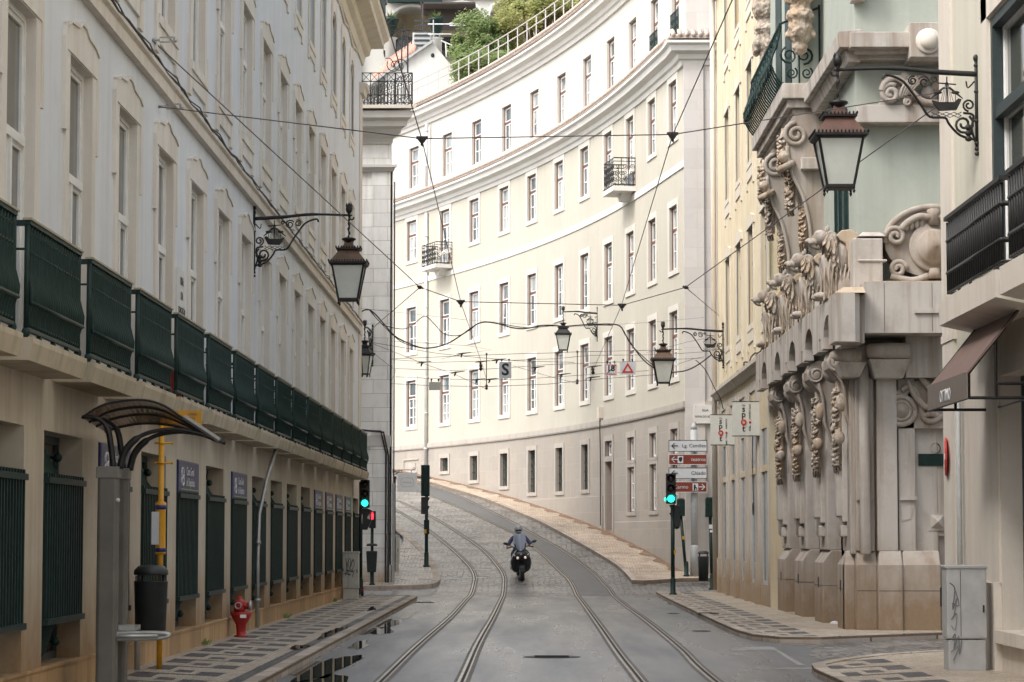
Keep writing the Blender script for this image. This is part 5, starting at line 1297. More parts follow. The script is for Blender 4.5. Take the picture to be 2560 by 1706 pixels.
m = MB(); m.prism([(-.52,-.30),(.02,-.42),(.02,0),(-.52,0)], -1.95, 1.95, 'yz'); so = m.build('balcony_slab', LIME); WM[so] = I4
m = MB()
for i in range(26):
    x = -1.82+3.64*i/25; m.tube([(x, -.42, .06), (x, -.42, .95)], [.022]*2, 6)
for z_, q in ((.08,.02),(.32,.032),(.72,.03)): 
    m.tube([(-1.85,-.42,z_),(1.85,-.42,z_)], q, 6)
    for x in (-1.85, 1.85): m.tube([(x,-.42,z_),(x,.0,z_)], q, 6)
m.box(-1.9, 1.9, -.46, -.38, .97, 1.02)
for x in (-1.88, 1.88): m.box(x-.02, x+.02, -.38, 0, .97, 1.02); m.tube([(x,-.28,.06),(x,-.28,.97)], .02, 5); m.tube([(x,-.14,.06),(x,-.14,.97)], .02, 5)
ro = m.build('balcony_railing', IRON_BLACK); WM[ro] = I4
for y in (30.15, 26.0): copy_to(so, NB, wallM((XN, y, 4.5), (1, 0))); copy_to(ro, NB, wallM((XN, y, 4.52), (1, 0)))
hide_proto(so); hide_proto(ro)
# awning
AW = thing('awning', 'brown sloping shop awning with white lettering on its valance', 'awning', (XN, 30.3, 3.1))
m = MB(); m.add([(4.88,28.9,3.42),(4.88,31.7,3.42),(5.58,31.7,4.27),(5.58,28.9,4.27),(4.88,28.9,3.40),(4.88,31.7,3.40),(5.58,31.7,4.25),(5.58,28.9,4.25)], [(0,1,2,3),(4,7,6,5),(0,3,7,4),(1,5,6,2)]); m.build('cloth', AWNING, AW)
m = MB(); m.box(4.865, 4.88, 28.9, 31.7, 3.13, 3.43); m.build('valance', AWNING_V, AW)
text('OTTIMO', .20, BRIGHT_WHITE, AW, faceM((4.86, 30.35, 3.24), (1, 0)), 'lettering', .002)
m = MB()
for y in (28.92, 31.68):
    m.tube([(4.9,y,3.42),(5.58,y,4.27)], .018, 4); m.tube([(4.9,y,3.14),(5.6,y,3.14)], .018, 4); m.tube([(5.2,y,3.14),(5.2,y,3.8)], .018, 4); m.tube([(4.9,y,3.14),(4.9,y,3.42)], .015, 4)
m.tube([(5.2,28.9,3.3),(5.6,28.9,3.3)], .02, 4); m.tube([(4.9,28.92,3.14),(4.9,31.68,3.14)], .014, 4); m.tube([(5.59,28.92,3.14),(5.59,31.68,3.14)], .014, 4); m.build('frame', IRON_BLACK, AW)

m = MB()
for a, b in piers: m.box(XR-.004, XR+.42, a-.004, b+.004, .70, .706)
for x0, x1, y0 in ((5.56,5.92,44.36),(5.915,6.33,44.20),(6.325,6.98,44.26)): m.box(x0+.01, x1-.01, y0-.003, y0, .68, .688)
for x in (5.95, 6.75): m.box(x, x+.006, 43.396, 43.4, 5.02, 5.84)
for y in (45.5, 48.5, 51.5, 54.5): m.box(XLg-.003, XLg, y, y+.008, 5.4, 5.62)
m.build('joints', GROOVE, GB)
t = thing('round_road_sign', 'red and white round sign seen almost edge on at the near right corner', 'road sign', (XN-.05, 34.2, 2.8)); c = atX(2377, 1140, XN-.05)
m = MB(); m.lathe([(.25,-.012),(.26,0),(.25,.012)], (0,0,0), 24, 'x'); Mr = Matrix.Translation((XN-.06, 34.6, c.z)) @ Matrix.Rotation(R(-7.6), 4, 'Z'); m.v = [tuple(Mr @ Vector(v)) for v in m.v]; m.build('disc', SIGN_RED, t)
m = MB(); m.box(-.016, -.012, -.19, .19, -.04, .04); m.v = [tuple(Mr @ Vector(v)) for v in m.v]; m.build('white_bar', BRIGHT_WHITE, t)
m = MB(); m.tube([(XN-.06, 34.6, c.z), (XN+.02, 34.6, c.z)], .02, 6); m.build('bracket', SIL, t)
# ================= HILLTOP BEHIND =================
YA = 152
hp = lambda x, y, Y: at(800+x/2.45, y/2.45, Y)
AR = thing('arcade_building', 'white hilltop building with round arches over a balcony, above the rooftops', 'building', (-6, YA, RD(YA)))
zf = lambda y: hp(400, y, YA).z; xf = lambda x: hp(x, 0, YA).x
m = MB()
x0, x1 = xf(250), xf(1500); zt, zb, zarch = zf(15), zf(330), zf(210)
arches = [(xf(430), xf(700), zf(40)), (xf(735), xf(1000), zf(20)), (xf(1040), xf(1300), zf(0))]
xs = x0
for a, b, zt_ in arches:
    m.box(xs, a, YA, YA+.6, zb, zt+2)
    r = (b-a)/2; c = (a+b)/2; pts = [(a, zt+2), (b, zt+2)] + [(c+r*math.cos(math.pi*t/14), zt_-r*.8+r*.8*math.sin(math.pi*t/14)) for t in range(15)]
    m.prism(pts, YA, YA+.6, 'xz'); xs = b
m.box(xs, x1, YA, YA+.6, zb, zt+2); m.box(x0, x1, YA, YA+.6, RD(YA)-1, zb); m.box(x0, x1, YA+4, YA+12, RD(YA)-1, zt+2); m.box(x0, x1, YA+.6, YA+4, zt, zt+2)
m.box(x0-6, x0, YA-.3, YA+12, RD(YA)-1, zt+4)
m.build('wall', WHITE_AND_LIT_CREAM, AR)
m = MB(); m.box(x0, x1, YA+3.7, YA+3.95, zb, zt); m.build('loggia_wall', YELLOW_PLASTER, AR)
for k in range(6): m = MB(); m.box(x0+1.4+k*3.1, x0+2.6+k*3.1, YA+3.6, YA+3.7, zf(310), zf(160)); m.build('loggia_door', PANE_D, AR)
m = MB()
for a, b, zt_ in arches:
    r = (b-a)/2; c = (a+b)/2; m.tube([(c+r*1.06*math.cos(math.pi*t/14), YA-.05, zt_-r*.8+r*.85*math.sin(math.pi*t/14)) for t in range(15)], .12, 5)
    m.box(c-.12, c+.12, YA-.12, YA, zt_, zt_+.4)
m.box(x0, x1, YA-.2, YA, zt+.15, zt+.35); m.build('arch_moulding', LIME_WHITE, AR)
m = MB(); z0, z1 = zf(330), zf(250)
for i in range(110): x = xf(395)+i*.11; m.box(x, x+.035, YA-.9, YA-.86, z0, z1)
for z_ in (z0, z1, (z0+z1)/2+.3): m.box(xf(395), xf(830), YA-.93, YA-.83, z_-.03, z_+.03)
m.box(xf(395), xf(830), YA-1, YA, z0-.2, z0); m.build('balcony_railing', IRON_BLACK, AR)
m = MB(); m.box(xf(415), xf(750), YA-.6, YA-.2, zf(25), zf(-30)); m.build('green_fascia', IRON_GREEN, AR)
m = MB(); m.box(xf(630), xf(960), YA-4, YA-.5, zf(108), zf(98)); m.box(xf(640), xf(650), YA-4, YA-3.9, zf(260), zf(100)); 
m.prism([(xf(640), zf(108)), (xf(960), zf(108)), (xf(960), zf(235)), (xf(760), zf(235))], YA-2.4, YA-2.3, 'xz'); m.build('canopy', plain('dark_canopy', (.07,.055,.05), .7), AR)
# white gabled house
YH = 141
h9 = lambda x, y: hp(x, y, YH)
GH = thing('gabled_house', 'small white gabled house with a red tiled roof, below the hilltop arcade', 'house', (h9(650, 0).x, YH, RD(YH)))
pts = [h9(400, 455), h9(690, 262), h9(835, 440), h9(900, 560)]
poly = [(pts[0].x, pts[0].z), (pts[1].x, pts[1].z), (pts[2].x, pts[2].z), (pts[3].x, pts[3].z), (pts[3].x, RD(YH)-1), (pts[0].x, RD(YH)-1)]
m = MB(); m.prism(poly, YH, YH+7, 'xz'); m.build('wall', plaster('gable_wall', (.66,.65,.62), (.45,.42,.38), .3), GH)
m = MB(); a, b = pts[0], pts[1]; m.add([(a.x-1.2,YH-.25,a.z-.75),(b.x,YH-.25,b.z+.12),(b.x,YH+7,b.z+.12),(a.x-1.2,YH+7,a.z-.75),(a.x-1.2,YH-.25,a.z-.9),(b.x,YH-.25,b.z-.02),(b.x,YH+7,b.z-.02),(a.x-1.2,YH+7,a.z-.9)], [(0,1,2,3),(4,7,6,5),(0,4,5,1),(0,3,7,4)]); m.build('roof_edge', GREY_METAL, GH)
m = MB(); a = hp(400, 430, YH+2); b = hp(575, 305, YH+2)
for i in range(14):
    t = i/13; x = a.x+(b.x-a.x)*t; z0_ = a.z+(b.z-a.z)*t
    m.tube([(x, YH+1.6, z0_-.2), (x, YH+4.6, z0_+1.0)], .13, 6)
m.add([(a.x-.8,YH+1.7,a.z-1.0),(b.x,YH+1.7,b.z-.25),(b.x,YH+4.6,b.z+.95),(a.x-.8,YH+4.6,a.z+.35)], [(0,1,2,3)]); m.build('tiled_roof', ROOF, GH)
m = MB(); a = h9(690, 340); m.ell((a.x, YH-.02, a.z), (.1,.05,.12)); m.build('vent', GROOVE, GH)
# bits of roof furniture
t = thing('air_conditioner', 'boxy grey ventilation unit beside the chimney post on the gabled house roof', 'ventilation unit', (h9(625, 300).x, YH+3, h9(0, 300).z))
a = hp(567, 200, YH+3); b = hp(682, 312, YH+3); m = MB(); m.box(a.x, b.x, YH+3, YH+5, b.z-.8, a.z); m.build('case', GREY_METAL, t, bevel=.05)
m = MB()
for k in range(6): m.box(a.x+.1, b.x-.1, YH+2.96, YH+3, b.z+.25+k*.28, b.z+.36+k*.28)
m.build('grille', BIN, t)
for x, lab in ((432, 'dark urn with a spiky plant on the left white post'), (715, 'dark urn with a spiky plant on the right white post')):
    Yq = YH+6; t = thing('planted_urn', lab, 'urn', (hp(x, 235, Yq).x, Yq, hp(x, 235, Yq).z)); c = hp(x, 235, Yq)
    m = MB(); m.lathe([(.22,0),(.12,.12),(.12,.2),(.34,.5),(.42,.95),(.5,1.0),(.5,1.12),(.3,1.12)], c, 14); m.build('urn', IRON_GREEN, t)
    m = MB(); rr = random.Random(x)
    for k in range(40): a = rr.uniform(0, 6.28); e = rr.uniform(.3, 1.3); L = rr.uniform(.3, .7); d = Vector((math.cos(a)*math.cos(e), math.sin(a)*math.cos(e), math.sin(e))); p = Vector(c)+Vector((0,0,1.1)); m.tube([p, p+d*L], [.03,.005], 3, False)
    m.build('leaves', LEAF_A, t)
    m = MB(); m.lathe([(.30,-6),(.30,-.1),(.42,0)], c, 14); tag(m.build('stone_post', WHITE_AND_LIT_CREAM), 'white round post under the %s dark urn' % ('left' if x < 500 else 'right'), 'post')
t = thing('tv_antenna', 'white television aerial standing on the ridge of the gabled house', 'antenna', (h9(690, 262).x, YH+1, h9(690, 262).z)); c = h9(690, 262)
m = MB(); m.tube([(c.x, YH+1, c.z-.2), (c.x, YH+1, h9(690,100).z)], .035, 5); m.build('mast', GREY_METAL, t)
m = MB()
for z_, L in ((h9(0,128).z, 1.5), (h9(0,190).z, 1.0)):
    m.tube([(c.x-.3, YH+1, z_), (c.x+L, YH+1, z_)], .03, 4)
    for k in range(5): m.tube([(c.x-.25+L*k/5, YH+.6, z_-.05), (c.x-.25+L*k/5, YH+1.4, z_+.12)], .013, 4)
m.box(c.x+.9, c.x+1.9, YH+.9, YH+1.0, h9(0,140).z, h9(0,135).z); m.box(c.x+.9, c.x+1.9, YH+.9, YH+1.0, h9(0,127).z, h9(0,122).z); m.build('elements', BRIGHT_WHITE, t)
# iron arch with railings on the terrace beyond
t = thing('iron_arch', 'thin black iron arch with curls rising behind the terrace railing', 'garden arch', (hp(520, 420, 100).x, 100, 14)); 
q = lambda x, y: hp(x, y, 100)
m = MB(); m.tube([q(500,450), q(500,330), q(503,250), q(503,180)], .03, 5); m.tube([q(537,450), q(537,190)], .035, 5); m.tube([q(400+0,215), q(540,185), q(620,185)], .02, 4)
m.build('posts', IRON_BLACK, t)
m = MB(); m.tube(smooth([q(x, y) for x, y in ((405,260),(410,160),(440,120),(480,115),(515,150),(525,215),(520,300))], 4), .02, 5)
for x, y in ((440,200),(490,405),(515,260),(455,400)): m.spiral(q(x, y), .3, .05, 1.5, .02, a0=x, n=4, steps=10)
m.tube(smooth([q(x, y) for x, y in ((402,360),(430,360),(450,390),(450,415))], 4), .018, 4); m.build('curls', IRON_BLACK, t)
tag(MB().box(-12, -6.05, 84, 90, 14.0, hp(290, 410, 84).z).build('rooftop_room', plain('lemon_yellow_wall', (.72,.66,.22), .8)) , 'lemon yellow and white rooftop room behind the terrace railing', 'rooftop room')
t = thing('safety_rail', 'short pale handrail on the slope right of the gabled house', 'handrail', (h9(780, 330).x, YH-1, h9(0, 330).z)); m = MB()
for pts in (((770,260),(775,350)), ((820,275),(822,360)), ((770,262),(822,285)), ((770,310),(822,325)), ((740,250),(770,262))): m.tube([h9(*pts[0]), h9(*pts[1])], .04, 5)
m.build('bars', WHITE_PAINT, t)
# terrace wall that carries the trees
m = MB(); a = hp(780, 350, 147); a.z = 24.9; m.box(a.x, 30, 131, 175, RD(129)-1, a.z-2.2); tag(m.build('retaining_wall', LIME), 'tall retaining wall behind the curved building, holding up the trees', 'wall')
# trees
def tree(name, lab, cx, cz, cy, rx, rz, ry, n, mat, seed, leaf=.17):
    rr = random.Random(seed); zb_ = a.z-2.2
    t = thing(name, lab, 'tree', (cx, cy, zb_), 0, 'trees above the curved roof')
    m = MB(); m.tube([(cx, cy, zb_-.3), (cx+.2, cy, zb_+1.5), (cx-.1, cy, cz)], [.35,.28,.12], 8)
    tips = []
    clumps = []
    for k in range(34):
        th = rr.uniform(0, 6.28); u = rr.uniform(-.95, 1); q = rr.uniform(.45, 1)**.6; s_ = math.sqrt(max(0, 1-u*u))
        c = Vector((cx+rx*q*s_*math.cos(th), cy+ry*q*s_*math.sin(th), cz+rz*q*u)); clumps.append((c, rr.uniform(.32, .75)))
        m.tube([(cx, cy, zb_+1.5+rr.uniform(0, 2)), ((cx+c.x)/2, (cy+c.y)/2, (cz+c.z)/2), c], [.10,.06,.015], 4)
    m.build('trunk', BARK, t)
    vs = []; fs = []
    for i in range(n):
        c, r = rr.choice(clumps); d = Vector((rr.gauss(0,1), rr.gauss(0,1), rr.gauss(0,1))).normalized()*(rr.random()**.45)
        p = c + Vector((d.x*r*1.15, d.y*r*1.15, d.z*r*.95)) + Vector((0,0,-rr.random()**2*.3))
        ax = Vector((rr.gauss(0,1), rr.gauss(0,1), rr.gauss(0,.6))).normalized(); b_ = ax.orthogonal().normalized()
        L = leaf*rr.uniform(.6, 1.4); b2 = len(vs)
        vs += [p-ax*L, p+b_*L*.45, p+ax*L, p-b_*L*.45]; fs.append((b2, b2+1, b2+2, b2+3))
    mm = MB(); mm.add(vs, fs); mm.build('crown', mat, t)
Yt = 140
c1 = hp(985, 300, Yt); c2 = hp(1345, 130, Yt); c3 = hp(1600, 0, Yt); c4 = hp(1010, 440, Yt-3)
tree('leafy_tree', 'fresh green tree leaning over the gabled house, behind the curved roof', c1.x, c1.z, Yt, 1.5, 2.2, 1.6, 15000, LEAF_A, 1, .10)
tree('leafy_tree', 'yellowish green tree, the tallest and middle one behind the roof railing', c2.x, c2.z, Yt+1, 2.5, 2.5, 2.2, 20000, LEAF_B, 2, .10)
tree('leafy_tree', 'olive green tree at the right end, partly cut off by the curved roof', c3.x, c3.z, Yt+2, 1.6, 1.6, 1.6, 8000, LEAF_B, 3, .10)
tree('leafy_tree', 'low green tree filling the gap just above the roof railing', c4.x, c4.z, Yt-3, 1.6, 1.0, 1.2, 9000, LEAF_A, 4, .10)
# ================= WALL LAMPS =================
def make_lamp(name, lab, M, arm=1.65, sc=1.0, roofmat=COPPER, ship_mirror=False, hexa=False):
    "local space: x away from the wall, z up, origin where the arm meets the wall"
    t = bpy.data.objects.new(name, None); COL.objects.link(t); place(t, None, M); tag(t, lab, 'street lamp', 'ornate lanterns on wrought iron brackets')
    def fin(m, n, mat, par=None):
        m.v = [tuple(M @ Vector(v)) for v in m.v]; return m.build(n, mat, par or t)
    k = arm/1.65
    m = MB(); m.tube([(0,0,.14),(0,0,-.98)], .022, 6); m.ell((0,0,.17), (.035,.035,.05), None, 8, 6)
    for z in (.08,-.25,-.62,-.90,-.97,-1.03): m.ell((0.0,0,z), (.032,.032,.028), None, 8, 6)
    m.tube(smooth([Vector((0,0,-.03)), Vector((.5*k,0,-.0)), Vector((1.0*k,0,.045)), Vector((1.65*k,0,.03))], 5), [.034]*6+[.028]*5+[.022]*5, 6)
    m.spiral((1.65*k+.05,0,-.01), .04, .035, .8, .014, a0=1.5); fin(m, 'arm', IRON_BLACK)
    m = MB()
    pts = [(0,-.86),(.20,-.80),(.33,-.66),(.38,-.58),(.56,-.565),(.66,-.42),(.78,-.24),(.90,-.10),(1.08,-.035),(1.12,-.09)]
    m.tube(smooth([Vector((x*k,0,z)) for x, z in pts], 4), .017, 5)
    m.spiral((.16*k,0,-.66), .13, .03, 1.7, .017, a0=2.2); m.spiral((.09*k,0,-.42), .08, .02, 1.5, .014, a0=-1.5); m.spiral((.62*k,0,-.13), .08, .02, 1.6, .012, a0=.5); m.spiral((.76*k,0,-.11), .06, .015, -1.6, .012, a0=2); m.spiral((.50*k,0,-.10), .04, .01, 1.4, .01)
    m.tube(smooth([Vector((.02,0,-.88)), Vector((.06*k,0,-.72)), Vector((.04*k,0,-.55)), Vector((.16*k,0,-.52))], 4), .016, 5)
    m.tube(smooth([Vector((.02*k,0,-.12)), Vector((.10*k,0,-.2)), Vector((.12*k,0,-.12))], 4), .01, 4)
    for i in range(3): m.ell((.10*k,0,-.70-.07*i), (.045,.03,.04), None, 8, 6)
    fin(m, 'scrollwork', IRON_BLACK)
    # ship with two birds
    m = MB(); sx = k
    hull = [(.20,-.40),(.24,-.48),(.44,-.49),(.50,-.42),(.53,-.36),(.45,-.385),(.27,-.385),(.22,-.34),(.18,-.35)]
    m.prism([(x*sx, z) for x, z in hull], -.035, .035, 'xz')
    m.tube([(.35*sx,0,-.40),(.35*sx,0,-.06)], .008, 4); m.tube([(.24*sx,0,-.16),(.46*sx,0,-.14)], .009, 4)
    for x in (.27,.30,.33,.37,.40,.43): m.tube([(x*sx,0,-.39),((.35+(x-.35)*.12)*sx,0,-.13)], .004, 3)
    for s, x0 in ((1,.25),(-1,.46)):
        m.ell((x0*sx,0,-.26), (.055,.018,.022), None, 8, 6); m.tube([(x0*sx,0,-.26),((x0+s*.07)*sx,0,-.20),((x0+s*.10)*sx,0,-.21)], [.016,.014,.004], 5); m.tube([(x0*sx,0,-.26),((x0-s*.09)*sx,0,-.34)], [.016,.006], 4); m.tube([(x0*sx,0,-.28),(x0*sx,0,-.37)], .005, 3)
    for j in range(3):
        m.tube([((.18+.045*i)*sx, 0, -.52-.022*j+.012*(-1)**(i+j)) for i in range(9)], .006, 3)
    fin(m, 'ship_ornament', IRON_BLACK)
    # hanging lantern
    X = 1.65*k; q = sc
    m = MB(); m.lathe([(.018,.0),(.028,.06),(.02,.09)], (X,0,0), 8)
    m.lathe([(.016,.02),(.05,.06),(.062,.10),(.055,.15),(.03,.19),(.005,.215)], (X,0,.03), 10)
    for s in range(4): a = s*1.57+.4; m.tube([(X+.03*math.cos(a),.03*math.sin(a),.15),(X+.05*math.cos(a),.05*math.sin(a),.20),(X+.04*math.cos(a),.04*math.sin(a),.245)], [.02,.015,.003], 4)
    m.tube([(X+.008*math.sin(i*1.3),.008*math.cos(i*1.3),-.37*i/14) for i in range(15)], [.014+.005*(i % 3) for i in range(15)], 6); fin(m, 'finial_and_stem', IRON_BLACK)
    n = 6 if hexa else 4; rot = 0 if not hexa else .3
    def ring(h, z): return [(X+q*h*(1.0 if hexa else 1.4142)*math.cos(2*math.pi*(i+.5)/n+rot), q*h*(1.0 if hexa else 1.4142)*math.sin(2*math.pi*(i+.5)/n+rot), -.37+q*(z+.37)) for i in range(n)]
    def loft(m, levels, caps=True):
        vs = []; fs = []
        for h, z in levels: vs += ring(h, z)
        for i in range(len(levels)-1):
            for j in range(n): fs.append((i*n+j, i*n+(j+1)%n, (i+1)*n+(j+1)%n, (i+1)*n+j))
        if caps: fs += [tuple(range(n)), tuple((len(levels)-1)*n+j for j in range(n))]
        m.add(vs, fs)
    body = bpy.data.objects.new('lantern', None)
    m = MB(); m.lathe([(.06,-.36),(.12,-.375),(.125,-.40),(.09,-.42),(.075,-.46)], (X,0,0), 12)
    loft(m, [(.20,-.555),(.21,-.56),(.21,-.585),(.17,-.59)])
    loft(m, [(.31,-.80),(.33,-.81),(.33,-.835),(.30,-.86),(.27,-.87)])
    for h, z in ((.21,-.555),(.33,-.80)):
        c = ring(h, z)
        for i in range(n):
            a = Vector(c[i]); b = Vector(c[(i+1)%n]); L = (b-a).length; cnt = int(L/(.045*q))
            for j in range(cnt+1): p = a+(b-a)*j/cnt; m.ell((p.x,p.y,p.z+.012), (.013,.013,.022), None, 5, 4)
    a = ring(.272,-.865); b = ring(.168,-1.435)
    for i in range(n): m.tube([a[i], b[i]], .017, 4)
    loft(m, [(.18,-1.43),(.18,-1.465),(.13,-1.475)])
    for i in range(n): p = ring(.165,-1.47)[i]; m.lathe([(.02,-.0),(.012,-.025),(.022,-.04),(.003,-.075)], p, 6)
    fr_ = fin(m, 'lantern_frame', IRON_BLACK)
    m = MB(); loft(m, [(.06,-.42),(.085,-.50),(.15,-.555)]); loft(m, [(.165,-.59),(.19,-.64),(.31,-.80)]); fin(m, 'lantern_roof', roofmat, fr_)
    m = MB(); loft(m, [(.262,-.87),(.160,-1.43)]); fin(m, 'glass', FROST, fr_)
    return t
def LM(p, out, s=1.0):
    l = math.hypot(*out); ox, oy = out[0]/l, out[1]/l
    return Matrix(((ox*s, -oy*s, 0, p[0]), (oy*s, ox*s, 0, p[1]), (0, 0, s, p[2]), (0, 0, 0, 1)))
p = atX(633, 543, XL); make_lamp('wall_lamp', 'large lantern hanging from a ship bracket on the pale grey facade at left', LM((XL+.02, p.y, p.z), (1, 0)))
p = atX(1812, 826, XR); make_lamp('wall_lamp', 'copper topped lantern on the yellow townhouse, above the two square bar signs', LM((XR-.05, p.y, p.z), (-1, 0)))
p = atX(2444, 180, XN); make_lamp('wall_lamp', 'biggest lantern, with reddish roof, on the nearest right building in front of the green wall', LM((XN-.02, p.y, p.z), (-1, 0)), arm=1.72, roofmat=COPPER_RED)
Yl = curveYb(1494); p = mpc(Yl, 0, 0); zz = at(1494, 782, Yl).z; s = dXc(Yl); make_lamp('wall_lamp', 'small lantern on the curved cream wall, above the middle of the street', LM((p[0], p[1], zz), (-1, s+.25)), arm=1.25, sc=.92, roofmat=IRON_BLACK)
p = at(932, 838, 78); make_lamp('wall_lamp', 'six sided lantern on the white stone corner building, seen end on', LM((p.x, 77.95, p.z+.10), (-.12, -1)), arm=1.3, sc=.92, roofmat=IRON_BLACK, hexa=True)
# ================= OVERHEAD WIRES =================
def wire(name, lab, pts, r=.012, mat=WIRE, cat='wire', n=1, sag=0, sm=False):
    P_ = [Vector(p) for p in pts]
    if sm: P_ = smooth(P_, 5)
    elif sag:
        out = []
        for i in range(len(P_)-1):
            for k in range(8): t = k/8; q = P_[i].lerp(P_[i+1], t); q.z -= 4*sag*t*(1-t); out.append(q)
        P_ = out+[P_[-1]]
    m = MB(); m.tube(P_, r, 5); return tag(m.build(name, mat), lab, cat)
zx = lambda x, y: (800+x/2.45, 533+y/2.45)
A_ = lambda px, py, Y: at(px, py, Y)
Z5 = lambda x, y, Y: at(800+x/2.45, 533+y/2.45, Y)
Z3 = lambda x, y, Y: at(1600+x/2.45, y/2.45, Y)
# longitudinal contact wires with their hangers
YW2, YW1, YE_ = 30.0, 51.0, 70.0
l0 = A_(1055, 350, YW2); l1 = A_(1152, 756, YW1); l2 = Z5(985, 905, 68); l3 = Z5(1018, 1010, 74)
lc = A_(950, 0, 22.0); d = (l0-lc)
wire('contact_wire', 'left tram contact wire running down the street over the left track', [lc-d*2, lc, l0, l1, l2, l3], .0065, WIRE)
r0 = A_(1681, 340, YW2); r1 = A_(1553, 766, YW1); r2 = Z5(1670, 970, 70); rc = A_(1800, 70, 24.5); d = r0-rc
wire('contact_wire', 'right tram contact wire running down the street over the right track', [rc-d*3, rc, r0, r1, r2], .0065, WIRE)
# two cross span wires
a = atX(396, 267, XL); e = A_(2339, 233, 32.8)
c0, c1 = A_(1055, 347, YW2), A_(1681.6, 336.7, YW2)
wire('span_wire', 'nearest cross wire, from a hook on the grey facade to the near lamp bracket', [a, c0, c1, e], .007)
b = atX(379.6, 100, XL); N1 = A_(1050, 718.7, YW1); N2 = A_(1714, 718.7, YW1); f = A_(2347, 263, 34.5); m1 = A_(1151.8, 754.6, YW1); m2 = A_(1555, 763.6, YW1)
wire('span_wire', 'second cross wire, dipping in the middle and rising to both facades', [b, N1, m1, m2, N2, f], .009)
wire('stay_wire', 'short slanting stay from the left knot of the second cross wire to the corner', [N1, (-4.5, 73.8, A_(928, 825, 73.8).z)], .008)
wire('stay_wire', 'short slanting stay from the right knot down to the yellow townhouse corner', [N2, (XR, 73.5, A_(1798, 790, 73.5).z)], .008)
for q, lab in ((N1, 'left knot clamp'), (N2, 'right knot clamp')):
    m = MB(); m.ell(q, (.045,.03,.04), None, 8, 6); m.tube([q+Vector((-.06,0,.02)), q+Vector((.06,0,-.02))], .02, 5); tag(m.build('wire_clamp', CABLE), 'small dark clamp at the %s knot of the second cross wire' % lab.split()[0], 'clamp')
def pulley(q, lab, s=1.0):
    m = MB(); m.box(q.x-.12*s, q.x+.12*s, q.y-.03, q.y+.03, q.z-.005*s, q.z+.045*s); m.frus(q.x, q.y, q.z-.09*s, .04*s, .02, q.z-.005*s, .10*s, .03); t = thing('wire_hanger', lab, 'wire hanger', tuple(q), 0, 'insulated hangers on the cross wires'); m.build('insulator', CABLE, t)
    m = MB(); m.tube([q+Vector((0,0,-.09*s)), q+Vector((.01,0,-.17*s))], .015*s, 5); m.ell(q+Vector((0,0,-.12*s)), (.03*s,.03*s,.04*s), None, 8, 6); m.build('clip', IRON_BLACK, t)
pulley(c0, 'dark hanger on the nearest cross wire, above the left track', .55); pulley(c1, 'dark hanger on the nearest cross wire, above the right track', .55)
pulley(m1, 'grey hanger on the second cross wire, above the left track', .7); pulley(m2, 'grey hanger on the second cross wire, above the right track', .7)
# wall anchors
for q, lab in ((a, 'turnbuckle anchoring the nearest cross wire to the grey facade'), (b, 'small anchor bolt high on the grey facade holding the second cross wire')):
    m = MB(); m.tube([q, q+Vector((.10,.02,0))], .02, 6); m.tube([q+Vector((.10,.0,.03)), q+Vector((.28,-.02,.03))], .01, 5); m.tube([q+Vector((.10,.0,-.03)), q+Vector((.28,-.02,-.03))], .01, 5); m.ell(q+Vector((.30,0,0)), (.03,.03,.04), None, 8, 6); tag(m.build('wall_anchor', SIL), lab, 'anchor')
# far net of thin contact and span wires across the junction
YJ = 73.0
NET = [
 ('topmost thin cross wire of the junction net, with two small rings', [(435,893),(620,886),(1050,868),(1240,861),(1400,858),(1560,851),(2050,840),(2215,835)], .011),
 ('thin wire sloping from the corner lamp down towards the S sign', [(320,793),(720,860),(890,878),(1200,905),(1560,915)], .011),
 ('thin wire just above the S sign, from the left corner to the right lamp', [(435,897),(690,915),(1080,905),(1440,893),(1650,872),(2090,868),(2352,850)], .010),
 ('thin wire crossing in front of the lower part of the S sign', [(460,953),(820,965),(1100,952),(1380,930),(2010,905),(2352,888)], .010),
 ('thin wire passing under the S sign across the whole junction', [(462,1003),(800,1018),(1180,1022),(1500,1000),(2015,965)], .010),
 ('lowest wire of the junction net, carrying the blank white sign', [(435,1045),(700,1058),(1020,1063),(1400,1048),(1700,1018),(2060,990)], .012),
 ('wire running diagonally down from the corner lamp bracket to the lower knot', [(325,800),(640,925),(830,990),(1018,1078)], .010),
 ('diagonal wire between the S sign and the right end of the net', [(1180,935),(1400,1000),(1580,1045)], .009),
 ('thin slack wire rising over the windows left of the S sign', [(435,785),(900,812),(1050,838),(880,862),(740,895)], .008),
 ('thin zigzag stay tying the left ends of the two lower wires', [(435,1030),(465,965),(330,860)], .009),
 ('short upper stay at the right pier by the copper topped lamp', [(2000,855),(2250,790),(2352,770)], .009),
 ('long stay falling from the lamp bracket beside the yellow downpipe', [(2180,930),(2290,893),(2352,880)], .009),
 ('thin horizontal wire high above the black looping cable', [(215,580),(900,655),(1500,700),(2000,672),(2352,640)], .006),
]
for lab, pts, r in NET: wire('overhead_wire', lab, [Z5(x, y, YJ) for x, y in pts], r*.65)
for x, y0, y1, lab in ((1020, 865, 1078, 'left vertical dropper rod in the wire net'), (1576, 850, 1045, 'right vertical dropper rod in the wire net')):
    m = MB(); m.tube([Z5(x, y0, YJ-.05), Z5(x, y1, YJ-.05)], .013, 5); m.ell(Z5(x, y0, YJ-.05), (.03,.03,.04), None, 6, 5)
    q = Z5(x, y1-15, YJ-.05); m.lathe([(.02,-.09),(.05,-.05),(.025,-.02),(.05,.01),(.02,.06)], q, 8); tag(m.build('dropper_rod', WIRE), lab, 'rod')
k_ = 0
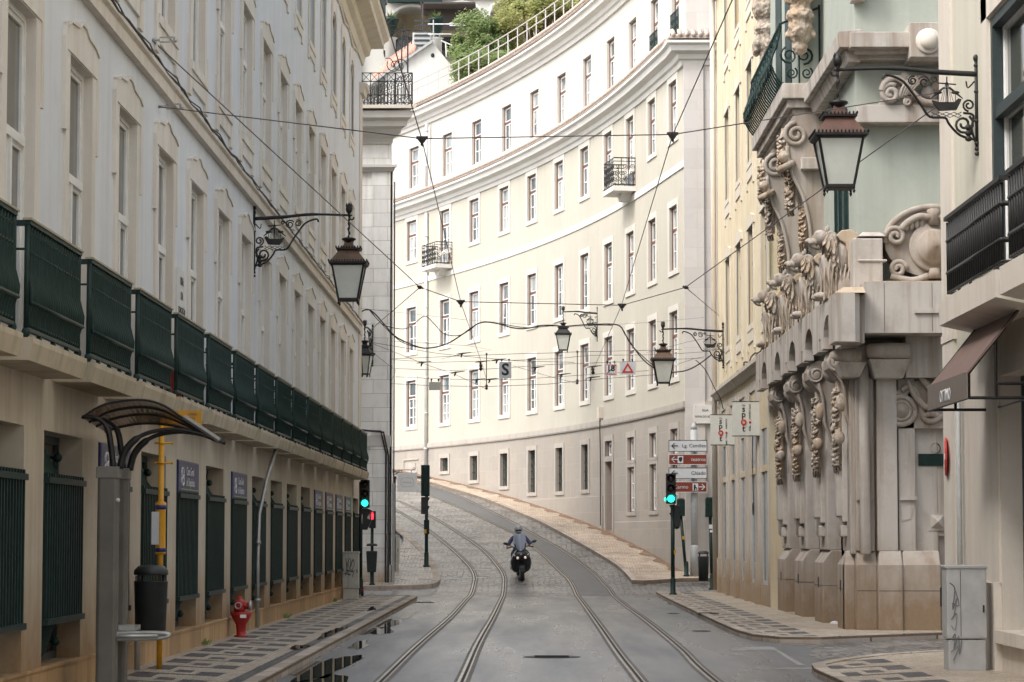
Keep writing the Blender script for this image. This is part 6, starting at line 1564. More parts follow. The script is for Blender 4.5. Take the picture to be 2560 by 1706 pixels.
CLAMP = ['dark wire clamp right beside the upper end of the left insulator', 'dark wire clamp on the upper wire, above and left of the left insulator', 'dark wire clamp just left of and above the S sign',
 'leftmost dark wire clamp in the net, near the downpipe', 'dark wire clamp midway between the downpipe and the left dropper rod', 'dark wire clamp just left of the left dropper rod, low down',
 'dark wire clamp right of the S sign, over a window', 'dark wire clamp left of the right dropper rod, low down', 'dark wire clamp under the right insulator, lowest at right', 'dark wire clamp above the right insulator', 'dark wire clamp just right of the left dropper rod, low down']
for x, y in ((985,915),(870,865),(1085,903),(625,920),(830,980),(960,1025),(1320,950),(1480,993),(1660,1012),(1670,945),(1040,1023)):
    k_ += 1; q = Z5(x, y, YJ-.08); m = MB(); m.tube([q+Vector((-.16,0,-.0)), q+Vector((.0,0,.02)), q+Vector((.26,0,.05))], [.008,.022,.008], 5); m.tube([q, q+Vector((-.03,0,-.09))], [.03,.018], 5)
    tag(m.build('wire_splice', IRON_BROWN), CLAMP[k_-1], 'clamp', 'clamps in the overhead wire net')
for x, y, lab in ((985, 945, 'left'), (1672, 968, 'right')):
    q = Z5(x, y, YJ-.1); m = MB(); m.lathe([(.015,-.10),(.05,-.07),(.055,-.03),(.03,0),(.055,.04),(.02,.09)], q, 10); tag(m.build('insulator', IRON_BROWN), 'brown bulbous insulator at the lower end of the %s contact wire' % lab, 'insulator')
# thick black cables
YC_ = 75.5
def cable(lab, pts, r=.028, Y=YC_):
    wire('black_cable', lab, [Z5(x, y, Y) for x, y in pts], r, CABLE, 'cable', sm=True)
cable('thick black cable looping across the street in front of the curved facade', [(210,638),(280,592),(330,612),(400,690),(470,762),(600,820),(680,826),(780,800),(870,745),(960,682),(1020,668),(1100,680),(1180,703),(1260,708),(1350,690),(1440,688),(1490,695),(1640,684),(1820,685),(1870,745),(1940,850),(2010,925),(2100,975),(2170,975),(2250,962),(2330,920),(2420,850)], .020)
cable('thinner black cable crossing the thick one with a hump near the downpipe', [(300,592),(360,660),(400,690),(500,710),(560,692),(640,632),(700,680),(760,740),(850,750),(920,715),(980,672),(1100,677),(1260,702),(1440,690),(1500,693),(1640,687),(1790,688)], .012)
cable('black cable drooping from the left corner under the thick loop', [(230,612),(300,594),(350,650),(440,742),(520,800),(640,828),(740,815)], .012)
cable('third black cable falling towards the right hand lantern', [(1830,690),(1860,720),(1900,800),(1990,890),(2060,945),(2120,968)], .013)
m = MB(); m.tube(smooth([Z3(x, y+1306, 71.3) for x, y in ((340,900),(400,960),(460,1080),(490,1130),(510,1200))], 4), .012, 4); tag(m.build('black_cable', CABLE), 'loose thin cable hanging down the pier beside the right bar sign', 'cable')
# ---------- signs hung on the wires ----------
def hung(name, lab, x0, y0, x1, y1, Y, face=BRIGHT_WHITE):
    a = Z5(x0, y0, Y); b = Z5(x1, y1, Y); t = thing(name, lab, 'sign', ((a.x+b.x)/2, Y, a.z), 0, 'signs hung on the overhead wires')
    m = MB(); m.box(a.x, b.x, Y-.012, Y+.012, b.z, a.z); m.build('panel', face, t)
    m = MB()
    for q in (.2, .8): x = a.x+(b.x-a.x)*q; m.tube([(x, Y, a.z-.02), (x, Y, a.z+.08)], .012, 5); m.ell((x, Y, a.z+.06), (.03,.02,.03), None, 6, 5)
    m.build('hooks', IRON_BROWN, t)
    return t, (a.x+b.x)/2, (a.z+b.z)/2, b.x-a.x, a.z-b.z
YS_ = 72.0
t, cx, cz, W_, H_ = hung('hanging_sign', 'white hanging sign with a big black letter S', 1098, 912, 1172, 1012, YS_, SIGN_WHITE)
text('S', .46, BLACK, t, faceM((cx, YS_-.014, cz), (0, 1)), bold=.012)
t, cx, cz, W_, H_ = hung('hanging_sign', 'small white hanging sign, number eighteen crossed out in a red border', 1745, 925, 1818, 995, YS_)
text('18', .22, BLACK, t, faceM((cx, YS_-.014, cz+.03), (0, 1)), bold=.008); text('km/h', .085, BLACK, t, faceM((cx+.03, YS_-.014, cz-.11), (0, 1)))
m = MB(); m.tube([(cx-.11, YS_-.018, cz-.11), (cx+.12, YS_-.018, cz+.12)], .012, 4); m.build('slash', BLACK, t)
m = MB(); w2, h2 = W_/2-.015, H_/2-.015
for x0, x1, z0, z1 in ((-w2,w2,h2-.018,h2),(-w2,w2,-h2,-h2+.018),(-w2,-w2+.018,-h2+.018,h2-.018),(w2-.018,w2,-h2+.018,h2-.018)): m.box(cx+x0, cx+x1, YS_-.017, YS_-.011, cz+z0, cz+z1)
m.build('border', SIGN_RED, t)
t, cx, cz, W_, H_ = hung('hanging_sign', 'hanging sign showing a red triangle on white, right of the speed sign', 1838, 912, 1932, 990, YS_, SIGN_WHITE)
m = MB(); o_ = [(-.17,-.13),(.17,-.13),(0,.16)]; i_ = [(-.085,-.08),(.085,-.08),(0,.065)]
vs = [(cx+x, YS_-.018, cz+z) for x, z in o_+i_]; m.add(vs, [(0,1,4,3),(1,2,5,4),(2,0,3,5)]); m.build('triangle', SIGN_RED, t)
hung('hanging_sign', 'blank white hanging panel by the downpipe, lowest of the hung signs', 668, 1035, 740, 1085, YS_, SIGN_CREAM)
# ================= STREET FURNITURE =================
PG = IRON_GREEN
def polebase(m, x, y, z0, z1, r=.05):
    m.tube([(x, y, z0), (x, y, z1)], r, 10); m.lathe([(r*2.0, z0-.01), (r*2.0, z0+.03), (r*1.35, z0+.05), (r*1.35, z0+.42), (r, z0+.46)], (x, y, 0), 12)
def head(t, x, y, ztop, zbot, n, lit, w=.26, face=-1, dep=.20, lens_mats=None, name='signal_head'):
    "signal box facing the camera (face=-1) with hooded lenses"
    m = MB(); m.box(x-w/2, x+w/2, y, y+dep, zbot, ztop); h = (ztop-zbot)/n
    hd = m.build(name, BLACK, t, bevel=.015)
    for i in range(n):
        cz = ztop-h*(i+.5); r = min(w, h)*.36
        v = MB(); N = 12; vs = []; fs = []
        for k in range(N+1):
            a = math.pi*1.25*k/N - math.pi*.125
            for yy, rr in ((y, r*1.12), (y-.20+.08*abs(math.cos(a)), r*1.22)): vs.append((x+rr*math.cos(a), yy, cz+rr*math.sin(a)))
        for k in range(N): fs.append((2*k, 2*k+1, 2*k+3, 2*k+2))
        v.add(vs, fs); v.build('visor', BLACK, hd)
        L = MB(); L.lathe([(r, 0), (r*.9, -.015), (r*.5, -.03), (.001, -.035)], (x, y, cz), 18, 'y'); L.build('lens', lit[i] or LENS_OFF, hd)
    return hd
def px_rect(x0, y0, x1, y1, Y): a = at(x0, y0, Y); b = at(x1, y1, Y); return a.x, b.x, b.z, a.z
# left traffic light at the corner of the grey building
Y = 71.0; xc = at(911.5, 1235, Y).x; t = thing('traffic_light', 'green lit traffic light with back facing signals below, at the grey building corner', 'traffic light', (xc-.1, Y, PV(Y)))
m = MB(); polebase(m, xc-.10, Y, PV(Y), at(903, 1205, Y).z); m.build('pole', PG, t)
x0, x1, z0, z1 = px_rect(901, 1200, 923, 1270, Y-.25); head(t, (x0+x1)/2, Y-.22, z1, z0, 3, (None, None, LENS_G), .25)
m = MB(); x0, x1, z0, z1 = px_rect(901, 1271, 918, 1325, Y); m.box(x0, x1, Y-.1, Y+.12, z0, z1); m.prism([(x1, z1), (x1+.12, z1-.06), (x1, z1-.25)], Y-.08, Y+.1, 'xz'); m.prism([(x1, z1-.28), (x1+.12, z1-.33), (x1, z0)], Y-.08, Y+.1, 'xz'); m.build('side_signal', BLACK, t)
m = MB(); c = at(914, 1298, Y+.15); m.lathe([(.29,-.015),(.30,0),(.28,.02)], (0, 0, 0), 24, 'y'); Mq = Matrix.Translation((c.x, Y+.15, c.z)) @ Matrix.Rotation(R(72), 4, 'Z'); m.v = [tuple(Mq @ Vector(v)) for v in m.v]; tag(m.build('round_mirror', SIL), 'round grey disc seen from behind, on the corner pole below the green light', 'sign')
# pedestrian signal with a bin on its post
Y = 77.2; xc = at(930.6, 1300, Y).x; t = thing('pedestrian_signal', 'pedestrian signal showing a red figure, in front of the white stone building', 'pedestrian signal', (xc, Y, PV(Y)))
m = MB(); polebase(m, xc, Y, PV(Y), at(930, 1318, Y).z, .045); m.build('pole', PG, t)
x0, x1, z0, z1 = px_rect(923, 1278, 939, 1321, Y-.2); m = MB(); m.box(x0, x1, Y-.2, Y, z0, z1); hd = m.build('signal_head', BLACK, t, bevel=.01)
m = MB(); m.box(x0+.02, x1-.02, Y-.26, Y-.2, z1-.03, z1); m.box(x0, x0+.02, Y-.26, Y-.2, z0, z1); m.box(x1-.02, x1, Y-.26, Y-.2, z0, z1); m.build('visor', BLACK, hd)
cx = (x0+x1)/2; cz = z1-.14; m = MB(); m.ell((cx, Y-.205, cz+.085), (.024,.01,.026), None, 8, 6); m.prism([(cx-.045,cz+.055),(cx+.045,cz+.055),(cx+.035,cz-.02),(cx+.03,cz-.11),(cx+.008,cz-.11),(cx,cz-.03),(cx-.008,cz-.11),(cx-.03,cz-.11),(cx-.035,cz-.02)], Y-.21, Y-.2, 'xz'); m.build('red_figure', LENS_R, hd)
x0, x1, z0, z1 = px_rect(916, 1378, 943, 1431, Y-.1); t = thing('litter_bin', 'slim grey litter bin strapped to the pedestrian signal post', 'litter bin', (xc, Y, z0)); m = MB(); m.frus(xc, Y-.16, z0, (x1-x0)*.40, .11, z1, (x1-x0)*.5, .14); m.build('body', BIN, t, bevel=.02)
m = MB(); zt = at(0, 1364, Y).z; m.lathe([(.01,.06),(.14,.05),(.17,.0),(.15,-.02)], (xc, Y-.12, zt), 16); m.build('cap', BIN, t)
# central signal seen from behind
p = gnd(1066, 1417, PV); Y = p.y; xc = p.x; t = thing('traffic_light', 'tall dark traffic signal seen from behind on the left kerb of the hill', 'traffic light', (xc, Y, PV(Y)))
m = MB(); polebase(m, xc, Y, PV(Y), at(1066, 1240, Y).z, .055); m.build('pole', PG, t)
x0, x1, z0, z1 = px_rect(1053, 1163, 1074, 1241, Y); m = MB(); m.box(x0, x1, Y-.12, Y+.12, z0, z1); m.box((x0+x1)/2-.03, (x0+x1)/2+.03, Y-.2, Y-.12, z0+.05, z1-.05); m.build('signal_back', PG, t, bevel=.02)
x0, x1, z0, z1 = px_rect(1053, 1243, 1070, 1286, Y); m = MB(); m.box(x0, x1-.04, Y-.1, Y+.1, z0, z1)
for q in (.0, .5): zt = z1-(z1-z0)*q; m.prism([(x1-.04, zt), (x1+.06, zt-.02), (x1-.04, zt-.22)], Y-.09, Y+.1, 'xz')
m.build('side_signal', BLACK, t)
x0, x1, z0, z1 = px_rect(1060, 1300, 1073, 1336, Y-.1); m = MB(); m.box(x0, x1, Y-.14, Y-.05, z0, z1); m.build('control_box', PG, t); x0, x1, z0, z1 = px_rect(1060, 1324, 1066, 1334, Y-.15); m = MB(); m.box(x0, x1, Y-.15, Y-.14, z0, z1); m.build('sticker', YELLOW, t)
# right traffic light
Y = 71.3; xc = at(1682, 1400, Y).x; t = thing('traffic_light', 'green lit traffic light on the right pavement, in front of the direction signs', 'traffic light', (xc, Y, PV(Y)))
m = MB(); polebase(m, xc, Y, PV(Y), at(1680, 1262, Y).z, .055); m.build('pole', PG, t)
x0, x1, z0, z1 = px_rect(1664, 1184, 1691, 1260, Y-.2); hd = head(t, (x0+x1)/2, Y-.2, z1, z0, 3, (None, None, LENS_G), .27)
m = MB(); c = ((x0+x1)/2-.16, Y-.2, z0+.12); m.ell(c, (.03,.03,.05), None, 8, 6); m.build('side_lens', LENS_G, hd)
x0, x1, z0, z1 = px_rect(1684, 1263, 1700, 1322, Y); m = MB(); m.box(x0, x1, Y-.02, Y+.2, z0+.05, z1); m.ell(((x0+x1)/2, Y+.08, z0+.05), (.08,.1,.07), None, 8, 6); m.build('side_signal', BLACK, t, bevel=.015)
x0, x1, z0, z1 = px_rect(1673, 1262, 1681, 1300, Y); m = MB()
for q in (0, .5): zt = z1-(z1-z0)*q; m.prism([(x1, zt), (x0, zt-.02), (x1, zt-.18)], Y-.07, Y+.07, 'xz')
m.build('side_visor', BLACK, t); x0, x1, z0, z1 = px_rect(1685, 1376, 1690, 1386, Y-.05); m = MB(); m.box(x0, x1, Y-.07, Y-.06, z0, z1); m.build('sticker', YELLOW, t)
# two signals seen from behind at the corner
for (bx, by, hx0, hy0, hx1, hy1, Y, lab) in ((1716, 1441, 1692, 1249, 1712, 1291, 79.6, 'leaning dark green signal post, seen from behind, between the traffic light and the sign pole'),
                                             (1780, 1466, 1763, 1246, 1788, 1293, 75.6, 'dark green signal post seen from behind, beside the yellow townhouse corner')):
    b = at(bx, by, Y); hx = at((hx0+hx1)/2, hy1, Y); b.z = PV(Y); t = thing('traffic_light', lab, 'traffic light', tuple(b))
    m = MB(); m.tube([b, hx], .05, 8); m.lathe([(.10,-.01),(.10,.03),(.07,.05),(.068,.40),(.05,.45)], b, 12); m.build('pole', PG, t)
    x0, x1, z0, z1 = px_rect(hx0, hy0, hx1, hy1, Y); m = MB(); m.box(x0, x1, Y-.13, Y+.13, z0, z1); m.box(x0+.03, x1-.03, Y-.1, Y+.1, z1, z1+.03); m.build('signal_back', PG, t, bevel=.02)
    if by > 1450:
        m = MB(); q = at(1777, 1318, Y-.06); m.box(q.x-.05, q.x+.06, Y-.062, Y-.05, q.z-.05, q.z+.07); q2 = at(1778, 1328, Y-.06); m.box(q2.x-.04, q2.x+.07, Y-.063, Y-.05, q2.z-.04, q2.z+.03); m.build('sticker', BRIGHT_WHITE, t)
    q = at(bx-8 if by < 1450 else 1786, 1345, Y-.05); m = MB(); m.box(q.x-.03, q.x+.03, Y-.07, Y-.05, q.z-.05, q.z+.05); m.build('yellow_sticker', YELLOW, t)
# direction signs
Y = 79.7; b = at(1736.7, 1425, Y); t = thing('direction_signpost', 'pale grey post carrying four stacked direction signs, two white and two brown', 'signpost', (b.x, Y, PV(Y)))
m = MB(); m.tube([(b.x, Y, PV(Y)), (b.x, Y, at(0, 1075, Y).z)], .11, 14); m.lathe([(.11,0),(.08,.12),(.02,.2)], (b.x, Y, at(0, 1075, Y).z), 14); m.lathe([(.14,0),(.14,.9),(.11,.95)], (b.x, Y, PV(Y)-.02), 14); m.build('pole', GREY_METAL, t)
SG = [(1100.5,1129.5,'Lg. Camões',SIGN_WHITE,BLACK,-1,0),(1136,1162.5,'teatros',SIGN_BROWN,SIGN_WHITE,-1,1),(1169.5,1197.5,'Chiado',SIGN_WHITE,BLACK,-1,0),(1204.5,1231.5,'Carmo',SIGN_BROWN,SIGN_WHITE,1,2)]
for y0, y1, s_, bgm, fgm, ar, pic in SG:
    Yf = Y-.2; x0, x1, z0, z1 = px_rect(1671.5, y0, 1768, y1, Yf)
    m = MB(); m.box(x0, x1, Yf-.0, Yf+.06, z0, z1); sgn = m.build('sign_panel', bgm, t)
    m = MB()
    for a_, b_, c_, d_ in ((x0,x1,z1-.018,z1),(x0,x1,z0,z0+.018),(x0,x0+.018,z0+.018,z1-.018),(x1-.018,x1,z0+.018,z1-.018)): m.box(a_, b_, Yf-.004, Yf+.01, c_, d_)
    m.build('border', fgm if pic == 0 else SIGN_WHITE, sgn)
    cz = (z0+z1)/2; m = MB(); ax = x0+.18 if ar < 0 else x1-.16; s = ar
    m.tube([(ax-s*.10, Yf-.006, cz), (ax+s*.08, Yf-.006, cz)], .014, 4); m.tube([(ax-s*.0, Yf-.006, cz+.085), (ax+s*.09, Yf-.006, cz), (ax-s*.0, Yf-.006, cz-.085)], .014, 4); m.build('arrow', fgm, sgn)
    if ar < 0: text(s_, .155, fgm, sgn, faceM((x1-.04, Yf-.003, cz), (0, 1)), align='RIGHT')
    else: text(s_, .155, fgm, sgn, faceM((x0+.16, Yf-.003, cz), (0, 1)), align='LEFT')
    if pic:
        px_ = x0+.36 if pic == 1 else x1-.36; m = MB(); m.box(px_-.085, px_+.085, Yf-.005, Yf, cz-.11, cz+.11); m.build('symbol_panel', SIGN_WHITE, sgn)
        m = MB()
        if pic == 1: m.prism([(px_-.06,cz+.05),(px_+.02,cz+.08),(px_+.06,cz+.06),(px_+.05,cz-.03),(px_,cz-.08),(px_-.05,cz-.02)], Yf-.009, Yf-.005, 'xz')
        else: m.prism([(px_-.05,cz-.1),(px_-.05,cz+.05),(px_-.02,cz+.09),(px_+.01,cz+.05),(px_+.01,cz+.0),(px_+.055,cz-.02),(px_+.055,cz-.1),(px_+.03,cz-.1),(px_+.03,cz-.04),(px_-.0,cz-.04),(px_-.0,cz-.1)], Yf-.009, Yf-.005, 'xz')
        m.build('symbol', BLACK, sgn)
# right litter bin
x0, x1, z0, z1 = px_rect(1744, 1366, 1773, 1443, 78.2); xc = (x0+x1)/2; r = (x1-x0)/2; z0 = PV(78.2); t = thing('litter_bin', 'tall dark grey litter bin with a domed lid, behind the right signal posts', 'litter bin', (xc, 78.2, z0))
def bin_(t, xc, y, z0, r, H):
    m = MB(); m.lathe([(r*.80,.03),(r*.84,.02),(r*.98,H*.80),(r*1.0,H*.82),(r*.9,H*.80)], (xc, y, z0), 20); m.build('body', BIN, t)
    m = MB(); m.lathe([(r*.97,H*.90),(r*1.0,H*.92),(r*.92,H*.97),(r*.5,H*1.0),(.001,H*1.005)], (xc, y, z0), 20); m.build('lid', BIN, t)
    m = MB()
    for a in (.6, 2.5, 3.8, 5.6): m.box(xc+r*.85*math.cos(a)-.015, xc+r*.85*math.cos(a)+.015, y+r*.85*math.sin(a)-.015, y+r*.85*math.sin(a)+.015, z0+H*.79, z0+H*.93)
    m.build('lid_supports', BLACK, t)
bin_(t, xc, 78.2, z0, r, .92)
# bar signs
for (x0, y0, x1, y1, lab, w1, w2_) in ((1776,1038,1839,1112.6,'smaller and lower square bar sign, nearer the direction signs','BAR · TAPAS','EVENTOS'),(1830.6,1005,1900,1090,'larger square bar sign fixed beside the carved green building','FUN','TRENDY BAR')):
    Yd = XR*F/(x1-HX)+.2; a, b, c, d = px_rect(x0, y0, x1, y1, Yd); t = thing('bar_sign', lab, 'sign', (XR, Yd, (c+d)/2), 0, 'white square projecting bar signs')
    m = MB(); m.box(a, b, Yd-.07, Yd+.07, c, d); m.build('box', SIGN_CREAM, t, bevel=.008)
    m = MB(); m.box(a-.005, b+.005, Yd-.075, Yd+.075, c-.012, c+.004); m.build('bottom_rim', BLACK, t); m = MB(); m.box(a-.005, b+.005, Yd-.075, Yd+.075, d-.004, d+.012); m.build('top_rim', BLACK, t); m = MB(); m.box(b, XR+.05, Yd-.03, Yd+.03, (c+d)/2-.08, (c+d)/2+.04); m.build('bracket', BLACK, t)
    W_ = b-a; H_ = d-c; xm = a+W_*.40; tf = Yd-.073
    text('the', .065, BLACK, t, faceM((xm, tf, d-H_*.11), (0, 1)))
    for ch, q in (('s', .22), ('p', .38), ('t', .80)): text(ch, .20, BLACK, t, faceM((xm, tf, d-H_*q), (0, 1)), bold=.004)
    m = MB(); cz = d-H_*.60; m.tube([(xm+.052*math.cos(k*.45), tf-.004, cz+.052*math.sin(k*.45)) for k in range(15)], .017, 5); m.prism([(xm-.045,cz-.045),(xm+.045,cz-.045),(xm,cz-.115)], tf-.012, tf+.002, 'xz'); m.build('red_pin', SIGN_RED, t)
    xv = a+W_*.63
    text(w1, .062, BLACK, t, faceM((xv, tf, d-H_*.78), (0, 1), math.pi/2)); text(w2_, .062, BLACK, t, faceM((xv, tf, d-H_*.30), (0, 1), math.pi/2))
    m = MB(); m.lathe([(.03,0),(.03,-.006)], (xv, tf+.002, d-H_*.60), 12, 'y'); m.build('red_dot', SIGN_RED, t)
# ---------- left side ----------
# utility cabinets
def cabinet(name, lab, x0, x1, y, D, H, mat, graf=None, z=None, base=.25):
    z = PV(y) if z is None else z; t = thing(name, lab, 'utility cabinet', ((x0+x1)/2, y, z))
    m = MB(); m.box(x0+.015, x1-.015, y+.01, y+D, z-.02, z+base); m.build('base', mat, t, bevel=.012)
    m = MB(); m.box(x0, x1, y, y+D, z+base+.012, z+H-.04); m.build('case', mat, t, bevel=.015)
    m = MB(); m.box(x0-.012, x1+.012, y-.012, y+D+.012, z+H-.045, z+H); m.build('top', mat, t, bevel=.012)
    m = MB(); xm = x0+(x1-x0)*.34; m.box(xm, xm+.006, y-.003, y, z+base+.04, z+H-.06); m.box(x1-.05, x1-.03, y-.012, y, z+H*.55, z+H*.62); m.build('door_seam', BLACK, t)
    if graf:
        m = MB(); w_ = x1-x0
        for pts in graf: m.tube(smooth([Vector((x0+w_*a, y-.006, z+H*b)) for a, b in pts], 4), .0075, 4)
        m.build('graffiti', BLACK, t)
    return t
G1 = [[(.2,.86),(.28,.6),(.22,.55),(.16,.5)],[(.3,.78),(.28,.6),(.45,.62),(.5,.8),(.42,.86),(.36,.72),(.55,.6),(.62,.62)],[(.5,.68),(.65,.84),(.72,.72),(.58,.6),(.68,.55),(.6,.46)],[(.2,.62),(.5,.58),(.75,.6)],[(.1,.55),(.5,.5),(.3,.56)]]
a = at(859, 1400, 66.4); b = at(899, 1400, 66.4)
cabinet('utility_cabinet', 'beige utility cabinet with black looping graffiti, by the grey building corner', XL+.06, XL+.06+(b.x-a.x), 66.4, .35, 1.20, CABINET_L, G1)
G2 = [[(.08,.86),(.2,.8),(.14,.6),(.26,.72),(.16,.52)],[(.1,.5),(.24,.56),(.2,.4),(.1,.44)],[(.1,.3),(.2,.36),(.16,.2),(.28,.34),(.3,.16),(.36,.3)],[(.08,.18),(.3,.24),(.14,.1)],[(.12,.66),(.3,.64),(.22,.78)]]
a = at(2367, 1500, 31.0); b = at(2467, 1500, 31.0)
cabinet('utility_cabinet', 'tall pale grey utility cabinet with faded graffiti, at the right edge', a.x, b.x, 31.0, .38, at(0, 1413, 31.0).z-PV(0), CABINET, None, base=.36)
m = MB(); w_ = b.x-a.x
for pts in G2: m.tube(smooth([Vector((a.x+w_*p[0], 30.994, .02+1.2*p[1])) for p in pts], 4), .006, 4)
g_ = m.build('graffiti', plain('faded_grey_spray', (.16,.16,.165), .7), [o for o in bpy.data.objects if o.name.startswith('utility_cabinet')][-1])
a = at(984, 1345, 80.8); b = at(998, 1345, 80.8); cabinet('utility_cabinet', 'small narrow grey cabinet on the pavement beside the stone building', a.x, b.x, 80.8, .3, at(0, 1339, 80.8).z-PV(80.8), CABINET_L)
# shop sign on its bracket + post
Y = 81.0; q = lambda x, y: at(800+x/2.45, 1066+y/2.45, Y); t = thing('hanging_shop_sign', 'white square shop sign with an oval outline, hanging from an iron bracket', 'sign', tuple(q(530, 270)))
a = q(475, 285); b = q(593, 402); m = MB(); m.box(a.x, b.x, Y-.03, Y+.03, b.z, a.z); m.build('panel', BRIGHT_WHITE, t)
cx, cz = (a.x+b.x)/2, (a.z+b.z)/2; m = MB(); n_ = 24; m.tube([(cx+.20*math.copysign(abs(math.cos(k*2*math.pi/n_))**.6, math.cos(k*2*math.pi/n_)), Y-.032, cz+.14*math.copysign(abs(math.sin(k*2*math.pi/n_))**.6, math.sin(k*2*math.pi/n_))) for k in range(n_+1)], .005, 4); m.build('outline', SIL, t); text('viradesign', .075, SIL, t, faceM((cx, Y-.033, cz), (0, 1)))
m = MB(); m.tube([q(400,285), q(450,283), q(480,268), q(585,268)], .012, 5); m.spiral(q(577,262), .05, .02, 1.2, .008); m.tube([q(455,300), q(490,272)], .01, 4)
for x in (500, 560): m.tube([q(x,268), q(x,285)], .008, 4)
m.build('bracket', IRON_BLACK, t)
t = thing('thin_post', 'thin dark post with a small cap rising beside the hanging shop sign', 'post', (q(462, 660).x, Y, PV(Y))); m = MB(); m.tube([(q(462,0).x, Y-.2, PV(Y)), (q(462,0).x, Y-.2, q(0,310).z)], .028, 6); m.box(q(462,0).x-.06, q(462,0).x+.05, Y-.24, Y-.16, q(0,325).z, q(0,308).z); m.build('pole', IRON_BROWN, t)
m = MB(); m.tube([(q(448,0).x, Y+.3, q(0,530).z), (q(448,0).x, Y+.3, q(0,420).z), (q(444,0).x-.1, Y+.3, q(0,400).z)], .04, 6); tag(m.build('grey_pipe', SIL), 'short grey metal pipe on the corner behind the thin dark post', 'pipe')
# hydrant
Y = 41.4; x = -4.56; t = thing('fire_hydrant', 'red fire hydrant with a bulging body on the patterned left pavement', 'hydrant', (x, Y, PV(Y)))
m = MB(); m.lathe([(.13,0),(.13,.02),(.085,.03),(.085,.10),(.10,.22),(.16,.33),(.19,.40),(.195,.44),(.17,.445)], (x, Y, PV(Y)), 20); m.build('body', RED, t)
m = MB(); m.lathe([(.10,.44),(.105,.50),(.10,.62),(.07,.66),(.04,.67),(.04,.73)], (x-.03, Y, PV(Y)), 14); m.tube([(x-.04, Y, .58), (x-.04, Y-.15, .58)], [.07,.065], 12); m.tube([(x-.03, Y, .58), (x+.14, Y-.02, .58)], [.07,.07], 12); m.build('upper_body', RED, t)
m = MB(); m.lathe([(.06,0),(.065,-.03),(.045,-.03),(.04,-.0)], (x-.04, Y-.15, .58), 14, 'y', False); m.lathe([(.085,0),(.09,.03),(.07,.05),(.03,.055)], (x+.14, Y-.02, .58), 14, 'x'); m.build('outlet_caps', SIL, t)
m = MB(); m.box(x+.0, x+.11, Y-.19, Y-.17, .36, .42); m.build('sticker', BRIGHT_WHITE, t)
for o_ in [t]+[c_ for c_ in bpy.data.objects if c_.parent == t]: pass
HS = Matrix.Translation((x, Y, PV(Y))) @ Matrix.Scale(.88, 4) @ Matrix.Translation((-x, -Y, -PV(Y)))
for c_ in [c_ for c_ in bpy.data.objects if c_.parent == t]: c_.data.transform(HS)
# bus stop pole
Y = 31.3; x = at(398.8, 1600, Y).x; P = lambda y: at(0, y, Y).z; t = thing('bus_stop_pole', 'yellow bus stop pole with a yellow flag sign and a timetable tube', 'bus stop', (x, Y, PV(Y)))
m = MB(); m.tube([(x, Y, PV(Y)), (x, Y, P(1040))], .034, 12); m.build('pole', YELLOW, t)
m = MB(); a = at(443, 1027, Y); b = at(504, 1078, Y); m.box(x+.04, b.x, Y-.015, Y+.015, b.z, a.z+.0); m.build('flag', YELLOW, t)
for s_, dz, sz in (('CARRIS', .045, .035), ('711', .10, .05), ('12E  28E', .16, .04)): text(s_, sz, NAVY, t, faceM((b.x-.11, Y-.018, a.z-dz), (0, 1)))
for yy in (1108, 1158):
    m = MB(); m.tube([(x-.07, Y, P(yy)), (x+.13, Y, P(yy))], .012, 6); m.lathe([(.045,-.012),(.045,.012)], (x, Y, P(yy)), 10); m.ell((x-.07, Y, P(yy)), (.015,.015,.02), None, 6, 5); m.ell((x+.13, Y, P(yy)), (.015,.015,.02), None, 6, 5); m.build('clamp', YELLOW, t)
m = MB(); m.lathe([(.036,P(1388)),(.065,P(1385)),(.067,P(1380)),(.06,P(1372)),(.06,P(1268)),(.067,P(1264)),(.066,P(1258)),(.036,P(1254))], (x, Y, 0), 16); tb = m.build('timetable_tube', YELLOW, t)
m = MB(); 
for y0, y1 in ((1274,1263),(1380,1370)): m.lathe([(.0685,P(y0)),(.0685,P(y1))], (x, Y, 0), 16)
m.build('blue_ring', NAVY, tb)
m = MB(); m.box(x-.10, x-.01, Y-.075, Y-.066, P(1362), P(1280)); m.build('timetable', SIGN_WHITE, tb)
# left litter bin on a stub
Y = 31.0; xb = at(377, 1500, Y).x; t = thing('litter_bin', 'large black plastic litter bin with a domed lid, beside the yellow bus pole', 'litter bin', (xb, Y, PV(Y)))
zb = P(1578); zt = P(1412)
m = MB(); m.lathe([(.17,zb),(.18,zb+.01),(.20,P(1455)),(.205,P(1453)),(.19,P(1458))], (xb, Y, 0), 24); m.build('body', BIN, t)
m = MB(); m.lathe([(.20,P(1438)),(.205,P(1434)),(.20,P(1425)),(.15,P(1415)),(.001,P(1412))], (xb, Y, 0), 24); m.build('lid', BIN, t)
m = MB()
for a_ in (.7, 2.4, 3.9, 5.5): m.box(xb+.17*math.cos(a_)-.02, xb+.17*math.cos(a_)+.02, Y+.17*math.sin(a_)-.02, Y+.17*math.sin(a_)+.02, P(1460), P(1430))
m.build('lid_supports', BLACK, t)
m = MB(); m.tube([(xb-.17, Y+.1, PV(Y)), (xb-.17, Y+.1, P(1440))], .035, 8); m.tube([(xb-.17,Y+.1,P(1500)),(xb,Y,P(1500))], .02, 6); m.build('post', SIL, t)
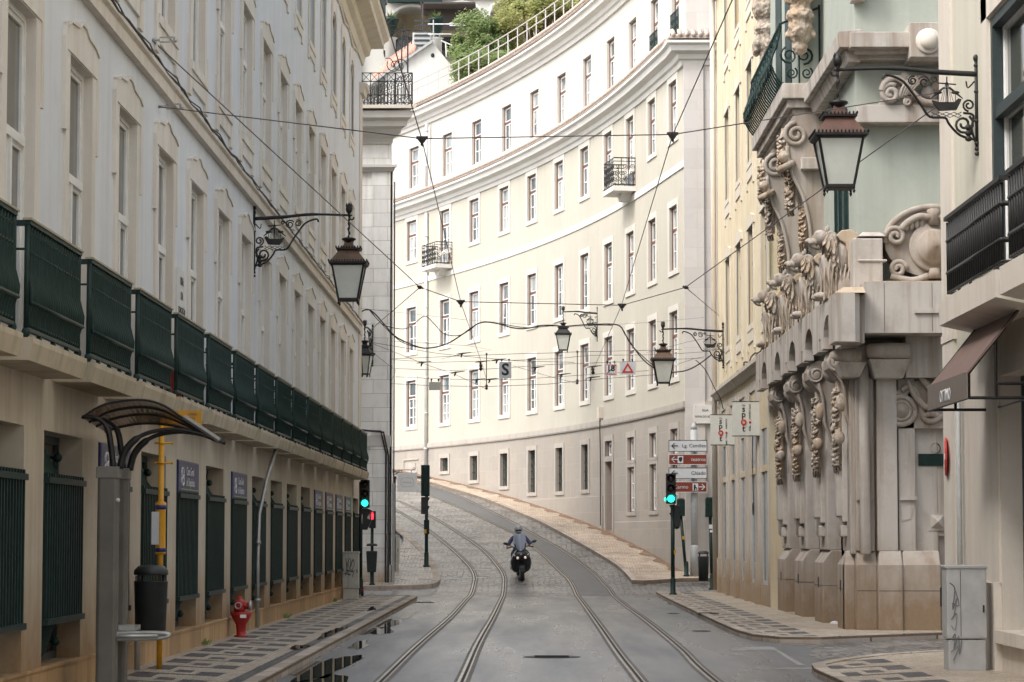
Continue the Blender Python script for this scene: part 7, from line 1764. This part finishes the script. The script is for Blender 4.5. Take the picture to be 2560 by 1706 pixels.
# bus shelter
t = thing('bus_shelter', 'dark bus shelter roof on a grey column, its arched smoked canopy seen end on', 'bus shelter', (-4.2, 27.4, PV(27)))
YA_, YB_ = 26.5, 27.15
for Y in (YA_, YB_):
    S_ = lambda px, py: at(px, py, YA_) + Vector((0, Y-YA_, 0))
    x = S_(286, 0).x
    m = MB(); m.box(S_(261,0).x, S_(311,0).x, Y-.09, Y+.09, PV(Y)-.02, S_(0,1172).z); m.build('column', WEATHERED, t, bevel=.035)
    m = MB(); zc = S_(0,1172).z; m.box(S_(258,0).x, S_(314,0).x, Y-.10, Y+.10, zc-.10, zc+.02); m.build('collar', plain('dull_collar', (.17,.16,.14), .5), t, bevel=.01)
    m = MB()
    m.tube(smooth([S_(*p) for p in ((284,1172),(278,1120),(268,1070),(240,1045),(206,1043))], 4), [.032]*9+[.022]*8, 6)
    m.tube(smooth([S_(*p) for p in ((300,1172),(312,1130),(340,1098),(380,1080),(440,1074),(500,1085),(545,1103))], 4), [.036]*9+[.022]*16, 6)
    m.build('arm', IRON_BLACK, t)
prof = smooth([at(px, py, YA_) for px, py in ((204,1043),(250,1014),(300,1001),(360,998),(410,1012),(460,1045),(510,1078),(549,1104))], 4)
far_ = smooth([at(px, py, 28.7) for px, py in ((262,1078),(300,1066),(345,1058),(385,1057),(425,1061),(465,1070),(500,1082),(530,1095))], 4)
def rib_at(t): return [a_.lerp(b_, t) for a_, b_ in zip(prof, far_)]
def arch(m, th):
    rows = [rib_at(k/6) for k in range(7)]
    for a_, b_ in zip(rows[:-1], rows[1:]):
        m.strip(a_, b_); m.strip([p+Vector((0,0,-th)) for p in a_], [p+Vector((0,0,-th)) for p in b_])
smk = NT('smoked_plastic'); smk.b.inputs['Base Color'].default_value = (.10,.07,.055,1); smk.b.inputs['Roughness'].default_value = .12
tr_ = smk.n('BsdfTransparent'); tr_.inputs[0].default_value = (.75,.66,.58,1); mx = smk.n('MixShader'); mx.inputs[0].default_value = .55; smk.l(smk.b.outputs[0], mx.inputs[1]); smk.l(tr_.outputs[0], mx.inputs[2]); smk.l(mx.outputs[0], smk.t.nodes['Material Output'].inputs[0])
m = MB(); arch(m, .008); m.build('canopy', smk.m, t)
for t_ in (0, .3, .6, 1): m = MB(); m.tube([p+Vector((0,0,-.012)) for p in rib_at(t_)], .014, 5); m.build('rib', IRON_BLACK, t)
m = MB(); m.tube([(p.x, p.y-.02, p.z+.01) for p in prof[20:]], .026, 4); m.build('edge_trim', plain('grey_edge', (.22,.21,.19), .4), t)
m = MB(); S_ = lambda px, py: at(px, py, YA_); m.tube(smooth([S_(*p) for p in ((258,1600),(262,1588),(330,1583),(400,1583),(424,1588),(400,1596),(330,1598),(262,1598))], 3), .022, 8)
for y_, x_ in ((26.45, 0), (26.9, .0)): m.tube([(S_(262,0).x, y_, S_(0,1590).z), (S_(412,0).x, y_, S_(0,1590).z)], .02, 8)
m.box(S_(284,0).x, S_(350,0).x, 26.6, 27.0, S_(0,1578).z, S_(0,1566).z); m.build('perch_seat', SIL, t)
m = MB(); c = S_(298, 1251); m.lathe([(.022,0),(.022,-.004)], (c.x, YA_-.091, c.z), 14, 'y'); m.build('sticker', SIGN_WHITE, t)
# weeds and litter
rr = random.Random(8)
for (px, py, lab) in ((510,1612,'largest green weed at the foot of the grey building, near the hydrant'),(1510-400+400-1000+0,1540,None),(712,1543,'small weed at the plinth between the hydrant and the cabinet'),(833,1500,'tiny weed beside the beige cabinet')):
    if lab is None: continue
    q = atX(px, py, XL+.06); t = thing('weed', lab, 'weed', (q.x, q.y, PV(q.y)), 0, 'weeds along the left plinth'); m = MB()
    for k in range(26): a = rr.uniform(0, 6.28); L = rr.uniform(.04, .12); s_ = Vector((q.x+.02+rr.uniform(-.03,.06), q.y+rr.uniform(-.12,.12), PV(q.y))); e_ = s_+Vector((L*math.cos(a)*.7, L*math.sin(a)*.7, L)); m.add([s_, s_.lerp(e_, .6)+Vector((.012,0,0)), e_, s_.lerp(e_, .6)-Vector((.012,0,0))], [(0,1,2,3)])
    m.build('leaves', LEAF_A, t)
q = gnd(1600+1190/2.45, 1066+1210/2.45, PV); m = MB(); m.box(q.x-.07, q.x+.07, q.y-.05, q.y+.05, q.z, q.z+.03); m.ell((q.x, q.y, q.z+.03), (.06,.04,.02), None, 8, 5); tag(m.build('crumpled_paper', BRIGHT_WHITE), 'scrap of crumpled white paper at the foot of the carved green building', 'litter')
# parked kick scooter wheel peeping out behind the cabinet
Y = 69.6; c = at(906, 1476, Y); t = thing('kick_scooter', 'black wheel and red light of a kick scooter behind the beige cabinet', 'kick scooter', (c.x, Y, PV(Y)))
m = MB(); m.tube([(c.x+.0, Y+.11*math.cos(k*.5), PV(Y)+.12+.11*math.sin(k*.5)) for k in range(14)], .028, 6); m.build('wheel', RUBBER, t); m = MB(); m.tube([(c.x-.02, Y+.1, PV(Y)+.2), (c.x-.03, Y+.6, PV(Y)+.14)], .03, 6); m.tube([(c.x, Y-.02, PV(Y)+.12), (c.x, Y+.05, PV(Y)+.4)], .02, 6); m.build('deck', BLACK, t)
m = MB(); m.ell((c.x+.02, Y-.13, PV(Y)+.16), (.03,.02,.03), None, 8, 6); m.build('light', SIGN_RED, t)
# ================= SCOOTER AND RIDER =================
def skin_obj(name, V_, E_, R_, mats, pick, parent):
    me = bpy.data.meshes.new('s'); me.from_pydata([Vector(v) for v in V_], E_, []); o = bpy.data.objects.new('s', me); COL.objects.link(o)
    md = o.modifiers.new('k', 'SKIN'); sv = me.skin_vertices[0].data
    for i, r in enumerate(R_): sv[i].radius = (r, r) if isinstance(r, (int, float)) else r
    sv[0].use_root = True; md.use_smooth_shade = True
    sb = o.modifiers.new('b', 'SUBSURF'); sb.levels = 2; sb.render_levels = 2
    dg = bpy.context.evaluated_depsgraph_get(); m2 = bpy.data.meshes.new_from_object(o.evaluated_get(dg)); bpy.data.objects.remove(o)
    m2.name = name; m2.materials.clear()
    for q in mats: m2.materials.append(q)
    for p in m2.polygons: p.material_index = pick(p.center); p.use_smooth = True
    o = bpy.data.objects.new(name, m2); COL.objects.link(o); return o
p = gnd(1307.3, 1455.8, RD); SL = .105*min(1, (p.y-73)/6)
MS = Matrix.Translation((p.x-.0, p.y, RD(p.y)+.0)) @ Matrix.Rotation(math.atan(SL)*.9, 4, 'X') @ Matrix.Rotation(R(4), 4, 'Z') @ Matrix.Rotation(R(-3.2), 4, 'Y')
SC = bpy.data.objects.new('motor_scooter', None); COL.objects.link(SC); place(SC, None, MS); tag(SC, 'black maxi scooter with lit headlights coming down between the tram tracks', 'scooter')
def fin(m, n, mat, par=None, **kw): m.v = [tuple(MS @ Vector(v)) for v in m.v]; return m.build(n, mat, par or SC, **kw)
def stack(m, rows, n=20, e=.8):
    vs = []; fs = []
    for z, a, b, y in rows:
        for k in range(n):
            t = 2*math.pi*k/n; c, s = math.cos(t), math.sin(t)
            vs.append((a*math.copysign(abs(c)**e, c), y+b*math.copysign(abs(s)**e, s), z))
    for i in range(len(rows)-1):
        for k in range(n): fs.append((i*n+k, i*n+(k+1)%n, (i+1)*n+(k+1)%n, (i+1)*n+k))
    fs += [tuple(range(n))[::-1], tuple((len(rows)-1)*n+k for k in range(n))]; m.add(vs, fs, True)
def wheel(n, cy, r, w):
    m = MB(); prof = [(r-.07,-w*.8),(r-.03,-w),(r-.008,-w*.6),(r,0),(r-.008,w*.6),(r-.03,w),(r-.07,w*.8)]; m.lathe(prof, (0, cy, r), 28, 'x', False); W_ = fin(m, 'tyre', RUBBER)
    m = MB(); m.lathe([(r-.07,-w*.8),(r-.10,-w*.6),(r-.10,w*.6),(r-.07,w*.8)], (0, cy, r), 24, 'x', False); m.lathe([(.04,-.07),(.05,0),(.04,.07)], (0, cy, r), 12, 'x')
    for k in range(5): a = k*2*math.pi/5; m.tube([(0, cy+.04*math.cos(a), r+.04*math.sin(a)), (0, cy+(r-.09)*math.cos(a), r+(r-.09)*math.sin(a))], .018, 5)
    fin(m, 'rim', GREY_METAL, W_); m = MB(); m.lathe([(.05,-.075),(.12,-.075),(.12,-.068),(.05,-.068)], (0, cy, r), 18, 'x'); fin(m, 'brake_disc', SIL, W_)
wheel('front', .22, .235, .062); wheel('rear', 1.72, .235, .07)
m = MB()
for s in (-1, 1): m.tube([(s*.085, .22, .235), (s*.085, .32, .62)], [.028,.03], 8)
m.prism([(.0,.30),(.02,.42),(.12,.50),(.30,.52),(.44,.46),(.44,.44),(.3,.485),(.13,.465),(.04,.40)], -.075, .075, 'yz'); fin(m, 'front_fork', BLACK)
m = MB(); stack(m, [(.20,.10,.10,.62),(.27,.24,.2,.58),(.36,.30,.24,.56),(.50,.325,.28,.52),(.62,.315,.30,.45),(.72,.285,.29,.38),(.80,.25,.26,.33),(.88,.18,.20,.33),(.95,.12,.14,.36),(1.0,.08,.08,.40)]); fin(m, 'front_fairing', BLACK_GLOSS)
m = MB(); stack(m, [(.22,.22,.62,1.15),(.30,.30,.66,1.15),(.42,.31,.70,1.18),(.56,.27,.66,1.2),(.66,.2,.6,1.25)]); fin(m, 'side_panels', BLACK_GLOSS)
m = MB(); stack(m, [(.64,.17,.55,1.25),(.72,.20,.52,1.25),(.78,.18,.48,1.25),(.80,.12,.42,1.25)]); m.box(-.14,.14,1.5,1.75,.78,.92); fin(m, 'seat', RUBBER, bevel=.03)
LIT = plain('lit_headlight', (.9,.8,.7), .2, 0, .03, 5, emit=(1,.78,.66), es=.12)
for s in (-1, 1):
    m = MB(); 
    from mathutils import Euler
    m.ell((s*.145, .10, .735), (.10,.05,.055), Euler((R(-20), R(s*-28), R(s*22)))); h_ = fin(m, 'headlight', BLACK_GLOSS)
    m = MB(); m.ell((s*.115, .062, .725), (.042,.03,.042)); fin(m, 'headlight_bulb', LIT, h_)
    m = MB(); m.ell((s*.20, .125, .80), (.055,.02,.014), Euler((0, R(s*-35), R(s*25)))); fin(m, 'day_light', plain('pale_lens', (.6,.58,.55), .2), h_)
    m = MB(); m.prism([(s*.31,.66),(s*.345,.60),(s*.33,.44),(s*.31,.46)], .42, .62, 'xz'); fin(m, 'side_trim', BRIGHT_WHITE)
m = MB(); m.ell((0,.085,.83), (.03,.012,.02)); fin(m, 'badge', SIL)
m = MB(); m.prism([(-.09,.64),(.09,.64),(.06,.52),(-.06,.52)], .20, .24, 'xz')
for i in range(3): m.box(-.07,.07,.19,.2,.54+.03*i,.55+.03*i)
fin(m, 'nose_grille', RUBBER)
m = MB(); cols = 9; rows_ = [(.90,.10,.18),(1.0,.165,.22),(1.12,.20,.28),(1.27,.195,.35),(1.39,.165,.41),(1.42,.14,.43)]; vs = []; fs = []
for z, a, y in rows_:
    for k in range(cols): t = -1+2*k/(cols-1); vs.append((a*t, y+.12*t*t, z))
for i in range(len(rows_)-1):
    for k in range(cols-1): fs.append((i*cols+k, i*cols+k+1, (i+1)*cols+k+1, (i+1)*cols+k))
m.add(vs, fs, True); m.add([(x, y+.006, z) for x, y, z in vs], fs, True)
WS = NT('smoked_windscreen'); WS.b.inputs['Base Color'].default_value = (.30,.34,.42,1); WS.b.inputs['Roughness'].default_value = .08; tr_ = WS.n('BsdfTransparent'); tr_.inputs[0].default_value = (.8,.85,.95,1); mx = WS.n('MixShader'); mx.inputs[0].default_value = .14; WS.l(WS.b.outputs[0], mx.inputs[1]); WS.l(tr_.outputs[0], mx.inputs[2]); WS.l(mx.outputs[0], WS.t.nodes['Material Output'].inputs[0])
ws = fin(m, 'windscreen', WS.m)
m = MB(); m.tube([(-.17,.25,1.14),(-.14,.2,1.0),(-.07,.17,.92),(0,.16,.90),(.07,.17,.92),(.14,.2,1.0),(.17,.25,1.14)], .018, 5); fin(m, 'windscreen_trim', BLACK, ws)
m = MB(); m.tube([(-.40,.50,1.0),(-.25,.46,1.03),(0,.42,1.0),(.25,.46,1.03),(.40,.50,1.0)], .016, 8); hb = fin(m, 'handlebar', BLACK)
m = MB()
for s in (-1, 1): m.tube([(s*.27,.465,1.03),(s*.41,.50,.998)], .021, 8); m.tube([(s*.24,.43,1.03),(s*.40,.42,.99)], .007, 5)
fin(m, 'grips_and_levers', RUBBER, hb)
for s in (-1, 1):
    m = MB(); m.tube([(s*.24,.42,1.05),(s*.34,.36,1.13),(s*.38,.36,1.15)], .010, 5); m.ell((s*.43,.36,1.16+.01*s), (.085,.035,.042), Euler((0, R(-s*14), 0))); fin(m, 'mirror', BLACK)
m = MB(); m.tube([(.22,1.3,.28),(.22,1.9,.36)], [.05,.06], 10); fin(m, 'exhaust', SIL)
# rider
PR = bpy.data.objects.new('person', None); COL.objects.link(PR); place(PR, None, MS); tag(PR, 'scooter rider in a dark blue jacket and grey helmet, hands on the handlebar', 'person')
V_ = [(0,1.02,.86),(0,.98,1.0),(0,.90,1.14),(0,.86,1.29),(0,.83,1.40),(0,.80,1.50)]
E_ = [(0,1),(1,2),(2,3),(3,4),(4,5)]; R_ = [(.16,.13),(.15,.12),(.17,.12),(.12,.09),.055,.08]
for s in (-1, 1):
    b = len(V_); V_ += [(s*.19,.85,1.27),(s*.29,.78,1.13),(s*.355,.68,1.04),(s*.355,.56,1.03),(s*.345,.515,1.02)]; E_ += [(3,b),(b,b+1),(b+1,b+2),(b+2,b+3),(b+3,b+4)]; R_ += [.07,.062,.055,.038,.036]
    b2 = len(V_); V_ += [(s*.12,.95,.84),(s*.20,.72,.80),(s*.23,.52,.76),(s*.22,.56,.52),(s*.21,.60,.34),(s*.22,.50,.30)]; E_ += [(0,b2),(b2,b2+1),(b2+1,b2+2),(b2+2,b2+3),(b2+3,b2+4),(b2+4,b2+5)]; R_ += [.10,.085,.07,.06,.045,.042]
    for i, dx in enumerate((-.036,-.012,.012,.034)):        # fingers curled round the grip
        f = len(V_); x = s*(.345+dx); L = (1,1.1,1.05,.85)[i]; V_ += [(x,.478,1.036),(x,.455-.01*L,1.02),(x,.462,.990)]; E_ += [(b+4,f),(f,f+1),(f+1,f+2)]; R_ += [.011,.010,.009]
    f = len(V_); V_ += [(s*.295,.50,1.01),(s*.28,.475,.995)]; E_ += [(b+4,f),(f,f+1)]; R_ += [.012,.010]
SKIN_ = plain('skin', (.45,.25,.18), .6, 0, .06, 5); JACK = plain('navy_jacket', (.035,.035,.10), .7, 0, .3, 9); TROU = plain('dark_trousers', (.015,.016,.02), .8, 0, .2, 9)
def pick(c):
    if c.z < .92 and not (abs(c.x) > .27 and c.z > .9): return 2
    if c.y < .545 and c.z > .95 : return 0
    if c.z > 1.42: return 0
    return 1
o = skin_obj('body', V_, E_, R_, (SKIN_, JACK, TROU), pick, PR); place(o, PR, MS)
def finp(m, n, mat, par=None): m.v = [tuple(MS @ Vector(v)) for v in m.v]; return m.build(n, mat, par or PR)
m = MB(); m.ell((0,.80,1.52), (.125,.145,.135), None, 20, 14); m.ell((0,.72,1.45), (.085,.08,.055), None, 14, 10); he = finp(m, 'helmet', plain('grey_helmet', (.30,.31,.33), .25, .2, .1, 6))
m = MB(); m.ell((0,.755,1.505), (.105,.115,.055), None, 20, 10); finp(m, 'visor', BLACK_GLOSS, he)
